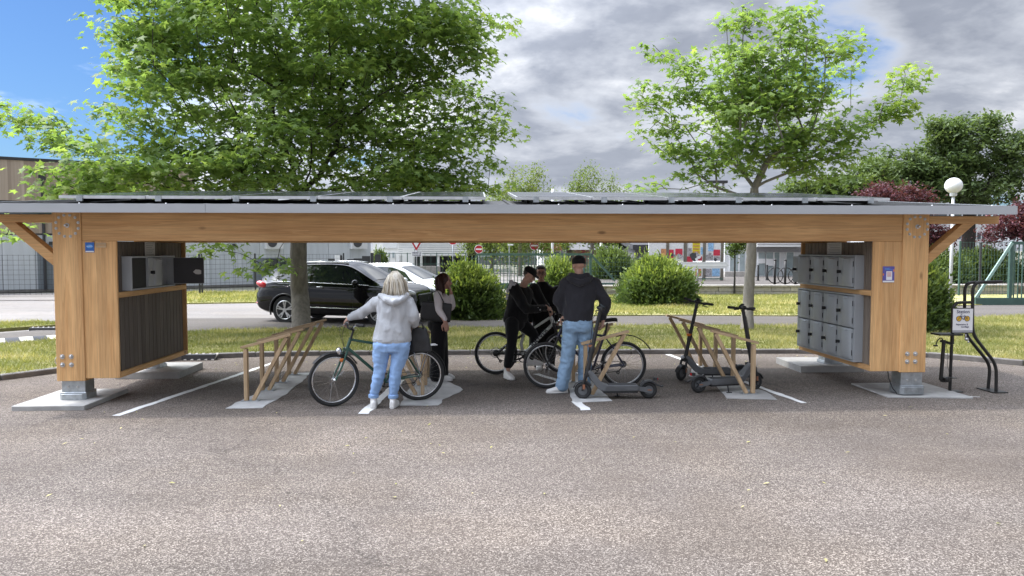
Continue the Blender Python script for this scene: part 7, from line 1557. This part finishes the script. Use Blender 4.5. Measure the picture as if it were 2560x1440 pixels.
# --- C: man in the black cap astride the white mountain bike, bending over the bars
Yc = 11.02; q = lambda px, py, dy=0: P(px, py, Yc + dy); tC = person('man in black cap and black clothes bending over the white mountain bike', q(1290, 945))
g2 = GRIPS['bicycle.001']; gN, gF = sorted(g2.values(), key=lambda p: p.y)
hd = q(1323, 688, -.12); shN, shF = q(1284, 720, -.20), q(1335, 722, .12); pel = q(1287, 800, -.06); wrN = gN + V3((-.05, -.01, .06)); wrF = gF + V3((-.05, .0, .06)); elN = q(1316, 773, -.30); elF = q(1362, 768, .15)
hipN, hipF = q(1281, 806, -.16), q(1300, 806, .08); knN = q(1279, 858, -.20); anN = q(1269, 912, -.26); knF = q(1334, 838, .14); anF = q(1328, 893, .24)
ax_r = V3((.80, .60, 0)).normalized(); ax_f = V3((.55, -.83, 0)).normalized()
b = MB(); Lh, Rm = head(b, hd, (.80, -.40, -.50), (.35, -.2, 1)); limb(b, [q(1307, 716, -.06), q(1316, 700, -.10)], [.058, .055]); up_ = (q(1306, 722, -.05) - pel).normalized(); fy = ax_r.cross(up_).normalized()
loft(b, [(pel, ax_r, fy, .15, .10), (pel.lerp(q(1306, 722, -.05), .5), ax_r, fy, .14, .10), (q(1306, 726, -.05), ax_r, fy, .13, .08)])
limb(b, [shN, elN, wrN], [.045, .038, .028]); limb(b, [shF, elF, wrF], [.045, .038, .028]); limb(b, [hipN, knN, anN, anN - Z_*.08], [.08, .055, .04, .04]); limb(b, [hipF, knF, anF, anF - Z_*.05], [.08, .055, .04, .04]); hand(b, wrN, gN - wrN + V3((.02, 0, -.0)), V3((.3, 0, 1)), .9, -1); hand(b, wrF, gF - wrF + V3((.02, 0, 0)), V3((.3, 0, 1)), .9, 1)
bd = skinned(b, 'body', 'skin', tC, .0075, 3); face_parts(tC, bd, Lh, Rm)
top = q(1306, 722, -.05); h = MB(); loft(h, [(pel - Z_*.03, ax_r, fy, .185, .145), (pel.lerp(top, .25), ax_r, fy, .19, .145), (pel.lerp(top, .55), ax_r, fy, .195, .145), (pel.lerp(top, .85), ax_r, fy, .205, .13), (top, ax_r, fy, .15, .10), (top + up_*.035, ax_r, fy, .08, .075)], 24); h.ell(pel.lerp(top, .62) - fy*.05, (.16, .14, .17)); limb(h, [shN, shN.lerp(elN, .5), elN, wrN.lerp(elN, .12)], [.096, .084, .074, .048]); limb(h, [shF, elF, wrF.lerp(elF, .12)], [.09, .072, .048]); skinned(h, 'sweatshirt', 'cloth_black', tC, .011, 5, .009, 8)
pmat('print_white', (.42, .42, .43), .9, 0, .35, 30)
pr = MB(); dn = V3((-.25, -.95, .15)).normalized(); random.seed(21)
for (px, py, w0, h0) in ((1277, 710, .040, .05), (1284, 716, .035, .055), (1271, 724, .032, .06), (1268, 740, .024, .04), (1281, 731, .018, .03)):
    c0 = q(px, py, -.20); base = c0 - Y_*.115; pr.prism([(w0*math.cos(a)*random.uniform(.6, 1.1), h0*math.sin(a)*random.uniform(.6, 1.1)) for a in np.linspace(0, 5.7, 9)], base, (.95, .2, .2), (-.1, .3, 1), -dn*.10) if False else None
prm = MB()
for (px, py, r0) in ((1279, 706, .035), (1286, 712, .03), (1276, 716, .035), (1270, 726, .03), (1268, 738, .022), (1283, 724, .02), (1267, 746, .02)):
    c0 = q(px, py, -.262 if px > 1272 else -.24); prm.ell(c0, (r0, .022, r0*1.3), Matrix.Rotation(R(random.uniform(-40, 40)), 3, 'Y'), 10, 7)
for k in range(6): c0 = elN.lerp(wrN, .02 + k*.12); prm.ell(c0 + V3((0, -.052, .015*(-1)**k)), (.022, .02, .018), None, 8, 6)
skinned(prm, 'sleeve_print', 'print_white', tC, .009, 2, .006, 25)
j = MB(); j.ell(pel - Z_*.05, (.155, .15, .13)); limb(j, [hipN, hipN.lerp(knN, .5), knN, anN + Z_*.0], [.112, .098, .075, .060]); limb(j, [hipF, knF, anF + Z_*.0], [.112, .078, .058]); skinned(j, 'trousers', 'cloth_black', tC, .010, 4, .006, 8)
shoe(tC, (anN.x, anN.y - .02, 0), (.35, -.85, 0), .28, .050, high=.06, heel=.09); 
mbp = MB(); shoe(tC, (anF.x, anF.y, 0), (1, .25, 0), .27, .048, z0=anF.z - .13)
L0 = lambda a, b_, g: Lh(a, b_, g); cp = MB(); u3 = Rm @ Z_; f3 = Rm @ Y_; loft(cp, [(L0(0, -.01, .045), Rm @ X_, f3, .084, .104), (L0(0, -.01, .075), Rm @ X_, f3, .083, .102), (L0(0, -.01, .105), Rm @ X_, f3, .07, .086), (L0(0, -.01, .125), Rm @ X_, f3, .035, .045)], 22); loft(cp, [(L0(0, .06, .045), Rm @ X_, u3, .075, .008), (L0(0, .12, .04), Rm @ X_, u3, .068, .008), (L0(0, .155, .03), Rm @ X_, u3, .04, .007)], 16); skinned(cp, 'cap', 'cloth_black', tC, .007, 3)
hr = MB(); hr.ell(L0(0, -.03, .02), (.079, .075, .07), Rm); skinned(hr, 'hair', 'hair_dark', tC, .009, 2)

# --- D: man facing the camera behind the mountain bike
Yd_ = 11.62; q = lambda px, py, dy=0: P(px, py, Yd_ + dy); tD = person('man with glasses facing the camera in a black jacket behind the mountain bike', q(1356, 925))
hd = q(1352, 683, -.02); shL, shR = q(1337, 722), q(1388, 722); cx = 1363
b = MB(); Lh, Rm = head(b, hd, (-.02, -1, -.05), (0, 0, 1), 1.04); limb(b, [q(1358, 722), q(1353, 704)], [.062, .058]); loft(b, [(q(cx, 810), X_, Y_, .16, .11), (q(cx, 765), X_, Y_, .16, .10), (q(1361, 725), X_, Y_, .14, .08)])
for s, sx, ex, wx in ((-1, 1332, 1320, 1325), (1, 1392, 1399, 1394)):
    limb(b, [q(sx, 724), q(ex, 772, .0), q(wx, 806, -.12)], [.045, .038, .028]); hand(b, q(wx, 806, -.12), (0, -.4, -1), (s, -.2, 0), .4, -s)
for dx in (-13, 13): limb(b, [q(cx + dx, 815), q(cx + dx, 862), q(cx + dx - 2, 908)], [.085, .06, .04])
bd = skinned(b, 'body', 'skin_b', tD, .0075, 3); face_parts(tD, bd, Lh, Rm, 'hair_dark', 1.04)
h = MB(); loft(h, [(q(cx, 815), X_, Y_, .20, .15), (q(cx, 770), X_, Y_, .215, .15), (q(1363, 735), X_, Y_, .235, .14), (q(1362, 722), X_, Y_, .20, .11), (q(1358, 712), X_, Y_, .10, .09), (q(1356, 704), X_, Y_, .085, .08)], 24)
for sx, ex, wx in ((1334, 1322, 1325), (1391, 1399, 1394)): limb(h, [q(sx, 728), q(ex, 772), q(wx, 802, -.11)], [.092, .078, .052])
skinned(h, 'jacket', 'cloth_black', tD, .011, 5, .008, 8); j = MB(); j.ell(q(cx, 818), (.19, .15, .12))
for dx in (-14, 14): limb(j, [q(cx + dx, 818), q(cx + dx, 862), q(cx + dx - 2, 912)], [.115, .095, .08])
skinned(j, 'trousers', 'cloth_black', tD, .011, 4, .006, 8)
for dx in (-15, 12): a0 = q(cx + dx, 912); shoe(tD, (a0.x, a0.y, 0), (-.1 if dx < 0 else .15, -1, 0), .28, .05)
hr = MB(); hr.ell(Lh(0, -.02, .045), (.084, .092, .085), Rm); hr.ell(Lh(0, .055, .085), (.06, .03, .022), Rm); skinned(hr, 'hair', 'hair_dark', tD, .008, 3, .006, 25)
gl = MB()
for s in (-1, 1): gl.torus(Lh(s*.034, .102, .006), Rm @ Y_, .024, .0035, 16, 5); gl.path([Lh(s*.058, .098, .01), Lh(s*.078, .05, .01), Lh(s*.08, -.01, .005)], .003, 5)
gl.path([Lh(-.01, .104, .01), Lh(.01, .104, .01)], .003, 5); part(gl, 'glasses', M['lock_black'], tD, smooth=True)
bdm = MB(); bdm.ell(Lh(0, .05, -.078), (.05, .045, .035), Rm); skinned(bdm, 'beard', 'hair_dark', tD, .008, 2) if False else None

# --- E: man from behind in charcoal hoodie, blue jeans, hand on the violet bicycle
Ye = 9.62; q = lambda px, py, dy=0: P(px, py, Ye + dy); tE = person('man from behind in dark hoodie, black beanie and blue jeans holding the violet bicycle', q(1432, 983))
g3 = GRIPS['bicycle.002']; gE = min(g3.values(), key=lambda p: p.y)
hd = q(1446, 662, .0); shL, shR = q(1413, 711), q(1490, 711); wrL = gE + V3((.045, -.02, .06)); elL = q(1398, 752, .02); elR = q(1512, 757, -.0); wrR = q(1508, 797, .12)
hipL, hipR = q(1427, 815), q(1463, 815); knL, knR = q(1421, 878, .0), q(1463, 880, .04); anL, anR = q(1405, 962), q(1461, 955, .12)
b = MB(); Lh, Rm = head(b, hd, (-.28, .93, -.1), (0, .05, 1)); limb(b, [q(1448, 696), q(1447, 675)], [.060, .056]); loft(b, [(q(1445, 815), X_, Y_, .155, .11), (q(1446, 770), X_, Y_, .15, .10), (q(1449, 725), X_, Y_, .18, .10), (q(1450, 705), X_, Y_, .13, .08)])
limb(b, [shL, elL, wrL], [.048, .04, .028]); limb(b, [shR, elR, wrR], [.048, .04, .028]); hand(b, wrL, gE - wrL + V3((-.02, 0, -.01)), V3((-.35, -.3, 1)), .85, 1, 1.05); hand(b, wrR, (0, .4, -1), (1, 0, 0), .5, 1, 1.05)
for h0, k0, a0 in ((hipL, knL, anL), (hipR, knR, anR)): limb(b, [h0, k0, a0, a0 - Z_*.05], [.085, .06, .042, .04])
bd = skinned(b, 'body', 'skin', tE, .0075, 3); face_parts(tE, bd, Lh, Rm)
h = MB(); loft(h, [(q(1445, 801), X_, Y_, .182, .14), (q(1445, 792), X_, Y_, .19, .145), (q(1446, 775), X_, Y_, .205, .155), (q(1448, 745), X_, Y_, .225, .155), (q(1451, 720), X_, Y_, .238, .145), (q(1451, 706), X_, Y_, .215, .12), (q(1449, 694), X_, Y_, .13, .10), (q(1448, 685), X_, Y_, .08, .075)], 26)
limb(h, [shL + V3((.02, 0, 0)), shL.lerp(elL, .5), elL, elL.lerp(wrL, .6), wrL.lerp(elL, .14)], [.098, .09, .082, .066, .046]); limb(h, [shR - V3((.02, 0, 0)), shR.lerp(elR, .5), elR, wrR + Z_*.02], [.10, .092, .084, .05]); skinned(h, 'hoodie', 'knit_charcoal', tE, .011, 5, .016, 8)
hb = MB(); loft(hb, [(q(1445, 802), X_, Y_, .178, .136), (q(1445, 788), X_, Y_, .192, .147)], 26); part(hb, 'hem_band', M['knit_charcoal'], tE, smooth=40)
hh = MB(); hh.path([q(1418, 692, -.03), q(1428, 700, -.10), q(1450, 709, -.15), q(1470, 701, -.10), q(1479, 692, -.03)], [.03, .042, .05, .042, .03], 12); hh.path([q(1425, 686, .03), q(1430, 688, -.06), q(1450, 693, -.10), q(1466, 688, -.06), q(1470, 686, .03)], [.03, .036, .038, .036, .03], 12); skinned(hh, 'hood', 'knit_charcoal', tE, .010, 6, .004, 12)
j = MB(); loft(j, [(q(1445, 828), X_, Y_, .165, .13), (q(1445, 812), X_, Y_, .192, .145), (q(1445, 796), X_, Y_, .178, .135)], 22); j.ell(q(1428, 818, -.06), (.095, .09, .1)); j.ell(q(1463, 818, -.06), (.095, .09, .1))
for h0, k0, a0 in ((hipL, knL, anL), (hipR, knR, anR)): limb(j, [h0, h0.lerp(k0, .5), k0, k0.lerp(a0, .5), a0 - Z_*.01], [.112, .106, .094, .090, .086])
skinned(j, 'jeans', 'denim_blue', tE, .010, 4, .010, 9, (1, 1, 1.6))
shoe(tE, (anL.x, anL.y, 0), (-1, -.08, 0), .285, .050); shoe(tE, (anR.x, anR.y, 0), (-.25, 1, 0), .285, .05)
cp = MB(); loft(cp, [(Lh(0, -.015, .012), Rm @ X_, Rm @ Y_, .081, .098), (Lh(0, -.013, .045), Rm @ X_, Rm @ Y_, .084, .101), (Lh(0, -.012, .08), Rm @ X_, Rm @ Y_, .078, .094), (Lh(0, -.012, .108), Rm @ X_, Rm @ Y_, .055, .068), (Lh(0, -.012, .122), Rm @ X_, Rm @ Y_, .025, .03)], 22); skinned(cp, 'beanie', 'cloth_black', tE, .007, 3)
mb = MB(); loft(mb, [(Lh(0, -.015, .008), Rm @ X_, Rm @ Y_, .0835, .1005), (Lh(0, -.014, .035), Rm @ X_, Rm @ Y_, .0865, .1035)], 26); part(mb, 'beanie_cuff', M['cloth_black'], tE, smooth=40)
hr = MB(); hr.ell(Lh(0, -.05, -.02), (.066, .055, .045), Rm); skinned(hr, 'hair', 'hair_dark', tE, .009, 2) if False else None
# ================================================================== apply modifiers and lettering
bpy.context.view_layer.update()
bake_text()
bake_deferred(KILL)
